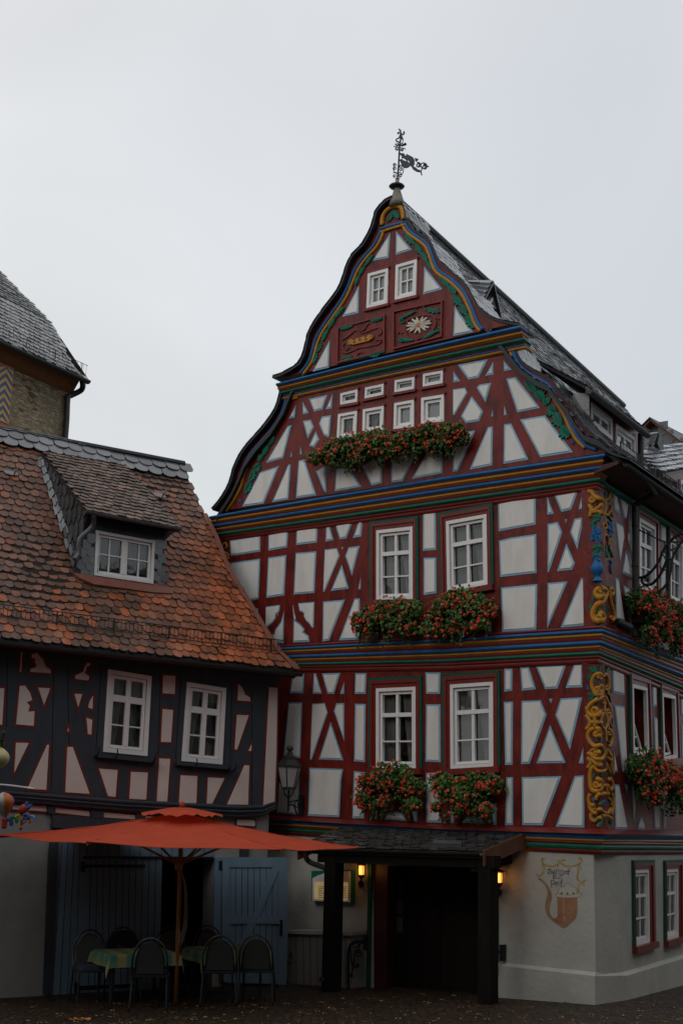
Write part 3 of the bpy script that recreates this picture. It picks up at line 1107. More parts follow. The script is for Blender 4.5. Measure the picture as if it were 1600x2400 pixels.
# --- painted cornices
UPB = [(0, .13, 1, .45), (.13, .165, 0, .1), (.165, .27, 2, .45), (.27, .33, 0, .15), (.33, .46, 1, .45), (.46, .49, 0, .1), (.49, .58, 2, .4), (.58, .66, 0, .1), (.66, .79, 3, .5), (.79, .89, 0, .3), (.89, 1.0, 0, .15)]
MIDB = [(-.09, -.005, 0, .3), (0, .12, 1, .45), (.12, .13, 0, .1), (.13, .22, 2, .45), (.22, .325, 0, .1), (.325, .465, 1, .45), (.465, .48, 0, .1), (.48, .55, 2, .45), (.55, .64, 0, .1), (.64, .755, 3, .5), (.755, .86, 0, .35), (.86, 1.0, 0, .15)]
TOPB = [(0, .2, 1, .45), (.2, .25, 0, .1), (.25, .39, 2, .45), (.39, .5, 0, .1), (.5, .71, 3, .5), (.71, .77, 0, .1), (.77, .85, 1, .3), (.85, 1.0, 2, .45)]
BASB = [(.12, .19, 0, .08), (.19, .42, 1, .12), (.42, .52, 2, .4), (.52, .64, 0, .3), (.64, .84, 3, .2), (.84, 1.0, 0, .15)]
cornice(inn, 'cornice', [(650, 1518.5), (1000, 1500), (1428, 1473)], [(705, 1575), (1000, 1574.5), (1415, 1555)], MIDB, .16, .015, UL, side=((1600, 1546), (1600, 1640)))
cornice(inn, 'cornice', [(499.7, 1208.3), (1000, 1124), (1436, 1060)], [(512, 1270), (1000, 1205), (1423, 1144)], UPB, O3 + .11, O2 + .01, FAC.uz((492, 1210), O3 + .1)[0], ret=.28)
cornice(inn, 'cornice', [(667, 893), (923, 828), (1216, 763)], [(676, 935), (923, 881), (1196, 826)], TOPB, O4 + .10, O3 + .02, FAC.uz((655, 893), O4)[0], ret=.25, u_right=FAC.uz((1218, 770), O4 + .1)[0])
cornice(inn, 'cornice', [(640, 1912), (1000, 1931), (1425, 1943.9)], [(690, 1958), (1226, 1998.7), (1425, 2004)], BASB, .13, .0, UL, side=((1600, 1948), (1600, 2002.5)))
cornice(inn, 'sill_board', [(640, 1912), (1000, 1931), (1425, 1943.9)], [(640, 1921), (1000, 1943), (1425, 1956)], [(0, 1, 0, .05)], .012, .165, UL, side=((1600, 1948), (1600, 1958)))

# --- curved mouldings that follow the gable edges
def edge_roll(name, pxs, o, r, m):
    mb = MB()
    mb.tube([FAC.at(p, o) for p in spath(pxs, 4)], r, 0, 8)
    return mb.build(name, M[m], inn, smooth=True)
def shift(pxs, dx, dy): return [(a + dx, b + dy) for a, b in pxs]
lb1 = P('B', '175,955 215,900 258,820 278,745 322,650 378,580 448,500 505,410 532,330 545,318')
rb1 = P('C', '522,292 548,375 600,440 680,490 750,535 800,610 850,690 885,770 930,850 985,905 1040,925')
lb2 = P('A', '232,1400 280,1330 308,1235 338,1172 393,1092 455,1000 487,930 517,858 557,797 618,727 648,668 652,645')
rb2 = P('A', '780,605 805,650 860,690 905,730 935,810 960,860 1030,910 1090,970 1130,1050 1160,1130 1190,1170')
edge_roll('blue_moulding', lb1, O3 + .01, .032, 'blue'); edge_roll('blue_moulding', rb1, O3 + .01, .032, 'blue')
edge_roll('blue_moulding', lb2, O4 + .01, .032, 'blue'); edge_roll('blue_moulding', rb2, O4 + .01, .032, 'blue')
edge_roll('ochre_moulding', shift(lb1[:-1], 6.5, 3) + P('B', '550,330 600,315'), O3 + .012, .032, 'gold')
edge_roll('ochre_moulding', shift(rb1[:-1], -6, 4), O3 + .012, .032, 'gold')
edge_roll('ochre_moulding', shift(lb2, 6.5, 3), O4 + .012, .032, 'gold')
edge_roll('ochre_moulding', shift(rb2, -6, 4), O4 + .012, .032, 'gold')
# round cap of the gable
edge_roll('blue_moulding', P('A', '650,642 700,625 785,604'), O4 + .02, .03, 'blue')
edge_roll('ochre_moulding', P('A', '655,658 705,640 785,618'), O4 + .022, .028, 'gold')
edge_roll('ochre_moulding', P('A', '660,622 666,575 695,537 740,520 766,538 774,592'), O4 + .02, .045, 'gold')

# --- carved green leaves along the gable edges
def leaf_run(pxs, o, wpx, side):
    mb = MB()
    pts = spath(pxs, 1)
    for a, b in zip(pts, pts[1:]):
        mb = MB()
        lobed_leaf(mb, FAC, FAC.uz(a, o), FAC.uz(b, o), wpx / 105, o, 0, side, n=4, th=.03)
        mb.build('carved_leaf', M['green'], inn)
leaf_run(P('B', '470,540 440,590 405,650 380,680'), O3, 13, 1)
leaf_run(P('B', '385,690 350,730 330,790 300,860'), O3, 15, -1)
leaf_run(P('C', '612,515 665,575 720,620 745,650'), O3, 16, -1)
leaf_run(P('C', '755,660 795,700 830,780 880,845'), O3, 17, 1)
leaf_run(P('A', '785,670 840,720 875,775'), O4, 9, 1)
leaf_run(P('A', '870,770 900,820 930,860'), O4, 9, -1)
leaf_run(P('A', '965,895 1010,945 1050,985'), O4, 12, -1)
leaf_run(P('A', '1040,990 1085,1040 1110,1090 1150,1160'), O4, 12, 1)
leaf_run(P('A', '620,780 575,840 545,890 525,940'), O4, 8, 1)
leaf_run(P('A', '465,1055 420,1110 385,1170 350,1235'), O4, 9, 1)
leaf_run(P('A', '345,1240 320,1290 300,1350'), O4, 8, -1)
mb = MB()
for c in ((755, 545), (700, 545)):
    pass
cap = P('A', '676,608 684,565 712,540 745,535 758,560 762,585')
lobed_leaf(mb, FAC, FAC.uz(P('A', '690,605')[0], O4), FAC.uz(P('A', '720,545')[0], O4), .09, O4, 0, 1)
lobed_leaf(mb, FAC, FAC.uz(P('A', '755,585')[0], O4), FAC.uz(P('A', '725,540')[0], O4), .09, O4, 0, -1)
mb.build('carved_leaf', M['green'], inn)
# blue rosettes at the feet of the lower gable
for c, x, y in (('B', 275, 903), ('C', 895, 883), ('A', 657, 700), ('A', 778, 665)):
    mb = MB()
    o = O4 if c == 'A' else O3
    cx, cy = P(c, '%f,%f' % (x, y))[0]
    for k in range(6):
        a = k * math.pi / 3
        lobed_leaf(mb, FAC, FAC.uz((cx, cy), o), FAC.uz((cx + 5 * math.cos(a), cy + 5 * math.sin(a)), o), .013, o, 0, 1, 2, .02)
    mb.build('carved_rosette', M['blue'], inn)

# --- two carved parapet panels under the top windows
def frame_px(c, s, o, wd, ht, m='red2', name='carved_panel'):
    uz = uzs(FAC, P(c, s), o)
    inn_ = off_poly(uz, wd)
    mb = MB()
    n = len(uz)
    for i in range(n):
        a, b = uz[i], uz[(i + 1) % n]; c_, d_ = inn_[(i + 1) % n], inn_[i]
        q = [a, b, c_, d_]
        mb.prism(FAC, q, o - .005, o + ht + .001 * i, 0)
    return mb.build(name, M[m], inn)
fp1 = frame_px('Y', '70,262 690,100 690,570 60,745', O4, .03, .035)
fp2 = frame_px('Y', '800,50 1450,-90 1440,390 800,560', O4, .03, .04)
mb = MB()
def rel(pxs, r, m=0):
    mb.tube([FAC.at(p, O4 + .012) for p in spath(pxs, 3)], r, m, 6)
for s in ('120,430 200,380 300,300 370,340 450,320 520,290 600,270 640,330 590,370', '110,590 180,600 260,570 350,530 440,520 520,500 600,480 640,430 560,430',
          '300,650 340,600 400,590 440,620', '310,240 350,300 400,300 450,230 480,210', '150,470 130,520 170,560 210,530'):
    rel(P('Y', s), .014)
for s in ('960,330 950,240 1000,160 1150,110 1290,110 1350,180 1330,280 1250,350 1100,420 1000,400 960,330', '1090,20 1150,-30 1210,20', '1080,420 1130,470 1190,400', '1330,120 1400,150 1440,120', '850,350 870,320 910,340'):
    rel(P('Y', s), .016)
mb.build('carved_scroll', M['red2'], fp2)
mb = MB()
def yl(a, b, w, sd=1):
    m1 = MB()
    lobed_leaf(m1, FAC, FAC.uz(P('Y', a)[0], O4), FAC.uz(P('Y', b)[0], O4), w, O4, 0, sd, 4, .03)
    m1.build('carved_leaf', M['green'], inn)
for a, b, w, sd in (('110,300', '270,250', .07, -1), ('660,150', '500,190', .08, 1), ('110,690', '260,640', .07, 1), ('640,600', '490,640', .07, -1),
                    ('870,170', '1090,60', .045, -1), ('1420,60', '1200,20', .06, -1), ('860,440', '1060,440', .06, -1), ('1410,300', '1190,420', .06, 1)):
    yl(a, b, w, sd)
for cx, cy, t in ((900, 170, 1), (1395, 40, -1), (890, 420, 1), (1390, 300, -1)):
    m1 = MB(); m1.tube([FAC.at(P('Y', '%f,%f' % q_)[0], O4 + .03) for q_ in scroll(cx, cy, 38, 6, 0, 1.2 * t)], .013, 0, 6); m1.build('carved_curl', M['green'], inn)
for s in ('85,268 690,105 690,120 85,285', '75,725 690,575 690,592 75,742'):
    m1 = MB(); m1.prism(FAC, uzs(FAC, P('Y', s), O4), O4, O4 + .03); m1.build('carved_strip', M['green'], inn)
mb = MB()
ctr = P('Y', '1135,235')[0]
for k in range(14):
    a = 2 * math.pi * k / 14 + .1
    e = P('Y', '%f,%f' % (1135 + 170 * math.cos(a), 235 + 108 * math.sin(a) - 30 * math.cos(a)))[0]
    lobed_leaf(mb, FAC, FAC.uz(ctr, O4), FAC.uz(e, O4), .038, O4 + .005, 0, 1 if k % 2 else -1, 3, .03)
d = mb.build('carved_daisy', M['daisy'], inn)
mb = MB()
uz0 = FAC.uz(ctr, O4)
mb.prism(FAC, [(uz0[0] + .035 * math.cos(t), uz0[1] + .035 * math.sin(t)) for t in (k * math.pi / 6 for k in range(12))], O4, O4 + .055)
mb.build('flower_centre', M['gold'], d)
mb = MB()
mb.prism(FAC, uzs(FAC, P('Y', '205,470 220,440 250,420 262,432 480,372 490,362 520,370 540,385 530,415 500,430 490,445 275,498 262,490 225,495'), O4), O4, O4 + .04)
pq = mb.build('carved_bar', M['gold'], inn)
mb = MB()
for s in ('275,425 315,412 300,443 318,470 278,478 296,448', '425,390 465,375 450,408 472,432 428,443 446,412', '355,415 375,405 388,425 378,448 358,445', '222,465 232,458 240,468 230,478', '508,392 518,385 526,395 516,403'):
    mb.prism(FAC, uzs(FAC, P('Y', s), O4), O4, O4 + .046)
mb.build('carved_mark', M['red2'], pq)

# --- carved and painted corner posts
EDGE = {'S3': 352, 'S2': 360}
def corner_pt(c, p, o):
    """project a px on the facade left of the corner edge, on the side wall right of it"""
    px = P(c, '%f,%f' % p)[0]
    return FAC.at(px, o) if px[0] <= proj(FAC.w(corner_u(o), 4, o))[0] else SID.at(px, o)
def ctube(mb, c, pts, r, o, m=0):
    mb.tube([corner_pt(c, p, o) for p in spath(pts, 4)], r, m, 7)
def pp(s): return [tuple(map(float, t.split(','))) for t in s.split()]
mb = MB()
G = lambda s, r=.024: ctube(mb, 'S3', pp(s), r * 1.55, O1 + .012)
SP = lambda cx, cy, r0, a0, t, r=.02: ctube(mb, 'S3', scroll(cx, cy, r0, 8, a0, t, 20), r * 1.5, O1 + .012)
G('335,310 305,275 260,280 215,330 200,420 230,500 265,540 320,530 332,470 325,410'); G('345,310 370,275 395,310 410,420 405,545', .02)
SP(280, 470, 52, -1.2, 1.3); SP(300, 310, 30, 0, 1.2, .016); SP(375, 450, 35, -1.2, 1.2, .016)
G('330,560 290,590 200,650 155,710 150,760 190,805 250,815 300,780 305,730', .026); SP(245, 740, 58, .2, 1.3)
G('360,560 390,620 420,700 440,760', .022); SP(405, 750, 34, .2, 1.2, .015)
G('345,610 350,680 345,760'); G('325,650 365,650', .02); G('125,710 150,720')
G('130,800 165,850 180,900 165,950 130,985'); G('240,815 240,960'); G('185,895 320,895'); G('345,770 315,830 312,900 325,950 355,975 385,940 390,880 375,800 350,770', .02)
G('400,800 405,900 400,960', .016); G('440,800 425,880 455,960', .016)
G('235,970 180,1000 150,1060 170,1130 220,1190 265,1210', .026); G('245,970 290,980 305,1040 290,1090'); SP(258, 1040, 50, -1.5, 1.2)
G('360,980 368,1080 365,1140'); G('400,970 440,1020 455,1090 440,1170 410,1210', .022); SP(415, 1030, 34, -1.5, 1.2, .014)
G('265,1200 310,1190 335,1230 350,1290 335,1350 290,1370 220,1345 190,1300 150,1300', .025); SP(255, 1290, 40, -1, 1.1); G('160,1300 200,1255 270,1230', .018)
G('385,1240 420,1290 450,1340 440,1380 400,1350', .02); G('365,1250 368,1320')
G('145,1350 180,1380 185,1430 150,1480'); G('190,1370 230,1400 270,1440 310,1445'); G('320,1440 290,1400', .016)
G('240,1460 200,1490 180,1560 180,1650 195,1740 240,1780 300,1765 325,1700 310,1640 260,1620', .026); SP(262, 1690, 48, -.5, 1.3)
G('240,1470 270,1510 330,1525 375,1490 370,1420 385,1440 410,1500 430,1540', .02); G('445,1380 450,1480 470,1560', .02)
G('395,1640 430,1620 460,1680 455,1740 420,1760 400,1700', .022); G('325,1705 395,1705'); G('375,1710 380,1800')
G('180,1810 160,1880 180,1950 240,1960'); G('250,1890 280,1830 340,1810 410,1810'); G('170,1960 200,2030 250,2060 300,2010 330,2040 390,2060 440,2010'); G('455,1810 470,1900 465,2010 440,2080', .02)
G('185,2060 195,2130 230,2160 290,2130 340,2090 400,2100 450,2140', .022); G('400,1860 440,1900 445,1960', .016); SP(225, 1990, 26, 0, 1.1, .013)
post1 = mb.build('carved_scrollwork', M['gold'], inn, smooth=True)
cm, croot = 'green', post1
def cleaf(mb, c, a, b, w, o, sd=1):
    pa, pb = P(c, '%f,%f' % a)[0], P(c, '%f,%f' % b)[0]
    ex = proj(FAC.w(corner_u(o), 4, o))[0]
    pl_ = FAC if (pa[0] + pb[0]) / 2 <= ex else SID
    m1 = MB()
    lobed_leaf(m1, pl_, pl_.uz(pa, o), pl_.uz(pb, o), w, o, 0, sd, 4, .02)
    m1.build('carved_leaf' if cm == 'green' else 'carved_petal', M[cm], croot)
mb = MB()
for a, b, w in (((240, 260), (160, 190), .05), ((265, 255), (225, 175), .05), ((290, 250), (300, 170), .05), ((320, 250), (345, 170), .05), ((215, 280), (145, 360), .05), ((375, 260), (420, 190), .05), ((240, 560), (140, 520), .045), ((240, 570), (160, 620), .04),
                ((410, 540), (435, 640), .04), ((265, 1090), (275, 1145), .03), ((350, 1530), (300, 1570), .04), ((350, 1540), (400, 1580), .04), ((355, 1540), (365, 1620), .04), ((240, 1780), (230, 1830), .025), ((430, 1780), (440, 1820), .025), ((350, 1890), (285, 1950), .05),
                ((350, 2090), (190, 2180), .05), ((340, 2110), (260, 2230), .05), ((345, 2110), (360, 2240), .05), ((370, 2110), (460, 2200), .06), ((230, 700), (180, 640), .05), ((150, 1010), (140, 1100), .04), ((300, 1150), (330, 1090), .05), ((210, 1420), (260, 1370), .045), ((400, 1150), (450, 1210), .04), ((250, 1560), (210, 1620), .05), ((300, 560), (250, 620), .05), ((190, 1700), (150, 1780), .05), ((420, 1560), (450, 1640), .045), ((310, 1230), (290, 1300), .04), ((400, 640), (430, 690), .035), ((300, 960), (330, 1010), .04), ((200, 2000), (260, 2040), .04), ((300, 420), (350, 380), .045)):
    cleaf(mb, 'S3', a, b, w, O1 + .004)
cm = 'blue'
mb = MB()
for a, b, w in (((140, 410), (175, 480), .035), ((350, 830), (355, 945), .03), ((135, 850), (140, 940), .03), ((365, 1140), (365, 1250), .03), ((145, 1390), (155, 1440), .025), ((430, 460), (435, 520), .03), ((455, 840), (450, 920), .03), ((280, 870), (300, 930), .03), ((200, 1100), (220, 1160), .035), ((300, 1420), (330, 1470), .035), ((210, 1850), (240, 1920), .035), ((400, 1010), (420, 1070), .03), ((250, 340), (260, 390), .03)):
    cleaf(mb, 'S3', a, b, w, O1 + .006)
for k in range(10):
    x, y = ((365, 1905), (385, 1910), (360, 1930), (380, 1935), (400, 1930), (365, 1955), (388, 1960), (375, 1985), (372, 2005), (395, 1950))[k]
    q = corner_pt('S3', (x, y), O1 + .012)
    mb.lathe([(.004, -.022), (.02, -.012), (.024, 0), (.02, .012), (.004, .022)], q, 8)
mb.build('carved_grapes', M['blue'], post1)
# upper corner post: scrolls, flowers and a blue vase
mb = MB()
G = lambda s, r=.024: ctube(mb, 'S2', pp(s), r * 1.45, O2 + .012)
SP = lambda cx, cy, r0, a0, t, r=.02: ctube(mb, 'S2', scroll(cx, cy, r0, 8, a0, t, 20), r * 1.4, O2 + .012)
G('150,165 200,180 225,230 290,260 340,290 350,350 340,440 300,440', .028); SP(195, 270, 42, -.5, 1.2); G('350,290 400,240 420,190', .024); SP(425, 265, 26, 0, 1.2, .014)
G('160,340 190,400 170,490', .026); G('190,420 240,400 290,360 320,330', .024); G('200,430 260,420 310,430', .022); G('320,450 380,460 420,420 440,350', .02); G('430,400 455,490', .016)
G('350,470 352,560', .016); G('355,560 320,590 320,610 350,640 380,600 355,565', .018); G('330,850 335,760 365,705 400,760 405,850', .018)
G('370,1480 360,1400 300,1385 250,1420 250,1470 290,1500 330,1480', .034); SP(290, 1440, 40, 0, 1.2)
G('365,1460 330,1540 260,1600 220,1670 215,1740 250,1790 310,1790 340,1740 310,1700', .036); SP(290, 1745, 40, .5, 1.2)
G('405,1400 440,1385 460,1430 440,1480', .024); G('410,1410 420,1500 440,1600 465,1690 470,1760 440,1790', .026); SP(440, 1750, 26, 0, 1.1, .014)
post2 = mb.build('carved_scrollwork', M['gold'], inn, smooth=True)
cm, croot = 'green', post2
mb = MB()
for a, b, w in (((345, 260), (300, 200), .05), ((345, 260), (375, 190), .05), ((320, 500), (215, 480), .05), ((310, 520), (180, 580), .05), ((385, 470), (440, 540), .04), ((300, 860), (200, 890), .06), ((300, 880), (210, 1010), .06), ((340, 980), (300, 860), .06), ((360, 980), (370, 850), .06), ((400, 880), (455, 1000), .05), ((400, 870), (440, 800), .04), ((210, 1470), (225, 1550), .035), ((360, 1640), (310, 1620), .04), ((370, 1580), (375, 1700), .04), ((385, 1620), (405, 1680), .03), ((455, 1520), (470, 1580), .025), ((230, 300), (190, 330), .04), ((300, 420), (260, 470), .05), ((400, 560), (440, 620), .05), ((200, 560), (240, 620), .05), ((300, 800), (330, 880), .05), ((250, 930), (300, 990), .06), ((400, 930), (380, 990), .05), ((200, 1580), (180, 1660), .045), ((330, 1560), (300, 1500), .05), ((260, 1690), (300, 1640), .04)):
    cleaf(mb, 'S2', a, b, w, O2 + .004)
cm = 'blue'
for a, b in (((180, 1358), (355, 1352)), ((368, 1352), (470, 1362))):
    mb.tube([corner_pt('S2', a, O2 + .01), corner_pt('S2', b, O2 + .01)], .02, 0, 6)
ctube(mb, 'S2', pp('250,770 275,860 290,900'), .012, O2 + .01)
mb.build('carved_leaf', M['green'], post2)
mb = MB()
for cx, cy, rx, ry in ((250, 715, 75, 105), (425, 640, 38, 100)):
    for k in range(7):
        a = 2 * math.pi * k / 7 - .4
        cleaf(mb, 'S2', (cx, cy), (cx + rx * 1.1 * math.cos(a), cy + ry * 1.1 * math.sin(a)), .058, O2 + .006, 1 if k % 2 else -1)
# vase: half-turned body standing proud of the corner edge
vb = corner_pt('S2', (362, 1335), O2)
hh = (corner_pt('S2', (362, 1005), O2) - vb).length
vb = FAC.w(corner_u(O2), vb.z, O2) - (FAC.n + SID.n).normalized() * .03
mb.lathe([(.02, 0), (.085, .0), (.07, .06 * hh), (.04, .14 * hh), (.045, .22 * hh), (.08, .30 * hh), (.105, .45 * hh), (.095, .58 * hh), (.05, .75 * hh), (.042, .85 * hh), (.06, .95 * hh), (.07, 1.0 * hh), (.02, 1.0 * hh)], vb, 18)
ctube(mb, 'S2', pp('295,1040 270,1015 240,1050 250,1120 275,1150 265,1200 235,1215'), .018, O2 + .012)
ctube(mb, 'S2', pp('425,1040 445,1060 430,1130 440,1200'), .016, O2 + .012)
mb.build('carved_vase', M['blue'], post2, smooth=True)
# carved fragment on the far left post
mb = MB()
for s in ('175,350 200,320 215,340 205,355', '170,385 215,400 225,420', '175,370 225,395 190,440', '205,455 225,440 228,470'):
    mb.tube([FAC.at(p, O2 + .012) for p in spath(P('D', s), 3)], .022, 0, 6)
mb.build('carved_scrollwork', M['gold'], inn)
mb = MB()
mb.prism(FAC, uzs(FAC, P('D', '168,375 200,375 195,410 168,430'), O2), O2, O2 + .02)
mb.build('carved_leaf', M['green'], inn)

# --- brackets under the window boxes (curved red struts)
for c, lst, o in (('F', (('910,1335 915,1260 945,1190 985,1165', .05), ('1130,1335 1115,1260 1085,1200 1045,1170', .05), ('900,1165 1150,1165', .05)), O1),
                  ('G', (('190,1128 200,1075 235,1030 260,1015', .05), ('380,1128 370,1075 335,1030 310,1015', .05)), O1)):
    mb = MB()
    for s, r in lst:
        mb.tube([FAC.at(p, o + .03) for p in spath(P(c, s), 3)], r, 0, 6)
    mb.build('curved_bracket', M['red'], inn)

# --- ground floor: plaster wall, chamfered corner, plinth
ent = uzs(FAC, P('Q', '545,362 1440,350 1440,1420 545,1420'), OG)
zlow = -1.2
uA = FAC.uz((1396, 2300), OG)[0]; sB = SID.uz((1459, 2300), OG)[0]
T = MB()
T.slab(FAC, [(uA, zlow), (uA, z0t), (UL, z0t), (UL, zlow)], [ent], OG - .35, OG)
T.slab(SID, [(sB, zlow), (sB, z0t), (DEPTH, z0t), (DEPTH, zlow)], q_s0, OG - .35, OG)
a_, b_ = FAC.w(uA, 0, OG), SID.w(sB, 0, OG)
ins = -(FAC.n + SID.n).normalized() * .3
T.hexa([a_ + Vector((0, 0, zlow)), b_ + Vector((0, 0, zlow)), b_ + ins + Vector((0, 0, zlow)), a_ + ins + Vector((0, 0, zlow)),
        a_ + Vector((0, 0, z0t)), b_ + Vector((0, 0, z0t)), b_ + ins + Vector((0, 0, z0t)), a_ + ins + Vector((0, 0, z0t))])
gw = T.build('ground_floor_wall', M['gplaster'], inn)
# plinth
zp0 = FAC.uz(P('H', '425,930')[0], OG + .08)[1]; zp1 = FAC.uz(P('H', '1035,995')[0], OG + .08)[1]
up0 = FAC.uz(P('H', '425,930')[0], OG + .08)[0]
zs1 = SID.uz(P('H', '1200,1000')[0], OG + .08)[1]; ts2, zs2 = SID.uz(P('H', '1568,890')[0], OG + .08)
T = MB()
def plinth(pts):
    """pts: (ground xy on wall line, xy proud, z top)"""
    for (w0, p0, za), (w1, p1, zb) in zip(pts, pts[1:]):
        V = lambda q, z: Vector((q.x, q.y, z))
        T.add([V(p0, zlow), V(p1, zlow), V(p1, zb - .05), V(p0, za - .05), V(w1, zb), V(w0, za)], [(0, 1, 2, 3), (3, 2, 4, 5)])
dd = .07
c_in = (FAC.n + SID.n).normalized()
sl = (zs2 - zs1) / (ts2 - sB)
plinth([(FAC.w(up0, 0, OG - .02), FAC.w(up0, 0, OG), zp0), (FAC.w(up0, 0, OG - .01), FAC.w(up0, 0, OG + dd), zp0), (a_ - FAC.n * .01, a_ + FAC.n * dd * .8 + c_in * .03, zp1), (b_ - SID.n * .01, b_ + SID.n * dd * .8 + c_in * .03, zs1), (SID.w(DEPTH, 0, OG - .01), SID.w(DEPTH, 0, OG + dd), zs1 + sl * (DEPTH - sB))])
T.build('plinth', M['gplaster'], gw)

# --- entrance: red frame with green edge, dark double door set back
fr = MB()
qe = [ent[0], ent[1], (ent[1][0], gz(*FAC.w(ent[1][0], 0, 0).xy) - .05), (ent[0][0], gz(*FAC.w(ent[0][0], 0, 0).xy) - .05)]
we, he = qsize(qe)
qbox(fr, FAC, qe, -.03, -.03, .0, 1, OG - .01, OG + .04, 1); qbox(fr, FAC, qe, 1.0, -.03, 1.03, 1, OG - .01, OG + .04, 1)
qbox(fr, FAC, qe, 0, 0, .12, 1, OG - .22, OG - .03, 0); qbox(fr, FAC, qe, .9, 0, 1, 1, OG - .22, OG - .03, 0); qbox(fr, FAC, qe, .12, 0, .9, .05, OG - .22, OG - .03, 0)
fr.build('door_frame', [mat('dark_red_door_frame', (.05, .009, .008), .5, .2, 6), M['green_d']], inn)
dr = MB()
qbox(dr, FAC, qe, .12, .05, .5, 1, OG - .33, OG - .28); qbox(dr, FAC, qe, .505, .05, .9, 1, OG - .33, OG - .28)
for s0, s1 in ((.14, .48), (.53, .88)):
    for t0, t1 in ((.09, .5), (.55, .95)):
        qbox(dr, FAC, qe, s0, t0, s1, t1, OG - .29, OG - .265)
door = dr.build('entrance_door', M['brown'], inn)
gl = MB()
for y0, y1 in ((500, 620), (650, 760), (785, 895)):
    q = uzs(FAC, P('Q', '725,%d 765,%d 765,%d 725,%d' % (y0, y0, y1, y1)), OG - .27)
    gl.prism(FAC, q, OG - .28, OG - .255)
gl.build('door_light', simple('frosted_light', (.05, .05, .05), .3), door)
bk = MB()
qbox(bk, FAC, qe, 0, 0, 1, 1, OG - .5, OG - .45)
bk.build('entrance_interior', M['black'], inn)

# ================================================================== roof of the inn
apex = FAC.uz((930, 466), O4)
apex = (apex[0], apex[1] - .05)
PR = [(930, 466), (990, 545), (1085, 676), (1160, 775), (1225, 855), (1268, 884), (1296, 897), (1322, 930), (1345, 956), (1362, 988), (1383, 1014), (1408, 1036), (1440, 1063)]
PLp = [(926, 466), (880, 545), (790, 700), (735, 820), (680, 905), (660, 955), (632, 1000), (598, 1038), (570, 1078), (556, 1112), (538, 1150), (506, 1200)]
oR = O3 + .02
Z_EAVE = FAC.uz((1436, 1060), O3)[1]
prof_r = [FAC.uz(p, O4 if p[1] < 880 else O3) for p in PR]
# eave overhang on the street side
ue, ze = prof_r[-1]
prof_r.append((ue - .30, ze - .16))
prof_l = [FAC.uz(p, O4 if p[1] < 900 else O3) for p in PLp]
def inset_prof(pr, d, sgn):
    out_ = []
    for i, (u, z) in enumerate(pr):
        a = Vector(pr[max(i - 1, 0)]); b = Vector(pr[min(i + 1, len(pr) - 1)])
        e = (b - a).normalized(); v = Vector((-e.y, e.x))
        if v.y > 0: v = -v
        k = d if i else d * .6
        out_.append((u + v.x * k, z + v.y * k))
    return out_
prof_l = inset_prof(prof_l, .16, 1)
prof_r = inset_prof(prof_r[:-3], .09, 1) + prof_r[-3:]
prof_l[0] = prof_r[0]
def rp(u, z, t, h=0.0):
    """a point of the main roof: profile point u,z carried back by t"""
    # the old ridge sinks a little towards the back
    return FAC.w(u, z, O3) + SID.d * t - Vector((0, 0, .042 * t * max(0, min(1, (z - Z_EAVE) / (apex[1] - Z_EAVE)))))
rm = MB()
full = list(reversed(prof_l)) + prof_r
low = [(u, z - .10) for u, z in full]
low[-1] = (full[-1][0], full[-1][1] - .015); low[-2] = (full[-2][0], full[-2][1] - .05)
T0, T1 = -.12, DEPTH + .1
n = len(full)
vs_ = [rp(u, z, T0) for u, z in full] + [rp(u, z, T1) for u, z in full] + [rp(u, z, T0) for u, z in low] + [rp(u, z, T1) for u, z in low]
fs = []
for i in range(n - 1):
    fs += [(i, i + 1, n + i + 1, n + i), (2 * n + i, 3 * n + i, 3 * n + i + 1, 2 * n + i + 1), (i, 2 * n + i, 2 * n + i + 1, i + 1), (n + i, n + i + 1, 3 * n + i + 1, 3 * n + i)]
fs += [(0, n, 3 * n, 2 * n), (n - 1, 3 * n - 1, 4 * n - 1, 2 * n - 1)]
rm.add(vs_, fs, 0)
# back gable wall closing the roof
rm.add([rp(u, z - .1, DEPTH) for u, z in full] , [tuple(range(n))], 0)
roof = rm.build('roof', M['slate_d'], inn)
roof_bvh = BVHTree.FromPolygons([tuple(v) for v in rm.v], rm.f)
def roof_hit(px):
    q = roof_bvh.ray_cast(CAM, ray(px))
    return q[0]
# slates on the street slope
def make_S(profile, T0):
    """profile from eave up; returns mapping (a along the ridge, b up the slope, h off the surface)"""
    pts = [Vector((u, z)) for u, z in profile]
    acc = [0]
    for a, b in zip(pts, pts[1:]):
        acc.append(acc[-1] + (b - a).length)
    def S(a, b, h):
        b = min(max(b, 0), acc[-1])
        for i in range(len(acc) - 1):
            if b <= acc[i + 1] or i == len(acc) - 2: break
        t = (b - acc[i]) / (acc[i + 1] - acc[i])
        p = pts[i].lerp(pts[i + 1], t)
        e = (pts[i + 1] - pts[i]).normalized()
        nn = Vector((-e.y, e.x))
        if nn.y < 0: nn = -nn
        p = p + nn * h
        return rp(p.x, p.y, T0 + max(0, a))
    return S, acc[-1]
S, Lb = make_S(list(reversed(prof_r)), T0)
sm = MB()
shingles(sm, S, 0.0, T1 - T0, 0, Lb, .24, .17, None, slate_col, over=1.5, lift=.022, thick=.012, rounded=True)
sm.build('slates', M['slate'], roof)
S, Lb = make_S(prof_l, T0)
sm = MB()
shingles(sm, S, 0.3, 5.0, 0, Lb, .24, .17, None, slate_col, over=1.5, lift=.022, thick=.012)
sm.build('slates', M['slate'], roof)
# ridge cap
rc = MB()
rc.tube([rp(apex[0], apex[1] + .02, T0), rp(apex[0], apex[1] + .02, T1)], .07, 0, 8)
rc.build('ridge', M['slate_d'], roof)

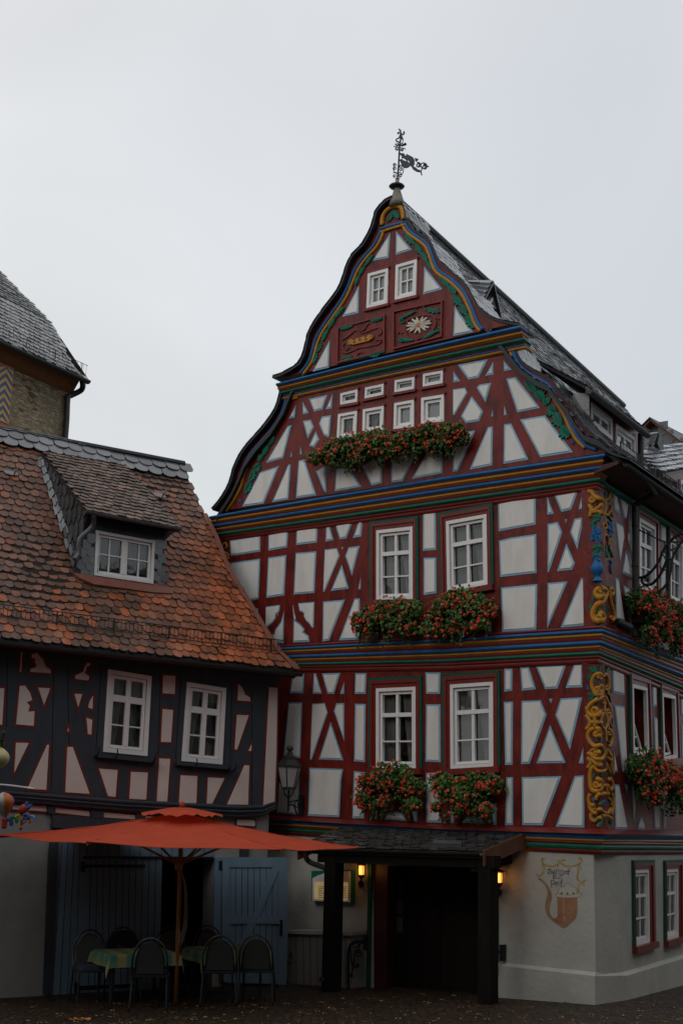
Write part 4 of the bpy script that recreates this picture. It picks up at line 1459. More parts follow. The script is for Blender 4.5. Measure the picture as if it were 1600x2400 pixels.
# curved verges: slate-edged roofs that follow each gable edge, overhanging it
def verge(pxs, o, over, back, lip=.05, th=.07, right=True):
    uz = uzs(FAC, spath(pxs, 2), o)
    m_ = MB()
    pts = [Vector(p) for p in uz]
    n = len(pts)
    nr = []
    for i in range(n):
        e = (pts[min(i + 1, n - 1)] - pts[max(i - 1, 0)]).normalized()
        v = Vector((-e.y, e.x))
        if v.y < 0: v = -v
        nr.append(v)
    vs_ = []
    for i in range(n):
        a = pts[i]; b = pts[i] + nr[i] * th
        vs_ += [FAC.w(a.x, a.y, o + over), FAC.w(b.x, b.y, o + over), FAC.w(b.x, b.y, o) + SID.d * back, FAC.w(a.x, a.y, o) + SID.d * back]
    fs = []
    for i in range(n - 1):
        for k in range(4):
            fs.append((i * 4 + k, i * 4 + (k + 1) % 4, (i + 1) * 4 + (k + 1) % 4, (i + 1) * 4 + k))
    fs += [(0, 1, 2, 3), ((n - 1) * 4 + 3, (n - 1) * 4 + 2, (n - 1) * 4 + 1, (n - 1) * 4)]
    m_.add(vs_, fs, 0)
    v = m_.build('gable_verge', M['slate_d'], roof)
    # slates on it
    prof = [(p + nr[i] * (th + .004)).to_tuple() for i, p in enumerate(pts)]
    if prof[0][1] > prof[-1][1]: prof.reverse()
    acc = [0]
    vp = [Vector(p) for p in prof]
    for a, b in zip(vp, vp[1:]): acc.append(acc[-1] + (b - a).length)
    def Sv(a, b, h):
        a = max(0, a)
        b = min(max(b, 0), acc[-1])
        for i in range(len(acc) - 1):
            if b <= acc[i + 1] or i == len(acc) - 2: break
        t = (b - acc[i]) / (acc[i + 1] - acc[i])
        p = vp[i].lerp(vp[i + 1], t)
        e = (vp[i + 1] - vp[i]).normalized(); nn = Vector((-e.y, e.x))
        if nn.y < 0: nn = -nn
        p = p + nn * h
        base = FAC.w(p.x, p.y, o)
        return base + FAC.n * (over + .02 - a) if a < over else base + SID.d * (a - over)
    s_ = MB()
    shingles(s_, Sv, .0, over + back, 0, acc[-1], .2, .15, None, slate_col, over=1.4, lift=.004, thick=.006)
    s_.build('slates', M['slate'], v)
    return v
verge(LG1, O3, .12, .7, th=.045); verge(RG1[:-1] + P('C', '1130,925'), O3, .03, .75, th=.035)
verge(P('A', '105,1432') + LG2, O4, .12, .55, th=.045); verge([LG2[-1]] + RG2 + P('A', '1385,1148'), O4, .03, .6, th=.035)

# small triangular dormer on the slope near the gable
def on_side(px, o):
    return SID.at(px, o)
q0 = roof_hit(P('A', '1268,1090')[0])
oD = (SID.off(q0) if q0 else -2) + .03
tri = uzs(SID, P('A', '1245,918 1288,1112 1180,1040'), oD)
d_ = MB()
d_.prism(SID, uzs(SID, P('A', '1248,916 1300,1120 1262,1108 1240,960'), oD + .04), oD - .1, oD + .06)
vs_ = [SID.at(p, oD + .12) for p in P('A', '1250,914 1295,1118')] + [SID.at(p, oD + .1) for p in P('A', '1190,1085')]
top = SID.at(P('A', '1248,914')[0], oD + .14)
back = roof_hit(P('A', '1105,915')[0]) or top - SID.n * 1.0
f1 = SID.at(P('A', '1185,1040')[0], oD + .1); f2 = SID.at(P('A', '1292,1112')[0], oD + .1)
dm = MB()
dm.add([top, f1, back, f2, top - Vector((0, 0, .05)), f1 - Vector((0, 0, .05)), f2 - Vector((0, 0, .05))], [(0, 1, 2), (0, 2, 3), (0, 4, 5, 1), (0, 3, 6, 4)], 0)
dorm = dm.build('small_dormer', M['slate'], roof)
def slate_rows(T, a, b, c, d, n, lift, k=1.3):
    """a-b upper edge, c-d lower edge of a small hood, n overlapping courses"""
    m_ = max(2, int((b - a).length / .22))
    for i in range(n):
        t0_, t1_ = i / n, (i + 1.12) / n
        for j in range(m_):
            s0_, s1_ = j / m_, (j + .97) / m_
            pt = lambda s, t: a.lerp(b, s).lerp(c.lerp(d, s), min(t, 1.02))
            q_ = [pt(s0_, t0_) + lift * .4, pt(s1_, t0_) + lift * .4, pt(s1_, t1_) + lift * 1.5, pt(s0_, t1_) + lift * 1.5, pt(s1_, t1_) + lift * .5, pt(s0_, t1_) + lift * .5]
            T.add(q_, [(0, 1, 2, 3), (3, 2, 4, 5)], 0, tuple(k * v for v in slate_col()))
b2_ = roof_hit(P('A', '1150,1000')[0]) or f1
T = MB()
slate_rows(T, back, top, b2_, f1, 5, Vector((0, 0, .04)) - FAC.d * .0 + FAC.n * .02)
T.build('slates', M['slate'], dorm)
dm = MB()
dm.prism(SID, uzs(SID, P('A', '1243,960 1275,1092 1200,1030'), oD), oD - .3, oD + .02)
dm.build('dormer_front', M['zinc'], dorm)
dm = MB()
dm.prism(SID, uzs(SID, P('A', '1240,985 1262,1075 1212,1032'), oD), oD, oD + .045)
dm.build('dormer_frame', M['white'], dorm)
dm = MB()
dm.prism(SID, uzs(SID, P('A', '1240,1005 1256,1062 1222,1034'), oD), oD, oD + .055)
dm.build('dormer_glass', simple('dull_glass', (.12, .13, .14), .15), dorm)

# long shed dormer with two windows
q0 = roof_hit(P('S1', '195,625')[0])
oL = SID.off(q0) if q0 else -.7
ql = [uzs(SID, P('S1', s), oL) for s in ('205,270 510,510 510,830 200,590', '565,580 850,790 850,1080 565,890')]
dm = MB()
wall = uzs(SID, P('S1', '196,120 204,130 960,720 960,1300 500,1060 196,650'), oL)
dm.slab(SID, wall, ql, oL - .06, oL)
ld = dm.build('shed_dormer', M['red2'], roof)
for q in ql:
    window(ld, SID, q, oL, cols=(.5,), rows=(), fr=.07, sash=.06, thick={('c', .5): .08}, curtain='blind_sky_tone', depth=.03)  # pale sheets behind the glass stand in for reflected sky
# slate cheek facing the gable
ck = MB()
a = SID.at(P('S1', '200,120')[0], oL + .015); b = SID.at(P('S1', '198,640')[0], oL + .015)
cd = -SID.n
nk = 4
for k in range(nk):
    t0_, t1_ = k / nk, (k + 1) / nk
    w0_, w1_ = 1.3 * (1 - t0_) + .1, 1.3 * (1 - t1_) + .1
    q_ = [a.lerp(b, t0_), a.lerp(b, t1_), a.lerp(b, t1_) + cd * w1_, a.lerp(b, t0_) + cd * w0_]
    o_ = FAC.n * (.012 + .012 * (k % 2))
    ck.add([v + o_ for v in q_], [(0, 1, 2, 3)], 0, slate_col())
ck.build('dormer_cheek', M['slate'], ld)
# dormer roof
e0 = SID.at(P('S1', '140,70')[0], oL + .28); e1 = SID.at(P('S1', '1050,725')[0], oL + .28)
t0 = roof_hit(P('C', '655,398')[0]); t1 = rp(apex[0], apex[1], 0)
up = Vector((0, 0, .05))
ins_ = -SID.n
h_ = 1.7
te0 = t0 + up if t0 else e0 + ins_ * 1.6 + Vector((0, 0, 1))
te1 = te0 + (e1 - e0) * 1.0
te1.z = te0.z + (e1.z - e0.z)
dm = MB()
dm.hexa([e0, e1, te1, te0, e0 + up, e1 + up, te1 + up, te0 + up])
dr_ = dm.build('dormer_roof', M['slate_d'], ld)
ea_ = (e1 - e0); La = ea_.length; ea_.normalize()
eb_ = (te0 - e0); Lb_ = eb_.length; eb_.normalize(); en_ = ea_.cross(eb_).normalized()
if en_.z < 0: en_ = -en_
s_ = MB()
shingles(s_, lambda a, b, h: e0 + up + ea_ * a + eb_ * b + en_ * (h + .004), .05, La - .1, 0, Lb_, .24, .17, None, slate_col, lift=.022, thick=.012)
s_.build('slates', M['slate'], dr_)
gt = MB()
def halfpipe(mb, a, b, r, m=0, n=8):
    a, b = Vector(a), Vector(b)
    d = (b - a).normalized(); s = d.cross(Vector((0, 0, 1))).normalized()
    vs_ = []
    for p in (a, b):
        vs_ += [p + s * (r * math.cos(t)) - Vector((0, 0, r * math.sin(t))) for t in (math.pi * i / n for i in range(n + 1))]
        vs_ += [p + s * (r * .88 * math.cos(t)) - Vector((0, 0, r * .88 * math.sin(t))) for t in (math.pi * i / n for i in range(n + 1))]
    k = n + 1
    fs = []
    for i in range(n):
        fs += [(i, i + 1, 2 * k + i + 1, 2 * k + i), (k + i, 3 * k + i, 3 * k + i + 1, k + i + 1), (i, k + i, k + i + 1, i + 1)]
    fs += [(0, 2 * k, 3 * k, k), (n, k + n, 3 * k + n, 2 * k + n), tuple(range(k))]
    mb.add(vs_, fs, m)
halfpipe(gt, SID.at(P('S1', '190,85')[0], oL + .34), SID.at(P('S1', '1050,745')[0], oL + .34), .07)
gt.tube([SID.at(P('S1', '945,730')[0], oL + .08), SID.at(P('S1', '950,1210')[0], oL + .08)], .055, 0, 10)
gt.build('dormer_gutter', M['zinc_d'], ld)

# street eave: dark soffit, gutter, snow guard, downpipe
g0 = SID.at(P('S1', '720,1170')[0], .62); g1_ = SID.at(P('S1', '1568,1760')[0], .62)
dg = (g1_ - g0); dgn = dg.normalized()
gt = MB()
halfpipe(gt, g0, g0 + dgn * (DEPTH - .5), .055)
gt.build('gutter', M['iron'], roof)
sf = MB()
s0 = SID.at(P('S1', '560,1330')[0], .1)
z_top = z2t + .06
w0, w1 = SID.w(corner_us(O3), z_top - .12, O2 + .02), SID.w(DEPTH, z_top - .12, O2 + .02)
o0_, o1_ = g0 + Vector((0, 0, -.03)) - SID.n * .06 - dgn * .15, g0 + dgn * (DEPTH - .5) + Vector((0, 0, -.03)) - SID.n * .06
sf.hexa([w0, w1, o1_, o0_, w0 + Vector((0, 0, .12)), w1 + Vector((0, 0, .12)), o1_ + Vector((0, 0, .05)), o0_ + Vector((0, 0, .05))])
sf.build('soffit', simple('soffit_boards', (.055, .016, .014), .6), roof)
sb = MB()
roll(sb, [(SID.w(corner_us(O2), z_top - .13, O2 + .03), SID.w(corner_us(O2), z_top - .25, O2 + .01), SID.n), (SID.w(DEPTH, z_top - .13, O2 + .03), SID.w(DEPTH, z_top - .25, O2 + .01), SID.n)], 0)
sb.build('green_moulding', M['green'], inn)
def snow_guard(mb, a, b, h, step=.07, posts=.9, upv=Vector((0, 0, 1))):
    d = b - a; L = d.length; d = d.normalized()
    mb.tube([a, b], .008, 0, 4); mb.tube([a + upv * h, b + upv * h], .010, 0, 4)
    for i in range(int(L / step) + 1):
        p = a + d * (i * step)
        mb.tube([p, p + upv * h], .005, 0, 4)
    for i in range(int(L / posts) + 1):
        p = a + d * (i * posts)
        mb.tube([p - upv * .03, p + upv * h * 1.02], .014, 0, 4)
sg = MB()
snow_guard(sg, SID.at(P('S1', '655,1070')[0], .32), SID.at(P('S1', '1568,1700')[0], .32) + dgn * 3, .26)
sg.build('snow_guard', M['zinc_d'], roof)
dp = MB()
dp.tube([SID.at(P('S2', s)[0], O2 + .09) for s in ('735,340', '740,900', '740,1500', '735,1990')], .055, 0, 10)
dp.tube([SID.at(P('S2', '735,345')[0], O2 + .09), SID.at(P('S2', '735,345')[0], O2 + .09) + SID.n * .35 + Vector((0, 0, .18)), g0 + dgn * 1.0], .05, 0, 10)
for y in (600, 1100, 1700):
    q = SID.at(P('S2', '738,%d' % y)[0], O2 + .09)
    dp.lathe([(.062, -.02), (.066, 0), (.062, .02)], q, 10)
dp.build('downpipe', M['zinc_d'], inn)
# ================================================================== the tiled house on the left
OL_ = .12
OE = .58
lh = thing('tiled_house', 'low clay tiled house with slate dormer and dark blue timber framing', 'house', LH.p)
uLl = LH.uz((-330, 1700), 0)[0]
uLr = LH.uz((650, 1700), OL_)[0]
W_L = ['990,465 1390,530 1350,1265 945,1225']
qL = [uzs(LH, P('L', '990,465 1390,530 1350,1265 945,1225'), OL_), uzs(LH, P('M', '342,190 703,248 667,950 292,918'), OL_)]
E0 = LH.at((0, 1499), OE); E1 = LH.at((692, 1571), OE)
ea = (E1 - E0).normalized()
TH = R(50)
upd = (-LH.n * math.cos(TH) + Vector((0, 0, math.sin(TH))))
en = ea.cross(upd).normalized()
if en.z < 0: en = -en
eb = en.cross(ea).normalized()
if eb.z < 0: eb = -eb
def rab(px):
    q = hit(px, E0, en)
    return ((q - E0).dot(ea), (q - E0).dot(eb))
def rw(a, b, h=0.0): return E0 + ea * a + eb * b + en * h
# walls
zb = LH.uz((300, 1880), OL_)[1]
def zline(pl, a, b, u, o):
    ua, za = pl.uz(a, o); ub, zb_ = pl.uz(b, o)
    return za + (zb_ - za) * (u - ua) / (ub - ua)
bot = lambda u: zline(LH, (0, 1880), (592, 1915), u, OL_)
topz = lambda u: zline(LH, (0, 1500), (690, 1575), u, OE) + .30
T = MB()
T.slab(LH, [(uLl, bot(uLl)), (uLl, topz(uLl)), (uLr, topz(uLr)), (uLr, bot(uLr) + .25), (uLr - .3, bot(uLr))], qL, OL_ - .25, OL_)
tw = T.build('timber_frame', M['btimber'], lh)
# grooves between the heavy timbers
T = MB()
for c, s in (('L', '68,330 60,1000'), ('L', '620,400 640,1560'), ('L', '495,400 470,1570'), ('L', '930,420 880,1220'), ('L', '1475,480 1440,1660'), ('M', '290,130 240,900'), ('M', '760,210 740,940'), ('M', '1090,240 1040,1330'), ('M', '940,260 940,1330')):
    a, b = P(c, s)
    T = MB()
    T.tube([LH.at(a, OL_ - .002), LH.at(b, OL_ - .002)], .008, 0, 5)
    T.build('timber_joint', M['black'], tw)
LL = [('L', '''190,305 207,305 195,490 177,490
290,325 345,315 365,345 400,385 420,440 465,470 470,505 275,492 275,460 325,448 330,420 312,395 325,370 285,360
820,405 830,430 795,445 790,475 775,500 820,530 813,572 685,555 690,520 760,490 775,440 800,405
178,618 230,615 275,680 297,750 245,770 275,800 260,855 318,850 310,990 145,975
345,632 463,640 403,800
680,690 757,693 717,820
855,705 850,835 805,820 820,760
790,910 848,930 838,1070 805,1065
143,1140 265,1143 128,1425
430,1160 450,1160 425,1578 247,1570
615,1180 668,1180 825,1615 597,1600
905,1378 1080,1392 1060,1645 990,1635
1200,1408 1357,1415 1342,1668 1185,1660
622,995 635,1040 617,1040
-60,640 40,640 20,980 -80,970
-70,1150 30,1150 -70,1440'''),
      ('M', '''122,125 240,135 232,305 118,297
118,438 217,447 197,748 103,745
88,893 190,898 163,1295 65,1290
285,1048 440,1055 430,1310 268,1305
535,1068 690,1075 575,1312 525,1312
870,957 917,957 905,1323 710,1320
812,205 850,240 865,275 880,308 920,330 930,372 805,362
800,492 912,497 803,815 780,812
935,760 935,828 907,828
1095,237 1175,245 1165,860 1148,1310 1043,1337''')]
panels(LH, OL_, LL, border=.034, outward=True)
# strip of infill panels under the moulded beam
LL2 = [('L', '''-100,1700 85,1706 90,1752 -100,1745
110,1712 425,1720 432,1778 110,1757
510,1735 820,1768 825,1822 500,1785
950,1780 1240,1805 1240,1850 945,1830
1330,1815 1560,1830 1560,1890 1325,1860'''), ('M', '800,1450 965,1460 970,1520 800,1510')]
panels(LH, .03, LL2, border=.02, outward=True)
flush_panels(lh, [M['pink'], M['rline']])
# windows: double top lights over two casements
def lwin(q):
    w, h = qsize(q)
    fo = window(lh, LH, q, OL_, cols=(.5,), rows=(.335, .66), fr=.075, sash=.05, mun=.022, thick={.335: .11, ('c', .5): .085}, depth=.05, proud=.02)
for q in qL: lwin(q)
for c, s in (('L', '875,1245 1420,1300 1418,1330 872,1275'), ('M', '235,925 745,965 740,1000 232,955')):
    T = MB()
    T.prism(LH, uzs(LH, P(c, s), OL_), OL_ - .01, OL_ + .12)
    T.build('window_ledge', M['btimber'], lh)
for c, x, y in (('L', 1040, 1235), ('L', 1385, 1270), ('L', 870, 1215), ('M', 395, 930), ('M', 755, 960), ('M', 700, 960), ('M', 18, 880)):
    T = MB()
    a = LH.at(P(c, '%d,%d' % (x, y))[0], OL_ + .02)
    T.tube(smooth_path([a - Vector((0, 0, .1)), a + LH.n * .12 - Vector((0, 0, .08)), a + LH.n * .18 - Vector((0, 0, .02)), a + LH.n * .17 + Vector((0, 0, .06))], 4), .011, 0, 6)
    T.build('flower_box_hook', M['iron'], lh)
# moulded beam between the floors
mb = MB()
for k, (f0, f1, ob, bul) in enumerate(((0, .3, .20, .2), (.3, .38, .17, .1), (.38, .62, .18, .5), (.62, .72, .12, .1), (.72, 1.0, .12, .5))):
    rows = []
    for x, yt, yb in ((-330, 1826, 1851), (0, 1853, 1879), (300, 1876, 1903), (560, 1889, 1918), (615, 1888, 1914), (646, 1878, 1898)):
        a = LH.at((x, yt + (yb - yt) * f0), ob); b = LH.at((x, yt + (yb - yt) * f1), ob)
        rows.append((a, b, LH.n))
    roll(mb, rows, 0, bulge=bul)
mb.build('moulded_beam', M['btimber'], lh)
# small posts of the strip
mb = MB()
for s in ('432,1700 505,1700 500,1800 430,1790', '825,1760 945,1770 945,1840 828,1830', '1242,1800 1330,1810 1325,1870 1240,1860'):
    mb = MB()
    mb.prism(LH, uzs(LH, P('L', s), .04), 0, .08)
    mb.build('short_post', M['btimber'], lh)
# ground floor wall and door opening
hole = uzs(LH, P('N', '1190,665 1570,655 1570,1700 1175,1700'), 0)
hz_ = -1.6
hole[2] = (hole[2][0], hz_ + .05); hole[3] = (hole[3][0], hz_ + .05)
uGr = LH.uz((622, 2150), 0)[0]
T = MB()
T.slab(LH, [(uLl, hz_), (uLl, bot(uLl) + .1), (uGr, bot(uGr) + .1), (uGr, hz_)], [hole], -.4, 0)
gwl = T.build('ground_floor_wall', M['grey'], lh)
T = MB()
rg = LH.w(uLr, 0, 0)
bkv = Vector((LH.d.x * .0 - LH.n.x, LH.d.y * .0 - LH.n.y, 0)) * 7
# hidden sides and back so the house is solid
T.hexa([LH.w(uLl, hz_, -7), LH.w(uGr, hz_, -7), LH.w(uGr, hz_, -7.2), LH.w(uLl, hz_, -7.2)] + [LH.w(uLl, 5.2, -7), LH.w(uGr, 5.2, -7), LH.w(uGr, 5.2, -7.2), LH.w(uLl, 5.2, -7.2)])
T.hexa([LH.w(uGr - .2, hz_, -.4), LH.w(uGr, hz_, -.4), LH.w(uGr, hz_, -7), LH.w(uGr - .2, hz_, -7)] + [LH.w(uGr - .2, 5.2, -.4), LH.w(uGr, 5.2, -.4), LH.w(uGr, 5.2, -7), LH.w(uGr - .2, 5.2, -7)])
T.build('rear_wall', M['grey'], lh)
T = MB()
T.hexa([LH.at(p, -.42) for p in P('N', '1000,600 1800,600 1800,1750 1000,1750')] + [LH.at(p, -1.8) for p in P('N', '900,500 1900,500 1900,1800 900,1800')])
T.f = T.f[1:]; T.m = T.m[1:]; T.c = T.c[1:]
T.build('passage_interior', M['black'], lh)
# red thing glimpsed inside the passage is left to the dark; frame and boarded doors
T = MB()
for s, o in (('320,1660 360,640 385,440 450,445 430,560 375,1668', .06), ('385,345 950,385 940,470 388,440', .07), ('388,415 900,455 900,475 386,440', .11)):
    T.prism(LH, uzs(LH, P('N', s), o), 0, o)
T.build('door_surround', M['btimber'], lh)
T = MB()
T.prism(LH, uzs(LH, P('O', '515,415 580,415 572,500 513,500'), .05), 0, .05)
T.build('short_post', M['btimber'], lh)
T = MB()
T.prism(LH, uzs(LH, P('N', '430,545 1570,560 1568,668 1190,662 618,650 600,1660 372,1672'), .03), 0, .03)
T.prism(LH, uzs(LH, P('O', '322,505 378,505 378,1250 312,1250'), .03), 0, .035)
fxd = T.build('fixed_boarding', M['bdoor'], lh)
T = MB()
T.prism(LH, uzs(LH, P('N', '620,672 1190,668 1170,1622 600,1655'), .045), .0, .05)
leafL = T.build('door', M['bdoor'], lh)
T = MB()
for k in range(1, 12):
    x0 = 620 + (1190 - 620) * k / 12; x1 = 600 + (1170 - 600) * k / 12
    T.tube([LH.at(P('N', '%f,676' % x0)[0], .0505), LH.at(P('N', '%f,1628' % x1)[0], .0505)], .006, 0, 4)
for k in range(0, 4):
    T.tube([LH.at(P('N', '%f,556' % (455 + k * 45))[0], .0305), LH.at(P('N', '%f,1664' % (385 + k * 55))[0], .0305)], .005, 0, 4)
for k in range(12):
    x = 640 + k * 78
    T.tube([LH.at(P('N', '%f,560' % x)[0], .0305), LH.at(P('N', '%f,648' % x)[0], .0305)], .005, 0, 4)
T.build('board_gap', M['black'], leafL)
T = MB()
T.prism(LH, uzs(LH, P('N', '615,650 1570,655 1570,668 618,668'), .07), .02, .075)
T.prism(LH, uzs(LH, P('N', '597,690 625,690 625,712 1065,712 1065,733 625,735 622,768 595,768'), .06), .05, .07)
T.prism(LH, uzs(LH, P('N', '548,1580 575,1580 575,1605 985,1590 985,1612 575,1632 570,1665 546,1665'), .06), .05, .07)
T.build('strap_hinge', M['iron'], leafL)
# the open leaf, swung out beside the opening
hp = LH.at((519, 2310), .06)
DL = Pl(hp, R(77))
qd = uzs(DL, P('O', '378,502 855,503 850,1440 372,1418'), 0)
T = MB()
qbox(T, DL, qd, 0, 0, 1, 1, -.04, 0)
leafR = T.build('open_door', M['bdoor'], lh)
T = MB()
bars = ('378,502 855,503 855,575 378,575', '378,502 432,502 430,1418 372,1418', '792,503 855,503 850,1440 788,1440', '430,935 792,935 792,990 430,990', '428,1360 790,1365 790,1430 428,1425')
for i, s in enumerate(bars):
    T.prism(DL, uzs(DL, P('O', s), 0), -.001, .022 + .0007 * i)
T.prism(DL, uzs(DL, P('O', '745,575 792,575 792,600 650,935 600,935'), 0), -.001, .020)
T.prism(DL, uzs(DL, P('O', '560,990 620,990 470,1360 428,1360 428,1330'), 0), -.001, .020)
T.build('door_batten', M['bdoor'], leafR)
T = MB()
for k in range(1, 8):
    x = 432 + 360 * k / 8
    T.tube([DL.at(P('O', '%f,578' % x)[0], .0), DL.at(P('O', '%f,1360' % (x - 3))[0], .0)], .005, 0, 4)
T.build('board_gap', M['black'], leafR)
T = MB()
T.prism(DL, uzs(DL, P('O', '800,962 820,962 818,1080 798,1080'), 0), .02, .034)
T.tube([DL.at(P('O', '808,1000')[0], .03), DL.at(P('O', '808,1000')[0], .08), DL.at(P('O', '755,1002')[0], .08)], .011, 0, 6)
T.prism(DL, uzs(DL, P('O', '352,528 378,528 378,592 352,592'), 0), .0, .03)
T.build('door_handle', M['iron'], leafR)

# ---------------------------------------------------------- clay tile roof
verge_px = [(436, 1100), (440.6, 1117), (457.8, 1154.5), (472, 1186), (486.5, 1220.5), (500, 1245), (514, 1275), (525, 1309.5), (545, 1352.6), (584, 1413), (621, 1476), (655, 1530.5), (699, 1572)]
vab = [rab(p) for p in verge_px]
ra0, rb0 = rab((0, 1018)); ra1, rb1 = rab((432, 1085))
BTOP = (rb0 + rb1) / 2 + .02
AL = -4.2
def vx(b):
    """verge position at height b"""
    q = sorted((bb, aa) for aa, bb in vab)
    return interp(q, b)
T = MB()
top_a = vx(BTOP)
out = [(AL, -.06), (vx(0) - .03, -.06)] + [(vx(b) - .03, b) for b in (BTOP * k / 10 for k in range(1, 11))] + [(AL, BTOP)]
k = len(out)
T.add([rw(a, b, 0) for a, b in out] + [rw(a, b, -.14) for a, b in out], [tuple(range(k)), tuple(range(2 * k - 1, k - 1, -1))] + [(i, (i + 1) % k, k + (i + 1) % k, k + i) for i in range(k)])
# rear slope
bk = -LH.n * (2 * BTOP * math.cos(TH))
T.add([rw(AL, BTOP), rw(top_a, BTOP), rw(top_a + .3, 0) + bk, rw(AL, 0) + bk], [(0, 1, 2, 3)])
# gable triangle
T.add([rw(top_a - .2, BTOP, -.05), rw(vx(.8) - .5, .8, -.1), rw(vx(.8) - .5, .8, -.1) + bk * .8], [(0, 1, 2)])
lroof = T.build('roof', M['under'], lh)
# dormer footprint on the roof plane
dsh = [rab(p) for p in P('J', '270,178 330,230 1010,350 1060,430 1240,640 1440,830 1345,930 1335,1130 1385,1335 760,1240 600,1190 450,700')]
dcore = [rab(p) for p in P('J', '345,260 1000,355 1420,840 1340,930 1335,1320 760,1240 640,1160')]
def tcol(a, b):
    # weathered brown on the left and high up, newer orange tiles towards the lower right where they lie sheltered
    x, y = proj(rw(a, b))
    k = rnd.uniform(.62, 1.3)
    sh = max(0, min(1, (x - 330) / 180)) * max(0, min(1, (y - 1190) / 120))
    base = [(.21, .086, .052), (.17, .072, .047), (.235, .105, .066), (.14, .07, .052), (.19, .088, .06)][rnd.randrange(5)]
    new = (.42, .115, .04)
    f = min(1, sh * .95 * rnd.uniform(.7, 1.2))
    if rnd.random() < .022: f = 1.0
    if y > 1400 and rnd.random() < .2: f = .85
    c = [base[i] * (1 - f) + new[i] * f for i in range(3)]
    return tuple(v * k for v in c)
def Sl(a, b, h):
    # slight sag of the old roof and bellcast at the eave
    sag = -.025 * math.sin(a * 1.1 + .5) * math.sin(b * .9)
    return rw(a, b, h + sag + .035 * max(0, 1 - b / .5) ** 2)
T = MB()
shingles(T, Sl, AL, vx(0) + .1, -.05, BTOP - .5, .165, .185, lambda a, b: a < vx(b) - .03 and not inpoly(a, b, dcore), tcol, over=1.55, lift=.035, thick=.018, jit=.02)
T.build('clay_tiles', M['tile'], lroof)
# slate courses along the ridge, ridge cap
T = MB()
shingles(T, lambda a, b, h: Sl(a, b, h + .05), AL, top_a, BTOP - .56, BTOP, .30, .25, lambda a, b: a < vx(min(b, BTOP)) - .02, slate_col, over=1.35, lift=.03, thick=.014)
T.build('ridge_slates', M['slate'], lroof)
T = MB()
T.tube([rw(AL, BTOP, .02), rw((AL + top_a) / 2, BTOP, .035), rw(top_a - .03, BTOP, .02)], .075, 0, 8)
T.build('ridge', M['slate_d'], lroof)
# copper valley and verge strip on the right
T = MB()
pv = [rw(vx(b) - .02, b, .05) for b in (BTOP * .72 * k / 12 for k in range(13))]
for a, b in zip(pv, pv[1:]):
    T.hexa([a - ea * .10, a + ea * .03, b + ea * .03, b - ea * .06, a - ea * .10 + en * .012, a + ea * .03 + en * .012, b + ea * .03 + en * .012, b - ea * .06 + en * .012])
T.build('verge_flashing', M['copper'], lroof)
# gutter
T = MB()
halfpipe(T, LH.at((-300, 1473), OE + .08), LH.at((706, 1577), OE + .08), .075)
T.build('gutter', M['zinc_d'], lroof)
T = MB()
ez0 = LH.at((-300, 1473), OE + .02); ez1 = LH.at((690, 1576), OE + .02)
ti = [LH.w(uLl, topz(uLl) - .02, OL_), LH.w(uLr, topz(uLr) - .02, OL_)]
T.hexa([ez0, ez1, ti[1], ti[0], ez0 + Vector((0, 0, .05)), ez1 + Vector((0, 0, .05)), ti[1] + Vector((0, 0, .05)), ti[0] + Vector((0, 0, .05))])
T.build('soffit', M['btimber'], lroof)
# snow guard
T = MB()
a = rw(*rab(P('J', '0,1575')[0]), .06); b = rw(*rab(P('K', '1260,1510')[0]), .06)
a = a - (b - a) * .4
snow_guard(T, a, b, .20, .075, 1.0)
T.build('snow_guard', M['zinc_d'], lroof)
# two small vent slates
for s in ('85,395', '1295,575'):
    a, b = rab(P('J', s)[0])
    T = MB()
    T.prism(Pl(rw(a, b), R(58)), [(0, 0), (.01, 0)], 0, 0) if False else None
    T.add([rw(a - .16, b + .05, .06), rw(a + .1, b + .05, .06), rw(a + .12, b - .06, .075), rw(a, b - .1, .08), rw(a - .12, b - .07, .075)], [(0, 1, 2, 3, 4)], 0, (.09, .1, .11))
    T.tube([rw(a + .04, b - .05, .06), rw(a + .04, b - .07, .16), rw(a + .1, b + .02, .2)], .014, 0, 5, c=(.05, .055, .06))
    T.build('roof_hook', M['slate'], lroof)

# ---------------------------------------------------------- slate dormer
qb = rw(*rab(P('J', '1005,1245')[0]))
oD2 = LH.off(qb) + .03
dq = uzs(LH, P('J', '782,848 1260,935 1247,1285 765,1215'), oD2)
T = MB()
fpoly = uzs(LH, P('J', '700,690 1465,845 1400,880 1345,930 1335,1130 1345,1230 1385,1335 1240,1315 760,1240 650,1225 600,1190 640,1100 655,960 690,800'), oD2)
T.slab(LH, fpoly, [dq], oD2 - .15, oD2)
dorm2 = T.build('dormer', M['slate_d'], lh)
# slates on the front wings
def on_front(px_poly):
    T = MB()
    pa = uzs(LH, px_poly, oD2)
    us = [p[0] for p in pa]; zs_ = [p[1] for p in pa]
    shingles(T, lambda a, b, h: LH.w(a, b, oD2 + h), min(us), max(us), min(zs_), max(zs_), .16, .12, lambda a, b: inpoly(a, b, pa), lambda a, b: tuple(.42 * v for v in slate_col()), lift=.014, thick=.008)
    T.build('slates', M['slate'], dorm2)
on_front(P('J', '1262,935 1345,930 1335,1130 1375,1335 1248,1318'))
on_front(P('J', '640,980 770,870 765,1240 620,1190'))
window(dorm2, LH, dq, oD2, cols=(.25, .5, .75), rows=(.5,), fr=.05, sash=.04, mun=.022, thick={('c', .5): .11}, curtain='both', depth=.05)
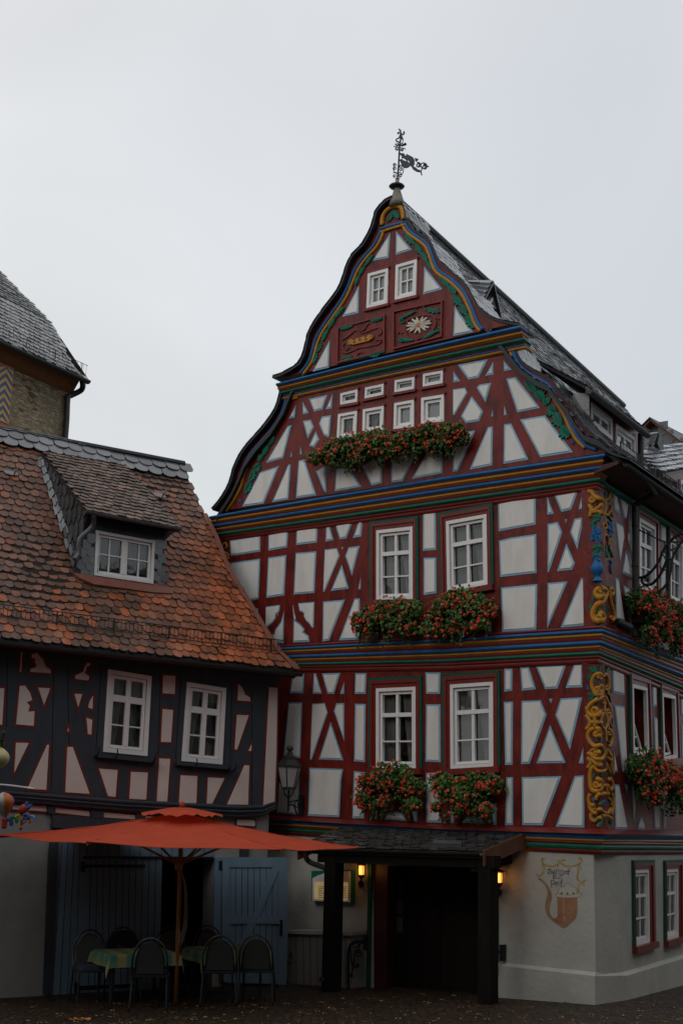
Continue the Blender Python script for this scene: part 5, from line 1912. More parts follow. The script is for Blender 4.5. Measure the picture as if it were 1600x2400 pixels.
# left cheek: flared slates on the roof, then the upright cheek
tA = rw(*rab(P('J', '340,265')[0]), .05)
cB = LH.at(P('J', '715,700')[0], oD2 + .02)
cC = LH.at(P('J', '655,1190')[0], oD2 + .02)
fl0 = rw(*rab(P('J', '300,275')[0]), .05); fl1 = rw(*rab(P('J', '600,1195')[0]), .05)
mid = LH.at(P('J', '650,1080')[0], oD2 + .05)
def tri_sl(A_, B_, C_, D_, nm, dk):
    """bilinear patch A(top-left) B(top-right) C(bottom-right) D(bottom-left) clad in slates"""
    T = MB()
    Lw = ((B_ - A_).length + (C_ - D_).length) / 2; Lh = ((A_ - D_).length + (B_ - C_).length) / 2
    nn = (C_ - D_).cross(A_ - D_).normalized()
    if nn.dot(CAM - A_) < 0: nn = -nn
    def Sx(a, b, h):
        s = max(0, min(1, a / Lw)); t = max(0, min(1, b / Lh))
        return D_.lerp(C_, s).lerp(A_.lerp(B_, s), t) + nn * h
    T.add([Sx(0, 0, 0), Sx(Lw, 0, 0), Sx(Lw, Lh, 0), Sx(0, Lh, 0)], [(0, 1, 2, 3)], 0, (.03, .03, .035))
    shingles(T, Sx, .04, Lw, 0, Lh, Lw / max(2, int(Lw / .17)), .23, None, lambda a, b: tuple(dk * v for v in slate_col()), lift=.03, thick=.02, rounded=True)
    T.build(nm, M['slate'], dorm2)
tri_sl(fl0, tA + Vector((0, 0, .02)), mid, fl1, 'dormer_cheek_flare', 1.1)  # lit tone of the flare put into its slate colour
tri_sl(tA, tA + Vector((0, 0, .04)), cB, mid, 'dormer_cheek', .5)  # upright cheek slates coloured darker to carry its shade
# dormer roof with clay tiles
r0 = rw(*rab(P('J', '335,225')[0]), .06); r1 = rw(*rab(P('J', '1012,345')[0]), .06)
f0 = LH.at(P('J', '712,690')[0], oD2 + .32); f1 = LH.at(P('J', '1466,832')[0], oD2 + .32)
T = MB()
dn = Vector((0, 0, -.07))
T.hexa([f0 + dn, f1 + dn, r1 + dn, r0 + dn, f0, f1, r1, r0])
droof = T.build('dormer_roof', M['under'], dorm2)
T = MB()
Lw = (f1 - f0).length; Lh = ((r0 - f0).length + (r1 - f1).length) / 2
dnn = (f1 - f0).cross(r0 - f0).normalized()
if dnn.z < 0: dnn = -dnn
def Sd(a, b, h):
    s = max(-.01, min(1.01, a / Lw)); t = max(-.02, min(1.02, b / Lh))
    return f0.lerp(f1, s).lerp(r0.lerp(r1, s), t) + dnn * (h + .004)
def dcol(a, b):
    k = rnd.uniform(.6, 1.35)
    c = [(.16, .10, .075), (.19, .12, .095), (.13, .09, .07), (.21, .14, .11)][rnd.randrange(4)]
    return tuple(v * k for v in c)
shingles(T, Sd, .02, Lw, -.04, Lh, .158, .175, None, dcol, over=1.5, lift=.035, thick=.018, jit=.02)
T.build('clay_tiles', M['tile'], droof)
T = MB()
halfpipe(T, f0 + LH.n * .05 - Vector((0, 0, .01)) - LH.d * .05, f1 + LH.n * .05 - Vector((0, 0, .01)), .05)
pth = smooth_path([f0 + LH.d * .1 + LH.n * .04 - Vector((0, 0, .05)), LH.at(P('J', '765,740')[0], oD2 + .25), LH.at(P('J', '755,815')[0], oD2 + .14), LH.at(P('J', '660,905')[0], oD2 + .1), LH.at(P('J', '645,950')[0], oD2 + .1), LH.at(P('J', '640,1040')[0], oD2 + .1), LH.at(P('J', '610,1085')[0], oD2 + .14)], 4)
T.tube(pth, .045, 0, 10)
T.build('gutter', M['zinc'], droof)
T = MB()
T.prism(LH, uzs(LH, P('J', '762,1222 1247,1290 1243,1312 760,1240'), oD2), oD2 - .01, oD2 + .05)
T.build('window_sill', M['red2'], dorm2)
T = MB()
cs = [rw(*rab(p), .07) for p in P('J', '590,1215 760,1245 1385,1340 1410,1340 1400,1385 1240,1375 760,1310 640,1260')]
T.add(cs + [q - en * .05 for q in cs], [tuple(range(8))] + [(i, (i + 1) % 8, 8 + (i + 1) % 8, 8 + i) for i in range(8)])
T.build('apron_flashing', M['copper'], dorm2)

# ================================================================== castle tower behind
r_ = ray((165, 1040)); tp = CAM + r_ * (40 / r_.y)
TW = Pl(tp, R(24))
tower = thing('stone_tower', 'rubble stone tower with slate roof and chevron shutter, behind the tiled roof', 'tower', TW.p)
uR = TW.uz(P('I', '515,1000')[0])[0]; uLf = uR - 12
ztp = TW.uz(P('I', '520,900')[0])[1] + .5
T = MB()
bd = -TW.n * 9
B4 = [TW.w(uLf, -2, 0), TW.w(uR, -2, 0), TW.w(uR, -2, -9), TW.w(uLf, -2, -9)]
T.hexa(B4 + [q + Vector((0, 0, ztp + 2)) for q in B4])
T.build('tower_wall', M['stone'], tower)
oe = .55
e_in = P('I', '0,640 600,908')
ez_ = [TW.uz(p, oe) for p in e_in]
zE = lambda u: interp(ez_, u)
# roof front: lower (bellcast) and upper pitch from the eave line
TE0, TE1 = TW.w(uLf, zE(uLf), oe), TW.at(e_in[1], oe)
ta = (TE1 - TE0).normalized()
def tplane(ang, base):
    u_ = -TW.n * math.cos(ang) + Vector((0, 0, math.sin(ang)))
    n_ = ta.cross(u_).normalized()
    if n_.z < 0: n_ = -n_
    return n_
n1 = tplane(R(58), TE0)
kpx = P('I', '362,475')[0]
K = hit(kpx, TE0, n1)
n2 = tplane(R(47), K)
top_px = (-130, 505)
TP = hit(top_px, K, n2)
lo_px = P('I', '650,912')[0]
T = MB()
kl = K - ta * 14; tl = TP - ta * 6
edge_px = P('I', '655,912 530,800 470,680 440,610 400,520 362,475')
edge = [hit(p, TE0, n1) for p in edge_px]
poly = [TE0] + edge + [kl]
T.add(poly, [tuple(range(len(poly)))])
T.add([kl, K, TP, tl], [(0, 1, 2, 3)])
# hidden sides: hip going back
bk = -TW.n * 10
T.add([edge[0], edge[0] + bk, K + bk * .45, K], [(0, 1, 2, 3)]); T.add([K, K + bk * .45, TP], [(0, 1, 2)])
T.add([TE0, edge[0], edge[0] + bk, TE0 + bk], [(0, 1, 2, 3)])
troof = T.build('tower_roof', M['slate_d'], tower)
def tower_slates(base, nrm, pxpoly, rows):
    b_ = nrm.cross(ta).normalized()
    if b_.z < 0: b_ = -b_
    pa = [((hit(p, base, nrm) - base).dot(ta), (hit(p, base, nrm) - base).dot(b_)) for p in pxpoly]
    T = MB()
    shingles(T, lambda a, b, h: base + ta * a + b_ * b + nrm * h, max(min(p[0] for p in pa), -8), max(p[0] for p in pa), min(p[1] for p in pa), max(p[1] for p in pa), .24, .18,
             lambda a, b: inpoly(a, b, pa), lambda a, b: tuple(1.6 * v * q for v, q in zip(slate_col(), (1.03, 1.0, .92))), lift=.035, thick=.02, jit=.025)
    T.build('slates', M['slate'], troof)
tower_slates(TE0, n1, [(-120, 750)] + P('I', '0,625 640,915 530,800 470,680 440,610 400,520 362,475') + [(-120, 640)], 0)
tower_slates(K, n2, P('I', '362,475') + [(115.6, 751), (-120, 640), (-130, 505)], 0)
T = MB()
halfpipe(T, TW.w(uLf, zE(uLf), oe + .1), TW.at(P('I', '648,918')[0], oe + .1), .11)
T.tube(smooth_path([TW.at(P('I', s)[0], o) for s, o in (('605,920', .6), ('608,960', .55), ('590,990', .4), ('520,1025', .15), ('497,1045', .12), ('490,1200', .12), ('475,1390', .12))], 3), .09, 0, 10)
T.build('gutter', M['zinc_d'], tower)
T = MB()
sfp = [TW.w(uLf, zE(uLf) - .05, oe), TW.at(P('I', '590,905')[0], oe), TW.w(uR + .1, zE(uR) - .35, 0), TW.w(uLf, zE(uLf) - .35, 0)]
T.add(sfp + [q + Vector((0, 0, .1)) for q in sfp], [(0, 1, 2, 3), (4, 5, 6, 7), (0, 1, 5, 4)])
T.build('soffit', M['orangewood'], tower)
T = MB()
snow_guard(T, TW.at(P('I', '100,640')[0], .35) - ta * 5, TW.at(P('I', '640,895')[0], .35), .4, .16, 1.4)
T.build('snow_guard', M['zinc_d'], tower)
# chevron shutter
T = MB()
shq = P('I', '-45,768 92,822 50,1275 -80,1225')
T.prism(TW, uzs(TW, shq), -.05, .06)
sh = T.build('shutter', M['copper'] if False else simple('shutter_red', (.33, .07, .045)), tower)
inner = [P('I', s)[0] for s in ('-25,800', '83,832', '45,1240', '-58,1200')]
qi = uzs(TW, inner)
T = MB()
T.prism(TW, qi, .05, .075, 0)
nst = 8
for k in range(nst):
    t0_ = (k - .35) / (nst - 1.2); t1_ = t0_ + .5 / (nst - 1)
    pts = []
    def cl(v): return max(0, min(1, v))
    q_ = [(0.0, t0_ + .09), (.52, t0_ - .06), (1.0, t0_ + .09), (1.0, t1_ + .09), (.52, t1_ - .06), (0.0, t1_ + .09)]
    T.add([quad_pt(TW, qi, s, cl(t), .085) for s, t in q_], [(0, 1, 4, 5), (1, 2, 3, 4)], 1)
T.build('chevrons', [simple('shutter_blue', (.03, .075, .19)), simple('shutter_yellow', (.5, .28, .05))], sh)
# ================================================================== porch over the entrance
porch = thing('entrance_porch', 'dark slate porch roof on two thick black posts over the entrance', 'porch', FAC.at((783, 2324), .9))
wl0 = FAC.at((812, 1937), .02); wl1 = FAC.at((1233, 1955), .02)
fl_, fr_ = FAC.at((700, 1988), 1.1), FAC.at((1131, 1999), 1.1)
T = MB()
dn = Vector((0, 0, -.09))
T.hexa([fl_ + dn, fr_ + dn, wl1 + dn, wl0 + dn, fl_, fr_, wl1, wl0])
pr_ = T.build('porch_roof', M['slate_d'], porch)
Lw = (fr_ - fl_).length; Lh = (wl0 - fl_).length
pn = (fr_ - fl_).cross(wl0 - fl_).normalized()
if pn.z < 0: pn = -pn
def Sp(a, b, h):
    return fl_.lerp(fr_, max(0, min(1, a / Lw))).lerp(wl0.lerp(wl1, max(0, min(1, a / Lw))), max(0, min(1, b / Lh))) + pn * (h + .004)
T = MB()
shingles(T, Sp, .05, Lw, 0, Lh, .18, .12, None, lambda a, b: tuple(.5 * v * q for v, q in zip(slate_col(), (1.1, 1, .9))), lift=.02, thick=.012, jit=.03)
T.build('slates', M['slate'], pr_)
T = MB()
for s in ('985,217 1195,222 1192,246 985,242',):
    q = [hit(p, fl_ + pn * .05, pn) for p in P('Q', s)]
    T.add(q + [v - pn * .05 + Vector((0, 0, -.02)) for v in q], [(0, 1, 2, 3), (0, 4, 5, 1), (1, 5, 6, 2), (2, 6, 7, 3), (3, 7, 4, 0)])
T.build('roof_hatch', M['zinc'], pr_)
T = MB()
T.hexa([fr_ + Vector((0, 0, -.2)), fr_ + Vector((0, 0, -.2)) + FAC.d * -.03, wl1 + Vector((0, 0, -.2)) + FAC.d * -.03, wl1 + Vector((0, 0, -.2)), fr_ + Vector((0, 0, .03)), fr_ + Vector((0, 0, .03)) + FAC.d * -.03, wl1 + Vector((0, 0, .03)) + FAC.d * -.03, wl1 + Vector((0, 0, .03))])
T.build('verge_board', M['brown2'], pr_)
T = MB()
T.hexa([fl_ + Vector((0, 0, -.2)), fl_ + Vector((0, 0, -.2)) + FAC.d * .03, wl0 + Vector((0, 0, -.2)) + FAC.d * .03, wl0 + Vector((0, 0, -.2)), fl_ + Vector((0, 0, .03)), fl_ + Vector((0, 0, .03)) + FAC.d * .03, wl0 + Vector((0, 0, .03)) + FAC.d * .03, wl0 + Vector((0, 0, .03))])
T.build('verge_board', M['brown2'], pr_)
T = MB()
halfpipe(T, fl_ + FAC.n * .05 + FAC.d * .1, fr_ + FAC.n * .05, .055)
dpp = [FAC.at(P('Q', s)[0], o) for s, o in (('48,285', 1.1), ('55,350', 1.08), ('90,385', 1.0), ('190,425', .98), ('222,470', .98), ('215,800', .98), ('200,1200', .98), ('165,1245', 1.1))]
T.tube(smooth_path(dpp, 4), .045, 0, 10)
T.build('gutter', M['zinc_d'], porch)
def post(px0, px1, o, w, y0, y1):
    a = FAC.at((px0 + (px1 - px0) * .5, y0), o); 
    b = Vector((a.x, a.y, -.6))
    T = MB()
    h = w / 2
    pts = [(-h, -h), (h, -h), (h, h), (-h, h)]
    T.hexa([b + FAC.d * x + FAC.n * y for x, y in pts] + [Vector((a.x, a.y, a.z)) + FAC.d * x + FAC.n * y for x, y in pts])
    return T.build('post', M['porch_wood'], porch)
M['porch_wood'] = mat('black_stained_wood', (.012, .0095, .008), .7, .3, 6, (1, 1, .2), .25, 20, spec=.12)
post(765, 802, .95, .23, 2000, 2324); post(1126, 1160, .95, .22, 2012, 2341)
T = MB()
zz = min(fl_.z, fr_.z) - .1
for o in (.95,):
    a, b = FAC.w(FAC.uz((753, 2000), o)[0], 0, o), FAC.w(FAC.uz((1165, 2010), o)[0], 0, o)
    za = FAC.uz((783, 2003), o)[1]; zb_ = FAC.uz((1143, 2012), o)[1]
    T.hexa([Vector((a.x, a.y, za - .14)) - FAC.n * .1, Vector((b.x, b.y, zb_ - .14)) - FAC.n * .1, Vector((b.x, b.y, zb_ - .14)) + FAC.n * .1, Vector((a.x, a.y, za - .14)) + FAC.n * .1,
            Vector((a.x, a.y, za + .04)) - FAC.n * .1, Vector((b.x, b.y, zb_ + .04)) - FAC.n * .1, Vector((b.x, b.y, zb_ + .04)) + FAC.n * .1, Vector((a.x, a.y, za + .04)) + FAC.n * .1])
T.build('beam', M['porch_wood'], porch)
T = MB()
q = FAC.uz((1200, 1985), .1)
a = FAC.at((1185, 2012), .02)
T.hexa([a + Vector((0, 0, -.08)), a + FAC.d * -.12 + Vector((0, 0, -.08)), a + FAC.d * -.12 + FAC.n * 1.0 + Vector((0, 0, -.18)), a + FAC.n * 1.0 + Vector((0, 0, -.18)), a + Vector((0, 0, .05)), a + FAC.d * -.12 + Vector((0, 0, .05)), a + FAC.d * -.12 + FAC.n * 1.0 + Vector((0, 0, -.05)), a + FAC.n * 1.0 + Vector((0, 0, -.05))])
T.build('side_beam', M['porch_wood'], porch)

# ================================================================== lamps by the entrance
M['lampglow'] = mat('lit_lamp_glass', (.9, .6, .2), .4, emit=((1.0, .38, .07), 2.0))
def wall_lamp(px, label):
    p = FAC.at(px, .14)
    t = thing('wall_lamp', label, 'lamp', FAC.at(px, 0), 0, 'lit lamps beside the entrance')
    m_ = MB(); m_.lathe([(.024, -.085), (.042, -.075), (.046, .0), (.042, .075), (.024, .085)], p, 12); m_.build('lamp_glass', M['lampglow'], t, smooth=True)
    m_ = MB()
    m_.lathe([(.05, .075), (.08, .09), (.075, .105), (.02, .135)], p, 14)
    m_.lathe([(.05, -.075), (.05, -.10), (.02, -.15)], p, 12)
    for k in range(4):
        a = k * math.pi / 2 + .4
        d = Vector((math.cos(a), math.sin(a), 0)) * .058
        m_.tube([p + d + Vector((0, 0, -.11)), p + d + Vector((0, 0, .11))], .005, 0, 5)
    m_.tube(smooth_path([p + Vector((0, 0, -.14)), p + Vector((0, 0, -.2)), FAC.at(px, .05) + Vector((0, 0, -.24)), FAC.at(px, 0) + Vector((0, 0, -.22))], 4), .012, 0, 6)
    q = FAC.at(px, 0)
    m_.tube([q + FAC.n * .0 + Vector((0, 0, -.22)), q + FAC.n * .02 + Vector((0, 0, -.22))], .055, 0, 12)
    m_.tube(smooth_path([p + FAC.d * -.09 + Vector((0, 0, .115)), p + FAC.d * -.14 + Vector((0, 0, .09)), p + FAC.d * -.14 + Vector((0, 0, .03))], 4), .008, 0, 5)
    m_.build('lamp_cage', M['iron'], t)
    l = bpy.data.lights.new('lamp_light', 'POINT')
    l.energy = 1.0; l.color = (1, .42, .1); l.shadow_soft_size = .06
    lo = bpy.data.objects.new('lamp_light', l); col.objects.link(lo)
    lo.parent = t; lo.location = p + FAC.n * .16 - t.location
    return t
wall_lamp(P('Q', '460,440')[0], 'small lit wall lamp on the left of the entrance, next to the menu case')
wall_lamp(P('Q', '1472,495')[0], 'small lit wall lamp on the pale wall right of the porch post')

# ================================================================== menu case
mc = thing('menu_case', 'illuminated white menu case with arched top and green corners on the wall', 'menu case', FAC.at(P('Q', '240,560')[0], 0))
T = MB(); T.prism(FAC, uzs(FAC, P('Q', '92,446 388,440 388,682 92,668'), .1), 0, .10); T.build('case', M['green'], mc)
T = MB(); T.prism(FAC, uzs(FAC, P('Q', '102,664 102,500 140,480 190,462 250,450 380,447 380,676'), .1), .09, .112); T.build('face', M['white'], mc)
M['menuglow'] = mat('lit_menu', (.6, .5, .3), .5, .25, 9, emit=((1.0, .68, .26), .16))
T = MB(); T.prism(FAC, uzs(FAC, P('Q', '118,525 365,530 362,665 118,652'), .1), .1, .117); T.build('menu_page', M['menuglow'], mc)
T = MB()
for k in range(7):
    y = 560 + k * 13
    for x0, x1 in ((145, 190 - 8 * (k % 3)), (325, 352 - 5 * (k % 2))):
        T.prism(FAC, uzs(FAC, P('Q', '%d,%d %d,%d %d,%d %d,%d' % (x0, y, x1, y + 1, x1, y + 5, x0, y + 4)), .117), .11, .119)
T.build('menu_lines', M['brown2'], mc)

# ================================================================== utility cabinet and handrails
ub_ = thing('utility_cabinet', 'low grey boarded utility cabinet with pale ledge against the wall, left of the porch post', 'cabinet', FAC.at((730, 2290), .2))
T = MB()
oc = .32
uz = uzs(FAC, P('O', '862,1062 1330,1075 1330,1475 868,1440'), oc)
uz[2] = (uz[2][0], uz[2][1] - .6); uz[3] = (uz[3][0], uz[3][1] - .6)
T.prism(FAC, uz, 0, oc)
cabf = T.build('cabinet_body', M['grey2'] if 'grey2' in M else M.setdefault('grey2', mat('grey_board', (.27, .26, .24), .7, .15, 5, (1, 1, .2), .2, 14)), ub_)
T = MB(); T.prism(FAC, uzs(FAC, P('O', '858,1040 1335,1050 1335,1078 858,1064'), oc + .05), 0, oc + .05); T.build('ledge', M['gplaster'], ub_)
T = MB()
for k in range(1, 9):
    a, b = P('O', '%d,1070 %d,1440' % (868 + k * 52, 872 + k * 52))
    T.tube([FAC.at(a, oc), FAC.at(b, oc)], .006, 0, 4)
T.build('board_gap', M['black'], cabf)
T = MB()
for s in ('880,1195 895,1195 895,1240 880,1240', '880,1265 892,1265 892,1282 880,1282'):
    T.prism(FAC, uzs(FAC, P('O', s), oc), oc, oc + .03)
T.build('lock', M['zinc'], ub_)
def iron(root, name, runs, pl_, o):
    T = MB()
    for s, r in runs:
        T.tube([pl_.at(p, o) for p in spath(s, 4)], r, 0, 6)
    return T.build(name, M['iron'], root)
hr = thing('iron_handrail', 'black wrought iron handrail with scrolls left of the entrance', 'handrail', FAC.at((815, 2318), .4))
iron(hr, 'rail', [(P('Q', '495,968 430,965 385,985 365,1040 363,1150 365,1330'), .022), (P('Q', '490,915 492,1030'), .04)], FAC, .4)
iron(hr, 'scroll', [(P('Q', '430,970 445,1010 410,1050 405,1110 400,1150'), .013), (scroll(*P('Q', '438,1055')[0], 9, 2, -1.6, 1.3), .012), (P('Q', '378,1010 385,1100 400,1150 430,1155'), .012), (scroll(*P('Q', '428,1140')[0], 5, 1.5, 0, 1.2), .01), (P('Q', '378,1220 395,1180 405,1120'), .012), (scroll(*P('Q', '385,1215')[0], 4, 1, 0, 1.2), .01), (P('Q', '395,985 420,1010 450,985 480,975'), .01)], FAC, .4)
hr2 = thing('iron_rail_end', 'short black iron rail end on the pale wall right of the porch', 'handrail', FAC.at(P('H', '455,900')[0], .1))
T = MB(); T.prism(FAC, uzs(FAC, P('H', '443,825 468,823 466,925 445,925'), .08), 0, .08); T.build('plate', M['iron'], hr2)
T = MB(); T.tube(smooth_path([FAC.at(P('H', s)[0], o) for s, o in (('445,870', .08), ('425,865', .12), ('425,925', .14), ('418,985', .14))], 3), .018, 0, 6); T.build('rail', M['iron'], hr2)

# ================================================================== painted emblem on the ground floor wall
mu = thing('wall_painting', 'painted pipe emblem with gold scrolls and blackletter writing on the wall', 'wall painting', FAC.at(P('W', '800,1100')[0], OG))
M['pipe'] = mat('painted_pipe_brown', (.36, .18, .10), .85, .25, 9, c2=(.24, .10, .05), c2amt=.6, c2scale=5)
M['pipe_hi'] = mat('painted_pipe_light', (.42, .24, .12), .85)
M['lid'] = mat('painted_lid', (.46, .46, .38), .85, .12, 9)
M['pline'] = mat('painted_outline', (.27, .23, .15), .85, .15, 9)
M['pgold'] = mat('painted_gold', (.38, .28, .12), .85, .35, 14)
M['ink'] = mat('painted_letters', (.13, .065, .045), .85, .2, 20)
def flatpoly(name, s, o0, m, sm=True):
    T = MB(); px = spath(P('W', s), 3) if sm else P('W', s)
    T.prism(FAC, uzs(FAC, px, OG), OG - .002, OG + o0); return T.build(name, M[m], mu)
flatpoly('pipe_outline', '285,740 310,715 370,755 470,860 540,960 585,1080 575,1200 540,1350 545,1480 590,1560 640,1590 690,1560 700,1500 695,1160 660,1090 700,1055 1190,1060 1215,1090 1130,1160 1130,1480 1080,1620 960,1730 840,1820 700,1740 570,1640 480,1540 435,1400 440,1250 480,1080 470,960 410,860 340,790 285,760', .002, 'pline')
flatpoly('pipe_bowl', '300,745 330,740 430,830 520,950 560,1060 555,1200 525,1350 530,1480 580,1580 640,1610 700,1580 715,1500 712,1150 900,1140 1115,1155 1115,1480 1060,1600 950,1710 840,1800 710,1725 590,1630 500,1530 455,1400 460,1250 500,1090 490,960 430,860 360,790', .004, 'pipe')
flatpoly('pipe_lid', '690,1130 670,1095 705,1060 710,1010 740,950 800,915 850,905 870,860 930,845 990,865 1020,910 1080,930 1110,1000 1130,1060 1200,1070 1190,1110 1120,1140 900,1150', .006, 'lid')
flatpoly('painted_highlight', '815,1150 845,1150 850,1500 820,1500', .006, 'pipe_hi', False); flatpoly('painted_highlight', '830,1540 880,1535 880,1620 850,1660 825,1620', .006, 'pipe_hi')
for cx in (795, 918, 1052):
    T = MB(); c = FAC.uz(P('W', '%d,1062' % cx)[0], OG)
    T.prism(FAC, [(c[0] + .018 * math.cos(a), c[1] + .018 * math.sin(a)) for a in (k * math.pi / 5 for k in range(10))], OG, OG + .008); T.build('painted_dot', M['ink'], mu)
T = MB()
for s, r in (('420,330 375,300 370,370 400,430 470,455 580,465 690,440 750,380 690,340', .018), ('790,400 830,440 920,470 1040,465 1170,420 1225,350 1190,290 1150,320', .018), ('750,380 800,340 880,345', .016), ('790,400 760,350 720,360', .014),
             ('400,440 410,520 395,600 340,670 265,670 270,640', .018), ('395,480 350,450 340,440', .012), ('1160,470 1200,500 1195,570', .013), ('1125,510 1155,520 1150,620 1125,700 1150,770 1220,810 1280,790 1285,760', .018), ('1190,830 1270,870 1275,890', .014), ('1190,830 1150,880 1145,960 1160,1040', .016), ('1150,1060 1210,1060 1230,1040', .013), ('700,470 730,480', .012)):
    T.tube([FAC.at(p, OG) for p in spath(P('W', s), 4)], r, 0, 6)
T.v = [v - FAC.n * (FAC.off(v) - OG) * .8 for v in T.v]
T.build('painted_scroll', M['pgold'], mu)
T = MB()
for s in ('860,905 870,860 930,840 990,862 1025,912', '705,1060 710,1010 740,950 800,915 850,905', '1025,912 1085,930 1112,1000 1130,1060', '690,1130 670,1095 705,1060 900,1100 1130,1060'):
    T.tube([FAC.at(p, OG + .004) for p in spath(P('W', s), 3)], .005, 0, 5)
T.build('painted_line', M['pline'], mu)
GL = {'G': (.85, [[(.72, 1.3), (.42, 1.5), (.12, 1.25), (.05, .5), (.3, .02), (.66, .1), (.76, .55), (.5, .85)], [(.38, 1.3), (.36, .3)], [(.0, .0), (.2, .1)]]),
      'a': (.62, [[(.02, .8), (.28, 1.02), (.46, .85), (.46, .1), (.6, 0)], [(.46, .58), (.08, .42), (.06, .12), (.25, 0), (.46, .2)], [(.1, .98), (.4, .98)]]),
      'S': (.45, [[(.0, -.1), (.14, 0), (.14, 1.3), (.32, 1.5), (.48, 1.38)]]),
      't': (.5, [[(.15, 1.3), (.15, .15), (.3, 0), (.45, .12)], [(0, 1), (.45, 1)]]),
      'h': (.62, [[(.07, 1.5), (.07, 0), (.2, .05)], [(.07, .8), (.35, 1), (.5, .85), (.5, .1), (.36, -.3)]]),
      'o': (.58, [[(.27, 1), (.05, .8), (.05, .2), (.27, 0), (.47, .2), (.47, .8), (.27, 1)]]),
      'f': (.56, [[(.15, -.25), (.15, 1.4), (.33, 1.7), (.55, 1.55)], [(-.02, .95), (.48, .95)]]),
      'z': (.58, [[(.05, 1), (.45, .98), (.12, .52), (.46, .4), (.4, .02), (.05, .05)]]),
      'u': (.64, [[(.05, 1), (.07, .15), (.22, 0), (.46, .2)], [(.46, 1), (.47, .08), (.6, 0)]]),
      'r': (.55, [[(.02, .95), (.13, 1), (.13, 0), (.22, .04)], [(.13, .8), (.32, 1), (.48, .88)]]),
      'P': (.82, [[(.0, 1.25), (.18, 1.45), (.2, -.65)], [(.2, 1.25), (.52, 1.48), (.72, 1.2), (.68, .55), (.45, .3), (.22, .45)], [(.05, -.65), (.4, -.6)]]),
      'e': (.54, [[(.45, .58), (.05, .5)], [(.05, .5), (.07, .82), (.25, 1), (.43, .82), (.45, .58)], [(.05, .5), (.1, .12), (.28, 0), (.46, .15)]]),
      'i': (.36, [[(.02, .95), (.12, 1), (.13, .1), (.27, 0)], [(.1, 1.3), (.2, 1.42)]])}
def letters(word, x0, x1, ybase, xh, slope=0.02):
    tot = sum(GL[c][0] for c in word)
    k = (x1 - x0) / tot
    x = x0
    for ch in word:
        T = MB()
        for st in GL[ch][1]:
            nb = .08
            pts = [(x + px * k, ybase - py * xh + slope * (x - x0)) for px, py in st]
            dx, dy = nb * xh * .75, -nb * xh * .8
            for (ax, ay), (bx, by) in zip(pts, pts[1:]):
                poly = [(ax - dx, ay - dy), (ax + dx, ay + dy), (bx + dx, by + dy), (bx - dx, by - dy)]
                # widen strokes that run along the nib
                ln = math.hypot(bx - ax, by - ay) or 1
                nx_, ny_ = -(by - ay) / ln * 4.5, (bx - ax) / ln * 4.5
                c = [(poly[0][0] - nx_, poly[0][1] - ny_), (poly[1][0] + nx_ * 0, poly[1][1]), (poly[2][0] + nx_, poly[2][1] + ny_), (poly[3][0], poly[3][1])]
                T.prism(FAC, uzs(FAC, P('W', ' '.join('%f,%f' % p for p in c)), OG), OG - .001, OG + .006)
        T.build('letter', M['ink'], mu)
        x += GL[ch][0] * k
letters('GaSthof', 480, 985, 632, 70)
letters('zur', 588, 830, 732, 72)
letters('Peif', 545, 830, 880, 74)

# ================================================================== street lantern on the inn wall
lt = thing('wall_lantern', 'old grey street lantern on a scrolled iron bracket between the two houses', 'lantern', FAC.at(P('F', '345,1240')[0], O1))
LO = .42
lp = FAC.at(P('F', '240,1090')[0], LO)
hh = (FAC.at(P('F', '230,935')[0], LO).z - lp.z)
def ngon_lathe(mb, prof, c, n, rot, m=0):
    vs_ = []
    for r_, h in prof:
        for j in range(n):
            a = 2 * math.pi * j / n + rot
            vs_.append(Vector(c) + Vector((r_ * math.cos(a), r_ * math.sin(a), h)))
    fs = []
    for i in range(len(prof) - 1):
        for j in range(n):
            fs.append((i * n + j, i * n + (j + 1) % n, (i + 1) * n + (j + 1) % n, (i + 1) * n + j))
    fs.append(tuple(range(n - 1, -1, -1))); fs.append(tuple((len(prof) - 1) * n + j for j in range(n)))
    mb.add(vs_, fs, m)
T = MB(); ngon_lathe(T, [(.12, .0), (.215, hh)], lp, 6, .3)
T.build('lantern_glass', mat('frosted_lantern_glass', (.34, .34, .33), .3, .12, 5), lt)
T = MB()
for j in range(6):
    a = 2 * math.pi * j / 6 + .3
    T.tube([lp + Vector((.125 * math.cos(a), .125 * math.sin(a), -.01)), lp + Vector((.22 * math.cos(a), .22 * math.sin(a), hh))], .011, 0, 5)
ngon_lathe(T, [(.10, -.03), (.135, -.03), (.135, .015), (.12, .02)], lp, 6, .3)
ngon_lathe(T, [(.22, hh - .01), (.245, hh), (.245, hh + .025), (.17, hh + .11), (.15, hh + .13), (.155, hh + .15), (.06, hh + .2), (.05, hh + .26), (.02, hh + .27)], lp, 6, .3)
T.lathe([(.02, 0), (.05, .02), (.062, .055), (.05, .09), (.015, .11)], lp + Vector((0, 0, hh + .27)), 12)
T.build('lantern_frame', M['zinc_d'], lt)
T = MB()
pb_ = lp + Vector((0, 0, -.19))
T.tube([lp + Vector((0, 0, -.02)), pb_, pb_ - Vector((0, 0, .22))], .018, 0, 7)
for sx in (-1, 1):
    T.tube(smooth_path([lp + FAC.d * .11 * sx, lp + FAC.d * .10 * sx - Vector((0, 0, .1)), lp + FAC.d * .03 * sx - Vector((0, 0, .15)), pb_], 4), .012, 0, 6)
wl_ = FAC.at(P('F', '345,1170')[0], O1 + .02); wl2 = FAC.at(P('F', '340,1270')[0], O1 + .02)
T.tube([pb_ - Vector((0, 0, .06)), wl_], .014, 0, 6)
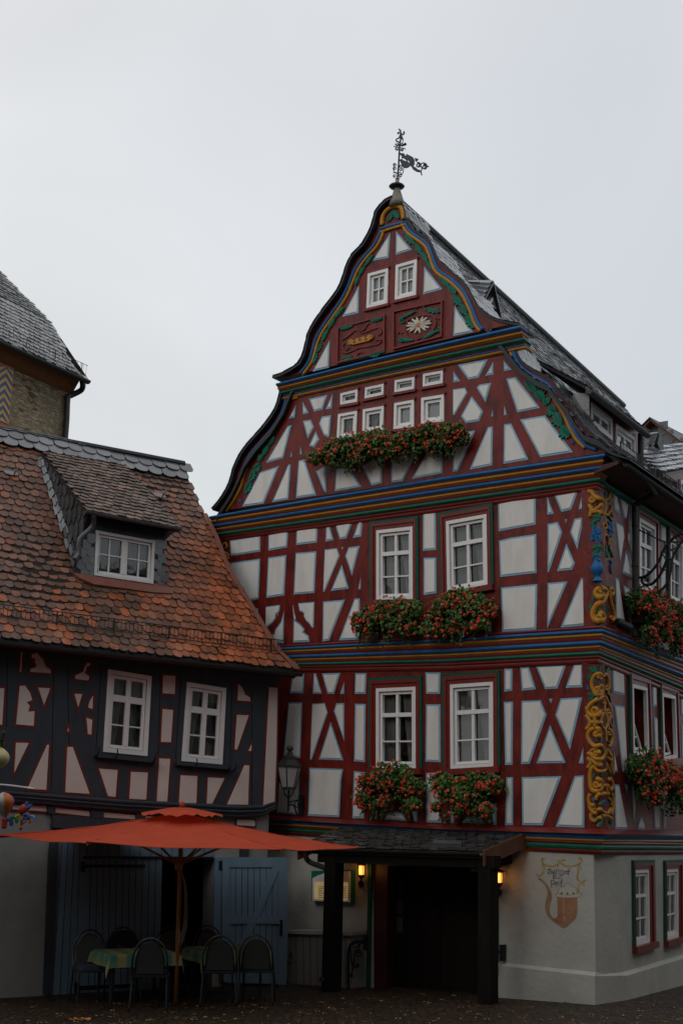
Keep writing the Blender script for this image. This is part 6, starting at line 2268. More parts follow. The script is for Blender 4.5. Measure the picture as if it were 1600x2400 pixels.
T.tube(smooth_path([pb_ - Vector((0, 0, .12)), pb_.lerp(wl2, .35) - Vector((0, 0, .02)), pb_.lerp(wl2, .65) - Vector((0, 0, .12)), wl2 + FAC.n * .03], 5), .016, 0, 6)
sc_ = [FAC.at(p, .12) for p in scroll(*P('F', '312,1205')[0], 11, 2, 1, 1.4)]
T.tube(sc_, .012, 0, 6)
T.prism(FAC, uzs(FAC, P('F', '322,1140 352,1150 352,1290 318,1285'), O1), O1, O1 + .03)
T.build('bracket', M['iron'], lt)

# ================================================================== weather vane
ap = FAC.w(apex[0], apex[1], O4)
VP = Pl(ap, R(90))
if VP.n.y > 0: VP.n = -VP.n
wv = thing('weather_vane', 'wrought iron weather vane with figure and pierced flag on the gable peak', 'weather vane', ap)
s0_ = VP.at(P('V', '490,1850')[0]); s1_ = VP.at(P('V', '482,1600')[0]); s2_ = VP.at(P('V', '487,1460')[0]); s3_ = VP.at(P('V', '500,1360')[0])
T = MB()
T.lathe([(.15, -.12), (.125, 0), (.06, s1_.z - s0_.z), (.04, s2_.z - s0_.z), (.035, s3_.z - s0_.z), (.0, s3_.z - s0_.z + .02)], s0_, 14)
T.build('spire', mat('lead_spire', (.20, .19, .15), .5, .25, 8), wv, smooth=True)
T = MB(); T.lathe([(.05, -.05), (.13, -.025), (.15, .0), (.13, .025), (.05, .05)], s1_.lerp(s2_, .5), 18); T.build('collar', M['slate_d'], wv, smooth=True)
def vt(T, s, r): T.tube([VP.at(p) for p in spath(P('V', s), 3)], r, 0, 5)
T = MB(); vt(T, '490,1400 520,1100 540,750 555,560 580,400', .018); T.lathe([(.012, -.03), (.045, 0), (.012, .03)], VP.at(P('V', '500,1360')[0]), 10); T.build('rod', M['iron'], wv)
M['vane'] = mat('vane_sheet', (.055, .07, .09), .5, .3, 12, metal=.4)
def vpoly(name, polys):
    T = MB()
    for s in polys: T.prism(VP, uzs(VP, P('V', s)), -.012, .012, back=True)
    T.build(name, M['vane'], wv)
vpoly('flag', ['540,770 560,760 600,775 625,765 660,790 690,840 705,785 850,860 880,900 900,960 850,980 800,1000 750,930 720,950 700,920 640,880 590,880 600,830 560,800',
               '545,920 600,900 640,935 730,960 770,990 830,1000 800,1060 740,1100 680,1110 630,1080 590,1010', '800,1040 830,980 880,960 900,1010 870,1060 900,1110 960,1160 1040,1190 1030,1205 940,1190 860,1140', '895,880 985,905 940,970 905,930'])
T = MB()
for cx, cy, r in ((980, 1040, 62), (1120, 1085, 62)):
    T.tube([VP.at(p) for p in scroll(*P('V', '%d,%d' % (cx, cy))[0], r * .102, 1.5, -2, 1.6, 26)], .013, 0, 5)
for s in ('1040,1190 1050,1240 1060,1275', '1040,1030 1080,990 1150,1010 1190,1070 1220,1070', '1040,1060 1060,1120 1040,1180', '900,1090 960,1150 1020,1160'): vt(T, s, .013)
T.build('flag_scroll', M['vane'], wv)
vpoly('figure', ['520,210 540,205 560,225 590,240 585,275 600,310 620,335 610,350 600,365 580,370 545,370 550,330 555,280 545,245', '545,365 600,365 625,410 640,460 630,520 610,540 620,470 590,420 575,400 540,430 515,420'])
T = MB()
for s in ('600,330 640,340 645,300 650,265', '645,310 670,295', '550,290 520,290 510,310 530,325', '525,420 475,450 475,490 530,510 550,530', '610,530 615,560 620,600'): vt(T, s, .014)
T.build('figure_limb', M['vane'], wv)
T = MB()
for cx, cy in ((440, 1040), (580, 1070), (440, 1120), (575, 1140), (440, 1290), (570, 1290), (490, 570), (610, 570), (490, 660), (600, 690)):
    T.tube([VP.at(p) for p in scroll(*P('V', '%d,%d' % (cx, cy))[0], 4.3, 1, rnd.uniform(0, 6), 1.4)], .008, 0, 4)
for s in ('430,990 410,1110 430,1200 500,1240', '560,1030 620,1060 640,1130 610,1250 520,1240', '400,1220 450,1200 500,1240 560,1200 600,1270', '440,550 490,590 540,600', '410,605 470,620 550,640', '690,555 640,570 560,600', '690,680 650,655 560,640', '470,700 540,690 620,710'): vt(T, s, .009)
T.lathe([(.01, -.03), (.035, 0), (.01, .03)], VP.at(P('V', '675,560')[0]), 8)
T.build('leaf_scrollwork', M['iron'], wv)

# ================================================================== flower boxes
def flower_box(label, pl, o, a, b, hu, hd, depth=.36, dens=1.0, sag=.0, box=True, reds=1.0):
    A_, B_ = pl.at(a, o + .22), pl.at(b, o + .22)
    ax = (B_ - A_); L = ax.length; axn = ax.normalized()
    mid = (A_ + B_) / 2
    t = thing('flower_box', label, 'flower box', mid - pl.n * .1, 0, 'geranium boxes on the inn')
    if box:
        T = MB()
        m_ = .13 * L
        p0, p1 = A_ + axn * m_ - pl.n * .12 - Vector((0, 0, hd * .45)), B_ - axn * m_ - pl.n * .12 - Vector((0, 0, hd * .45))
        q = [(-.0, 0), (.18, 0), (.2, .17), (-.0, .17)]
        T.hexa([p0 + pl.n * x + Vector((0, 0, z)) for x, z in q] + [p1 + pl.n * x + Vector((0, 0, z)) for x, z in q])
        T.build('planter', M['brown'], t)
    fo, st, bl = MB(), MB(), MB()
    # uneven mass: several lobes along the box
    lobes = []
    nl = max(4, int(L / .17))
    for k in range(nl):
        s = (k + rnd.uniform(.2, .8)) / nl
        edge = min(s, 1 - s)
        e = min(1, .55 + edge * 2.2)
        lobes.append((s, rnd.uniform(.02, depth * .7), rnd.uniform(-hd * .75, hu * .55) * e, rnd.uniform(.13, .21) * (.75 + .25 * e)))
        lobes.append((s, rnd.uniform(.05, depth * .6), rnd.uniform(-hd * .3, hu * .7) * e, rnd.uniform(.13, .2) * e))
        if rnd.random() < .5:
            lobes.append((s, rnd.uniform(.1, depth * .8), -hd * rnd.uniform(.7, .95), rnd.uniform(.07, .12)))
    N_ = int(2300 * L * dens)
    def rv():
        while True:
            v = Vector((rnd.uniform(-1, 1), rnd.uniform(-1, 1), rnd.uniform(-1, 1)))
            if .05 < v.length < 1: return v
    for _ in range(N_):
        s, y, z, r = lobes[rnd.randrange(len(lobes))]
        v = rv(); v = v.normalized() * (v.length ** .5) * (rnd.uniform(1.0, 1.5) if rnd.random() < .2 else 1)
        p = A_ + ax * s - pl.n * .1 + pl.n * (y + v.y * r * .9) + axn * (v.x * r * 1.25) + Vector((0, 0, z + v.z * r))
        if pl.off(p) < o + .02: p += pl.n * (o + .03 - pl.off(p))
        n = (rv() + pl.n * .6 + Vector((0, 0, .5))).normalized()
        u = n.orthogonal().normalized(); w = n.cross(u)
        sz = rnd.uniform(.018, .034)
        k = rnd.uniform(.5, 1.6)
        c = (.055 * k, .115 * k * rnd.uniform(.9, 1.15), .019 * k)
        pts = [p + (u * math.cos(q) * (1 + .18 * (j % 2)) + w * math.sin(q)) * sz + n * (sz * .25 * math.cos(2 * q)) for j, q in enumerate(i * math.pi / 3 for i in range(6))]
        fo.add(pts, [(0, 1, 2, 3, 4, 5)], 0, c)
    # blossoms stand off the outside of the mass
    nb = int(100 * L * reds * max(.75, (hu + hd) / .7))
    for _ in range(nb):
        s, y, z, r = lobes[rnd.randrange(len(lobes))]
        v = rv().normalized()
        v.y = abs(v.y) * .8 + .3
        base = A_ + ax * s - pl.n * .1 + pl.n * y + Vector((0, 0, z))
        p = base + pl.n * (v.y * r * 1.15) + axn * (v.x * r * 1.4) + Vector((0, 0, v.z * r * 1.12))
        if pl.off(p) < o + .05: continue
        st.tube([base.lerp(p, .3), p], .003, 0, 3, cap=False)
        rr = rnd.uniform(.024, .05)
        hue = rnd.random()
        for _k in range(rnd.randrange(8, 15)):
            d = (rv() + pl.n * .3).normalized()
            q = p + d * rr * rnd.uniform(.3, 1.05)
            n = (d + rv() * .4).normalized(); u = n.orthogonal().normalized(); w = n.cross(u)
            sz = rnd.uniform(.010, .0165)
            k = rnd.uniform(.65, 1.2)
            c = (.82 * k, (.052 + .045 * hue) * k, (.03 + .018 * hue) * k)
            bl.add([q + (u * math.cos(x) + w * math.sin(x)) * sz for x in (i * math.pi * .4 for i in range(5))], [(0, 1, 2, 3, 4)], 0, c)
    # trailing shoots
    for _ in range(int(14 * L)):
        s = rnd.uniform(.02, .98)
        p = A_ + ax * s + pl.n * rnd.uniform(-.02, depth * .5) + Vector((0, 0, -hd * rnd.uniform(.5, 1.0)))
        path = [p]
        for k in range(5):
            p = p + Vector((rnd.uniform(-.02, .02), rnd.uniform(-.02, .02), -.045))
            path.append(p)
            for _q in range(2):
                n = rv().normalized(); u = n.orthogonal().normalized(); w = n.cross(u)
                sz = rnd.uniform(.015, .028); k2 = rnd.uniform(.5, 1.2); q = p + rv() * .03
                fo.add([q + (u * math.cos(x) + w * math.sin(x)) * sz for x in (i * math.pi * .4 for i in range(5))], [(0, 1, 2, 3, 4)], 0, (.04 * k2, .09 * k2, .02 * k2))
        st.tube(path, .003, 0, 3, cap=False)
    fl = fo.build('foliage', M['leaf'], t)
    st.build('stems', M['stem'], fl)
    b_ = bl.build('blossoms', M['petal'], t)
    b_['kind'] = 'stuff'
    return t
flower_box('long red geranium box under the row of small windows in the gable', FAC, O3, P('B', '705,645')[0], P('B', '1535,512')[0], .23, .22, .34, 1.15)
flower_box('red geranium box under the left window of the middle storey', FAC, O2, P('D', '1025,778')[0], P('D', '1385,768')[0], .30, .33)
flower_box('red geranium box under the right window of the middle storey, joining its neighbour', FAC, O2, P('E', '20,878')[0], P('E', '412,850')[0], .33, .36)
flower_box('bushy red geranium box under the left window above the porch', FAC, O1, P('F', '775,1065')[0], P('F', '1180,1060')[0], .34, .38)
flower_box('bushy red geranium box under the right window above the porch, near the carved post', FAC, O1, P('G', '65,905')[0], P('G', '430,905')[0], .33, .38)
flower_box('red geranium box on the side wall behind the downpipe, upper storey', SID, O2, P('S2', '740,1640')[0], P('S2', '1060,1800')[0], .42, .45, .34)
flower_box('red geranium box far right on the upper side wall, behind the iron sign bracket', SID, O2, P('S2', '1090,1760')[0], P('S2', '1400,1900')[0], .42, .45, .34)
flower_box('red geranium box under the first tilted window of the side wall', SID, O1, P('S3', '760,1500')[0], P('S3', '1010,1560')[0], .36, .42, .34)
flower_box('red geranium box under the second tilted window of the side wall, at the right edge', SID, O1, P('S3', '1060,1580')[0], P('S3', '1380,1680')[0], .38, .42, .34)

# ================================================================== sign bracket and floodlight on the side wall
bp = SID.at(P('S2', '745,1250')[0], O2 + .02)
BRK = Pl(bp, R(121))
sbk = thing('sign_bracket', 'black wrought iron sign bracket of long curved bars on the side wall', 'sign bracket', bp)
def bt(T, s, r): T.tube([BRK.at(p) for p in spath(P('S2', s), 4)], r, 0, 6)
T = MB()
for s in ('745,1250 850,1240 960,1150 1040,1030 1100,890 1230,740 1340,690', '830,1245 820,1300 870,1345 960,1320 1060,1200 1140,1010 1130,1010', '980,1455 1100,1370 1170,1220 1205,1000 1280,860 1345,760'): bt(T, s, .024)
T.build('curved_bar', M['iron'], sbk)
T = MB()
for s in ('760,640 930,720 1100,800 1340,800', '1100,800 1110,850 1090,900 1130,960 1100,1000', '1040,1100 1060,1130 1080,1160 1130,1145', '1090,960 1120,1020 1190,1020 1220,960 1190,900', '770,1400 850,1350 930,1400 980,1450', '1230,740 1270,800 1250,880 1180,900'): bt(T, s, .012)
T.tube([BRK.at(p) for p in scroll(*P('S2', '880,1270')[0], 5, 1, 0, 1.3)], .014, 0, 6)
T.build('scroll', M['iron'], sbk)
fl2 = thing('floodlight', 'small black floodlight on the ledge at the foot of the carved post', 'floodlight', SID.at(P('S2', '560,1880')[0], O2 + .12))
c = SID.at(P('S2', '585,1850')[0], O2 + .16)
T = MB(); d_ = (SID.d * .8 + Vector((0, 0, -.35)) + SID.n * .5).normalized()
T.tube([c - d_ * .12, c - d_ * .06, c + d_ * .1, c + d_ * .13], [.05, .075, .085, .09], 0, 12); T.build('lamp_body', M['iron'], fl2)
T = MB(); T.tube(smooth_path([SID.at(P('S2', '520,1790')[0], O2 + .02), SID.at(P('S2', '525,1800')[0], O2 + .1), c - d_ * .05], 3), .022, 0, 7); T.lathe([(.04, -.04), (.05, 0), (.04, .04)], SID.at(P('S2', '525,1800')[0], O2 + .06), 10); T.build('mount', M['iron'], fl2)

# ================================================================== second dormer and the house beyond
T = MB()
def sidep(s, o): return SID.at(P('S1', s)[0], o)
nb_ = thing('slate_dormer', 'small slate hooded dormer at the right edge, above the eave railing', 'dormer', sidep('1270,1300', oL))
A1, A2, A3, A4, A5 = sidep('960,1095', oL - .5), sidep('1568,1040', oL - 1.0), sidep('1620,1250', oL + .3), sidep('1270,1318', oL + .35), sidep('1130,1010', oL - .9)
def slab4(T, q, th=.06, m=0):
    q = list(q); k = len(q); dn_ = Vector((0, 0, -th))
    T.add(q + [v + dn_ for v in q], [tuple(range(k)), tuple(range(2 * k - 1, k - 1, -1))] + [(i, (i + 1) % k, k + (i + 1) % k, k + i) for i in range(k)], m)
slab4(T, [A1, A5, A2, A3, A4])
hood = T.build('hood', M['slate_d'], nb_)
T = MB()
nn_ = (A4 - A1).cross(A5 - A1).normalized()
if nn_.dot(CAM - A1) < 0: nn_ = -nn_
e1_ = (A3 - A4).normalized(); e2_ = nn_.cross(e1_).normalized()
if e2_.z < 0: e2_ = -e2_
pa = [((v - A4).dot(e1_), (v - A4).dot(e2_)) for v in (A1, A5, A2, A3, A4)]
shingles(T, lambda a, b, h: A4 + e1_ * a + e2_ * b + nn_ * (h + .01), min(p[0] for p in pa), max(p[0] for p in pa), 0, max(p[1] for p in pa), .26, .2, lambda a, b: inpoly(a, b, pa), lambda a, b: tuple(1.5 * v for v in slate_col()), lift=.04, thick=.02)
T.build('slates', M['slate'], hood)
T = MB(); T.prism(SID, uzs(SID, P('S1', '1290,1310 1568,1300 1600,1700 1490,1560 1480,1450 1330,1380'), oL), oL - .1, oL); T.build('dormer_wall', M['red2'], nb_)
T = MB(); T.prism(SID, uzs(SID, P('S1', '1510,1400 1600,1470 1600,1700 1510,1560'), oL), oL, oL + .04); T.build('window', M['white'], nb_)
T = MB(); T.prism(SID, uzs(SID, P('S1', '1530,1460 1600,1510 1600,1640 1530,1550'), oL), oL, oL + .05); T.build('glass_pane', M['room'], nb_)
tg = thing('triangular_dormer', 'small dormer with a white triangular window on the far end of the slate roof', 'dormer', sidep('1150,1000', oL - .8))
T = MB(); slab4(T, [sidep('1040,730', oL - 1.6), sidep('1192,722', oL - .7), sidep('1110,980', oL - .7), sidep('985,1060', oL - 1.1), sidep('965,800', oL - 1.6)]); T.build('hood', M['slate_d'], tg)
T = MB()
slate_rows(T, sidep('985,745', oL - 1.5), sidep('1190,725', oL - .66), sidep('975,1060', oL - 1.0), sidep('1112,985', oL - .66), 5, SID.n * .05 + Vector((0, 0, .05)) - SID.d * .06, 1.6)
T.build('slates', M['slate'], tg)
T = MB(); T.prism(SID, uzs(SID, P('S1', '1192,722 1290,1060 1240,1062 1160,880'), oL - .65), oL - .8, oL - .6); T.build('verge_board', M['slate_d'], tg)
T = MB(); T.prism(SID, uzs(SID, P('S1', '1170,870 1235,1060 1100,990'), oL - .7), oL - .8, oL - .68); T.build('window', M['white'], tg)
T = MB(); T.prism(SID, uzs(SID, P('S1', '1165,930 1200,1015 1140,985'), oL - .7), oL - .7, oL - .66); T.build('glass_pane', M['room'], tg)
NB = Pl(SID.w(DEPTH + 5, 0, -1), R(-50.5))
nh = thing('neighbour_house', 'slate clad gable with brown verge boards behind the inn at the right edge', 'house', SID.w(DEPTH + 5, 0, -1))
gp = uzs(NB, P('S1', '1000,760 1165,560 1700,985 1700,2400 1000,2400'))
T = MB(); T.prism(NB, gp, -4, 0, back=True); T.build('gable_wall', M['slate_d'], nh)
us = [p[0] for p in gp]
T = MB()
shingles(T, lambda a, b, h: NB.w(a, b, h), min(us), max(us), gp[0][1] - 2.2, gp[1][1], .36, .3, lambda a, b: inpoly(a, b, gp), lambda a, b: tuple(.75 * v for v in slate_col()), lift=.02, thick=.012)
T.build('slates', M['slate'], nh)
T = MB()
for s in ('1165,540 1165,575 1030,715 1015,700', '1160,545 1168,580 1720,1010 1720,975'):
    T = MB()
    T.prism(NB, uzs(NB, P('S1', s)), -.05, .35, back=True)
    T.build('verge_board', M['orangewood'], nh)
T = MB()
for s in ('1170,530 1165,542 1010,705 1000,695', '1160,530 1165,547 1720,976 1720,950'):
    T.prism(NB, uzs(NB, P('S1', s)), -4.2, .42, back=True)
T.build('roof', M['slate_d'], nh)

# ================================================================== parasol
ub = ground((412, 2352))
para = thing('parasol', 'large terracotta market parasol with wooden pole and ribs over the tables', 'parasol', ub)
def at_depth(px, y):
    r_ = ray(px); return CAM + r_ * (y / r_.y)
ztop = at_depth((429, 1890), ub.y).z
zed = at_depth((421, 1979), ub.y).z + .04
Rr = 416 * ub.y / FPX * .985
zhub = at_depth((424, 2028), ub.y).z
az0 = math.atan2(-ub.x, -ub.y)
cx_, cy_ = ub.x - .05, ub.y
def ring(k, r_, z):
    a = az0 + R(30) + k * math.pi / 3
    tilt = -.012
    x, y = math.sin(a) * r_, math.cos(a) * r_ * .72
    return Vector((cx_ + x, cy_ + y, z + tilt * x))
T = MB()
ns = 10; nr_ = 8
vid = {}
vs_ = []
fs = []
def cp(k, f, t):
    """sector k, fraction f across, t from top 0 to edge 1"""
    a, b = ring(k, Rr * t, 0), ring(k + 1, Rr * t, 0)
    p = a.lerp(b, f)
    tip = math.sin(math.pi * f)
    z = ztop - .10 + (zed - (ztop - .10)) * t - .05 * math.sin(math.pi * t) - .045 * tip * t * t * 0.6
    e = 1 - .03 * tip * t
    return Vector((cx_ + (p.x - cx_) * e, cy_ + (p.y - cy_) * e, z + (p.z) * .0 - .012 * (p.x - cx_) + .010 * math.sin(9 * f + k) * t + .006 * math.sin(23 * t + 5 * f + k)))
for k in range(6):
    b0 = len(vs_)
    for i in range(nr_ + 1):
        for j in range(ns + 1):
            vs_.append(cp(k, j / ns, .04 + .96 * i / nr_))
    for i in range(nr_):
        for j in range(ns):
            q = b0 + i * (ns + 1) + j
            fs.append((q, q + 1, q + ns + 2, q + ns + 1))
T.add(vs_, fs)
can = T.build('canopy', M['canvas'], para)
so = can.modifiers.new('thick', 'SOLIDIFY'); so.thickness = .008; so.offset = -1
T = MB()
for k in range(6):
    T.tube([cp(k, .0, .1 + .9 * i / 8) + Vector((0, 0, .002)) for i in range(9)], .008, 0, 5)
T.build('seam', M['canvas'], can)
# vent cap with a wavy edge
T = MB()
nn2 = 64
vs_ = [Vector((cx_, cy_, ztop))]
rc_ = .62
for i in range(1, 6):
    for j in range(nn2):
        a = 2 * math.pi * j / nn2
        r_ = rc_ * i / 5 * (1 + .03 * math.sin(5 * a))
        base_t = r_ / Rr
        z = ztop - (ztop - zed) * base_t * .80 + .0 - .035 * (i / 5) ** 2
        z += (.014 * math.sin(a * 7 + 1) + .014 * math.sin(a * 19 + 2) + .008 * math.sin(a * 31)) * (i / 5) ** 2
        vs_.append(Vector((cx_ + r_ * math.sin(a), cy_ + r_ * math.cos(a), z)))
fs = [(0, 1 + j, 1 + (j + 1) % nn2) for j in range(nn2)]
for i in range(4):
    for j in range(nn2):
        a0 = 1 + i * nn2 + j; a1 = 1 + i * nn2 + (j + 1) % nn2
        fs.append((a0, a1, a1 + nn2, a0 + nn2))
T.add(vs_, fs)
vc = T.build('vent_cap', M['canvas'], para, smooth=True)
T = MB(); T.lathe([(.01, -.02), (.035, 0), (.042, .03), (.03, .06), (.006, .072)], Vector((cx_, cy_, ztop)), 14); T.build('finial', M['canvas'], para, smooth=True)
T = MB(); T.tube([Vector((ub.x, ub.y, ub.z)), Vector((cx_, cy_, ztop - .05))], [.033, .03], 0, 12); T.build('pole', M['pole'], para, smooth=True)
T = MB(); T.lathe([(.035, -.09), (.06, -.07), (.065, .02), (.055, .08), (.035, .09)], Vector((cx_ - .005, cy_, zhub)), 12); T.build('hub', M['pole'], para)
for k in range(6):
    T = MB()
    a = Vector((cx_, cy_, zhub + .02)); b = cp(k, 0, .42) - Vector((0, 0, .03))
    d = (b - a); d0 = Vector((d.x, d.y, 0)).normalized()
    T.tube([a + d0 * .05, b], .017, 0, 6); T.build('strut', M['pole'], para)
    T = MB(); T.tube([cp(k, 0, .04 + .95 * i / 6) - Vector((0, 0, .028)) for i in range(7)], .016, 0, 6); T.build('rib', M['pole'], para)
T = MB()
c0_ = Vector((cx_ + .07, cy_ - .02, zhub - .05))
for k in range(4):
    w_ = .05 + .018 * k
    T.tube(smooth_path([c0_ + Vector((-.04, 0, .0)), c0_ + Vector((w_ * .6, -.01, -.3)), c0_ + Vector((w_ * .9, -.01 * k, -.75 - .03 * k)), c0_ + Vector((.0, -.01, -1.0 - .04 * k)), c0_ + Vector((-w_ * .5, 0, -.7)), c0_ + Vector((-.03, 0, -.1))], 5), .005, 0, 5)
T.build('cord', mat('cotton_cord', (.25, .2, .13), .9), para)

# ================================================================== tables, cloths and chairs
az_t = R(62)
dW = Vector((math.sin(az_t), math.cos(az_t), 0)); dD = Vector((-dW.y, dW.x, 0))
RZT = math.atan2(dW.y, dW.x)
FLc = ground((252, 2360))
TWD, TDP, THT = 1.06, .78, .73
def place(v): return Vector((v.x, v.y, gz(v.x, v.y)))
def make_table(pos, label):
    t = thing('cafe_table', label, 'table', pos, RZT, 'cafe tables under the parasol')
    T = MB(); T.box((-TWD / 2, -TDP / 2, THT - .03), (TWD / 2, TDP / 2, THT)); T.build('tabletop', M['brown2'], t, local=True)
    for sx in (-1, 1):
        for sy in (-1, 1):
            T = MB(); x, y = sx * (TWD / 2 - .08), sy * (TDP / 2 - .08)
            T.tube([(x, y, 0), (x, y, THT - .03)], .022, 0, 8); T.build('leg', M['iron'], t, local=True)
    return t
def make_cloth(pos, label, seed):
    r2 = random.Random(seed)
    T = MB()
    n_ = 44
    LX, LY = TWD / 2 + .19, TDP / 2 + .19
    hx, hy = TWD / 2 + .006, TDP / 2 + .006
    vs_ = []
    ph = r2.uniform(0, 6)
    for j in range(n_ + 1):
        for i in range(n_ + 1):
            x = -LX + 2 * LX * i / n_; y = -LY + 2 * LY * j / n_
            ex = max(0, abs(x) - hx); ey = max(0, abs(y) - hy)
            sx, sy = (1 if x > 0 else -1), (1 if y > 0 else -1)
            z = THT + .004
            px_, py_ = x, y
            if ex or ey:
                dr = math.hypot(ex, ey) if (ex and ey) else max(ex, ey)
                wv_ = .02 * math.sin((y if ex > ey else x) * 9 + ph)
                if ex and ey:
                    m_ = (ex + ey)
                    px_ = sx * (hx + .03 + .25 * ex); py_ = sy * (hy + .03 + .25 * ey); z -= m_ * .88
                elif ex:
                    px_ = sx * (hx + .012 + .15 * ex + wv_ * ex * 3); z -= ex * .97
                else:
                    py_ = sy * (hy + .012 + .15 * ey + wv_ * ey * 3); z -= ey * .97
            vs_.append((px_, py_, z))
    T.add(vs_, [(j * (n_ + 1) + i, j * (n_ + 1) + i + 1, (j + 1) * (n_ + 1) + i + 1, (j + 1) * (n_ + 1) + i) for j in range(n_) for i in range(n_)])
    o = T.build('tablecloth', M['cloth'], None, smooth=True, local=True)
    o.location = pos; o.rotation_euler = (0, 0, RZT)
    return tag(o, label, 'tablecloth', 'striped cloths on the cafe tables')
t1 = place(FLc + dW * TWD / 2 + dD * TDP / 2)
t2 = place(FLc + dW * (1.52 + TWD / 2) + dD * (TDP / 2 + .05))
make_table(t1, 'cafe table left of the parasol pole, under the striped cloth'); make_table(t2, 'cafe table right of the parasol pole, behind the two chairs')
make_cloth(t1, 'yellow and green striped tablecloth on the left table', 1); make_cloth(t2, 'yellow and green striped tablecloth on the right table', 2)

def make_chair():
    """local: sitter faces +y, backrest at -y"""
    t = thing('garden_chair', 'chair', 'chair', (0, 0, 0), 0, 'dark metal garden chairs round the tables')
    w = .225
    arch = []
    for k in range(15):
        a = math.pi * k / 14
        arch.append((-w * 1.0 * math.cos(a), -.21 - .10 - .05 * math.sin(a), .62 + .30 * math.sin(a)))
    lpath = [(-w - .015, -.27, 0), (-w, -.24, .24), (-w, -.21, .44), (-w, -.27, .56)]
    rpath = [(w, -.27, .56), (w, -.21, .44), (w, -.24, .24), (w + .015, -.27, 0)]
    T = MB(); T.tube(smooth_path(lpath + arch + rpath, 3), .0135, 0, 8); T.build('back_frame', M['steel'], t, smooth=True, local=True)
    T = MB()
    wi = w * .83
    inn2 = [(-wi, -.225, .47)] + [(-wi * math.cos(math.pi * k / 12), -.29 - .045 * math.sin(math.pi * k / 12), .60 + .265 * math.sin(math.pi * k / 12)) for k in range(13)] + [(wi, -.225, .47)]
    T.tube(smooth_path(inn2, 2), .009, 0, 6); T.tube([(-w, -.215, .47), (w, -.215, .47)], .011, 0, 6)
    T.build('inner_hoop', M['steel'], t, smooth=True, local=True)
    T = MB()
    poly = [(-wi, .47)] + [(-wi * math.cos(math.pi * k / 12), .60 + .26 * math.sin(math.pi * k / 12)) for k in range(13)] + [(wi, .47)]
    def by(x, z): return -.225 - .10 * min(1, max(0, (z - .47) / .4)) - .02 * (1 - (x / w) ** 2)
    vs_ = [(x, by(x, z) - .003, z) for x, z in poly] + [(x, by(x, z) + .003, z) for x, z in poly]
    k = len(poly)
    T.add(vs_, [tuple(range(k)), tuple(range(2 * k - 1, k - 1, -1))]); T.build('backrest', M['mesh'], t, local=True)
    T = MB()
    q = [(-.22, -.21), (.22, -.21), (.235, .10), (.17, .22), (-.17, .22), (-.235, .10)]
    T.add([(x, y, .435) for x, y in q] + [(x, y, .455) for x, y in q], [tuple(range(5, -1, -1)), tuple(range(6, 12))] + [(i, (i + 1) % 6, 6 + (i + 1) % 6, 6 + i) for i in range(6)])
    T.build('seat', M['mesh'], t, local=True)
    T = MB(); T.tube([(x, y, .43) for x, y in q + [q[0]]], .012, 0, 6); T.build('seat_frame', M['steel'], t, local=True)
    for sx in (-1, 1):
        T = MB(); T.tube(smooth_path([(sx * .20, .19, .43), (sx * .215, .21, .2), (sx * .22, .235, 0)], 3), .0125, 0, 8); T.build('leg', M['steel'], t, local=True)
    T = MB()
    q = [(-.20, -.18), (.20, -.18), (.21, .1), (.15, .19), (-.15, .19), (-.21, .1)]
    T.add([(x, y, .456) for x, y in q] + [(x * .97, y * .97, .492) for x, y in q], [tuple(range(5, -1, -1)), tuple(range(6, 12))] + [(i, (i + 1) % 6, 6 + (i + 1) % 6, 6 + i) for i in range(6)])
    T.build('seat_pad', M['cushion'], t, local=True)
    return t
chair0 = make_chair()
def back_at(px, rz, d=.27):
    """put the rear legs' middle at this ground pixel"""
    g_ = ground(px)
    return place(g_ + Vector((-math.sin(rz), math.cos(rz), 0)) * d)
CH = [(back_at((346, 2372), R(4)), R(4), 'garden chair in front of the left table, its back to the viewer'),
      (back_at((511, 2360), R(2)), R(2), 'garden chair just right of the parasol pole, its back to the viewer'),
      (back_at((597, 2357), R(-3)), R(-3), 'garden chair farthest right, standing before the open blue door'),
      (place(FLc - dW * .06 + dD * .62), R(-160), 'garden chair at the far left end of the left table'),
      (place(FLc + dW * .62 + dD * 1.12), RZT + R(168), 'garden chair behind the left table, under a navy jacket'),
      (place(FLc + dW * 1.42 + dD * 1.05), RZT + R(172), 'garden chair behind the parasol pole, facing the viewer'),
      (place(FLc + dW * 2.12 + dD * 1.08), RZT + R(176), 'garden chair behind the right table, before the dark doorway')]
for i, (p, rz, lab) in enumerate(CH):
    c = chair0 if i == 0 else copy_tree(chair0)
    c.location = p; c.rotation_euler = (0, 0, rz); c.scale = (1.1, 1.1, 1.1)
    c['label'] = lab
# jacket over the back of the fifth chair
p, rz, _ = CH[4]
jk = thing('jacket', 'navy jacket hung over the back of a chair behind the left table', 'jacket', p, rz)
T = MB()
n_ = 22; rows = 9
vs_ = []
for side in (0, 1):
    for j in range(rows):
        for i in range(n_ + 1):
            a = math.pi * i / n_
            t_ = j / (rows - 1)
            x = -.275 * math.cos(a)
            z = .64 + .335 * math.sin(a) ** .75
            zz = z - t_ * (.30 + .02 * math.sin(i * 1.3)) * (.35 + .65 * math.sin(a) ** .5)
            y = -.35 + (.05 if side else -.05) + .02 * math.sin(i * .9 + j)
            if j == 0: y = -.35
            vs_.append((x * (1 + .05 * t_), y, zz))
fs = []
for side in (0, 1):
    b0 = side * rows * (n_ + 1)
    for j in range(rows - 1):
        for i in range(n_):
            q = b0 + j * (n_ + 1) + i
            fs.append((q, q + 1, q + n_ + 2, q + n_ + 1))
T.add(vs_, fs)
T.build('cloth', M['jacket'], jk, smooth=True, local=True)

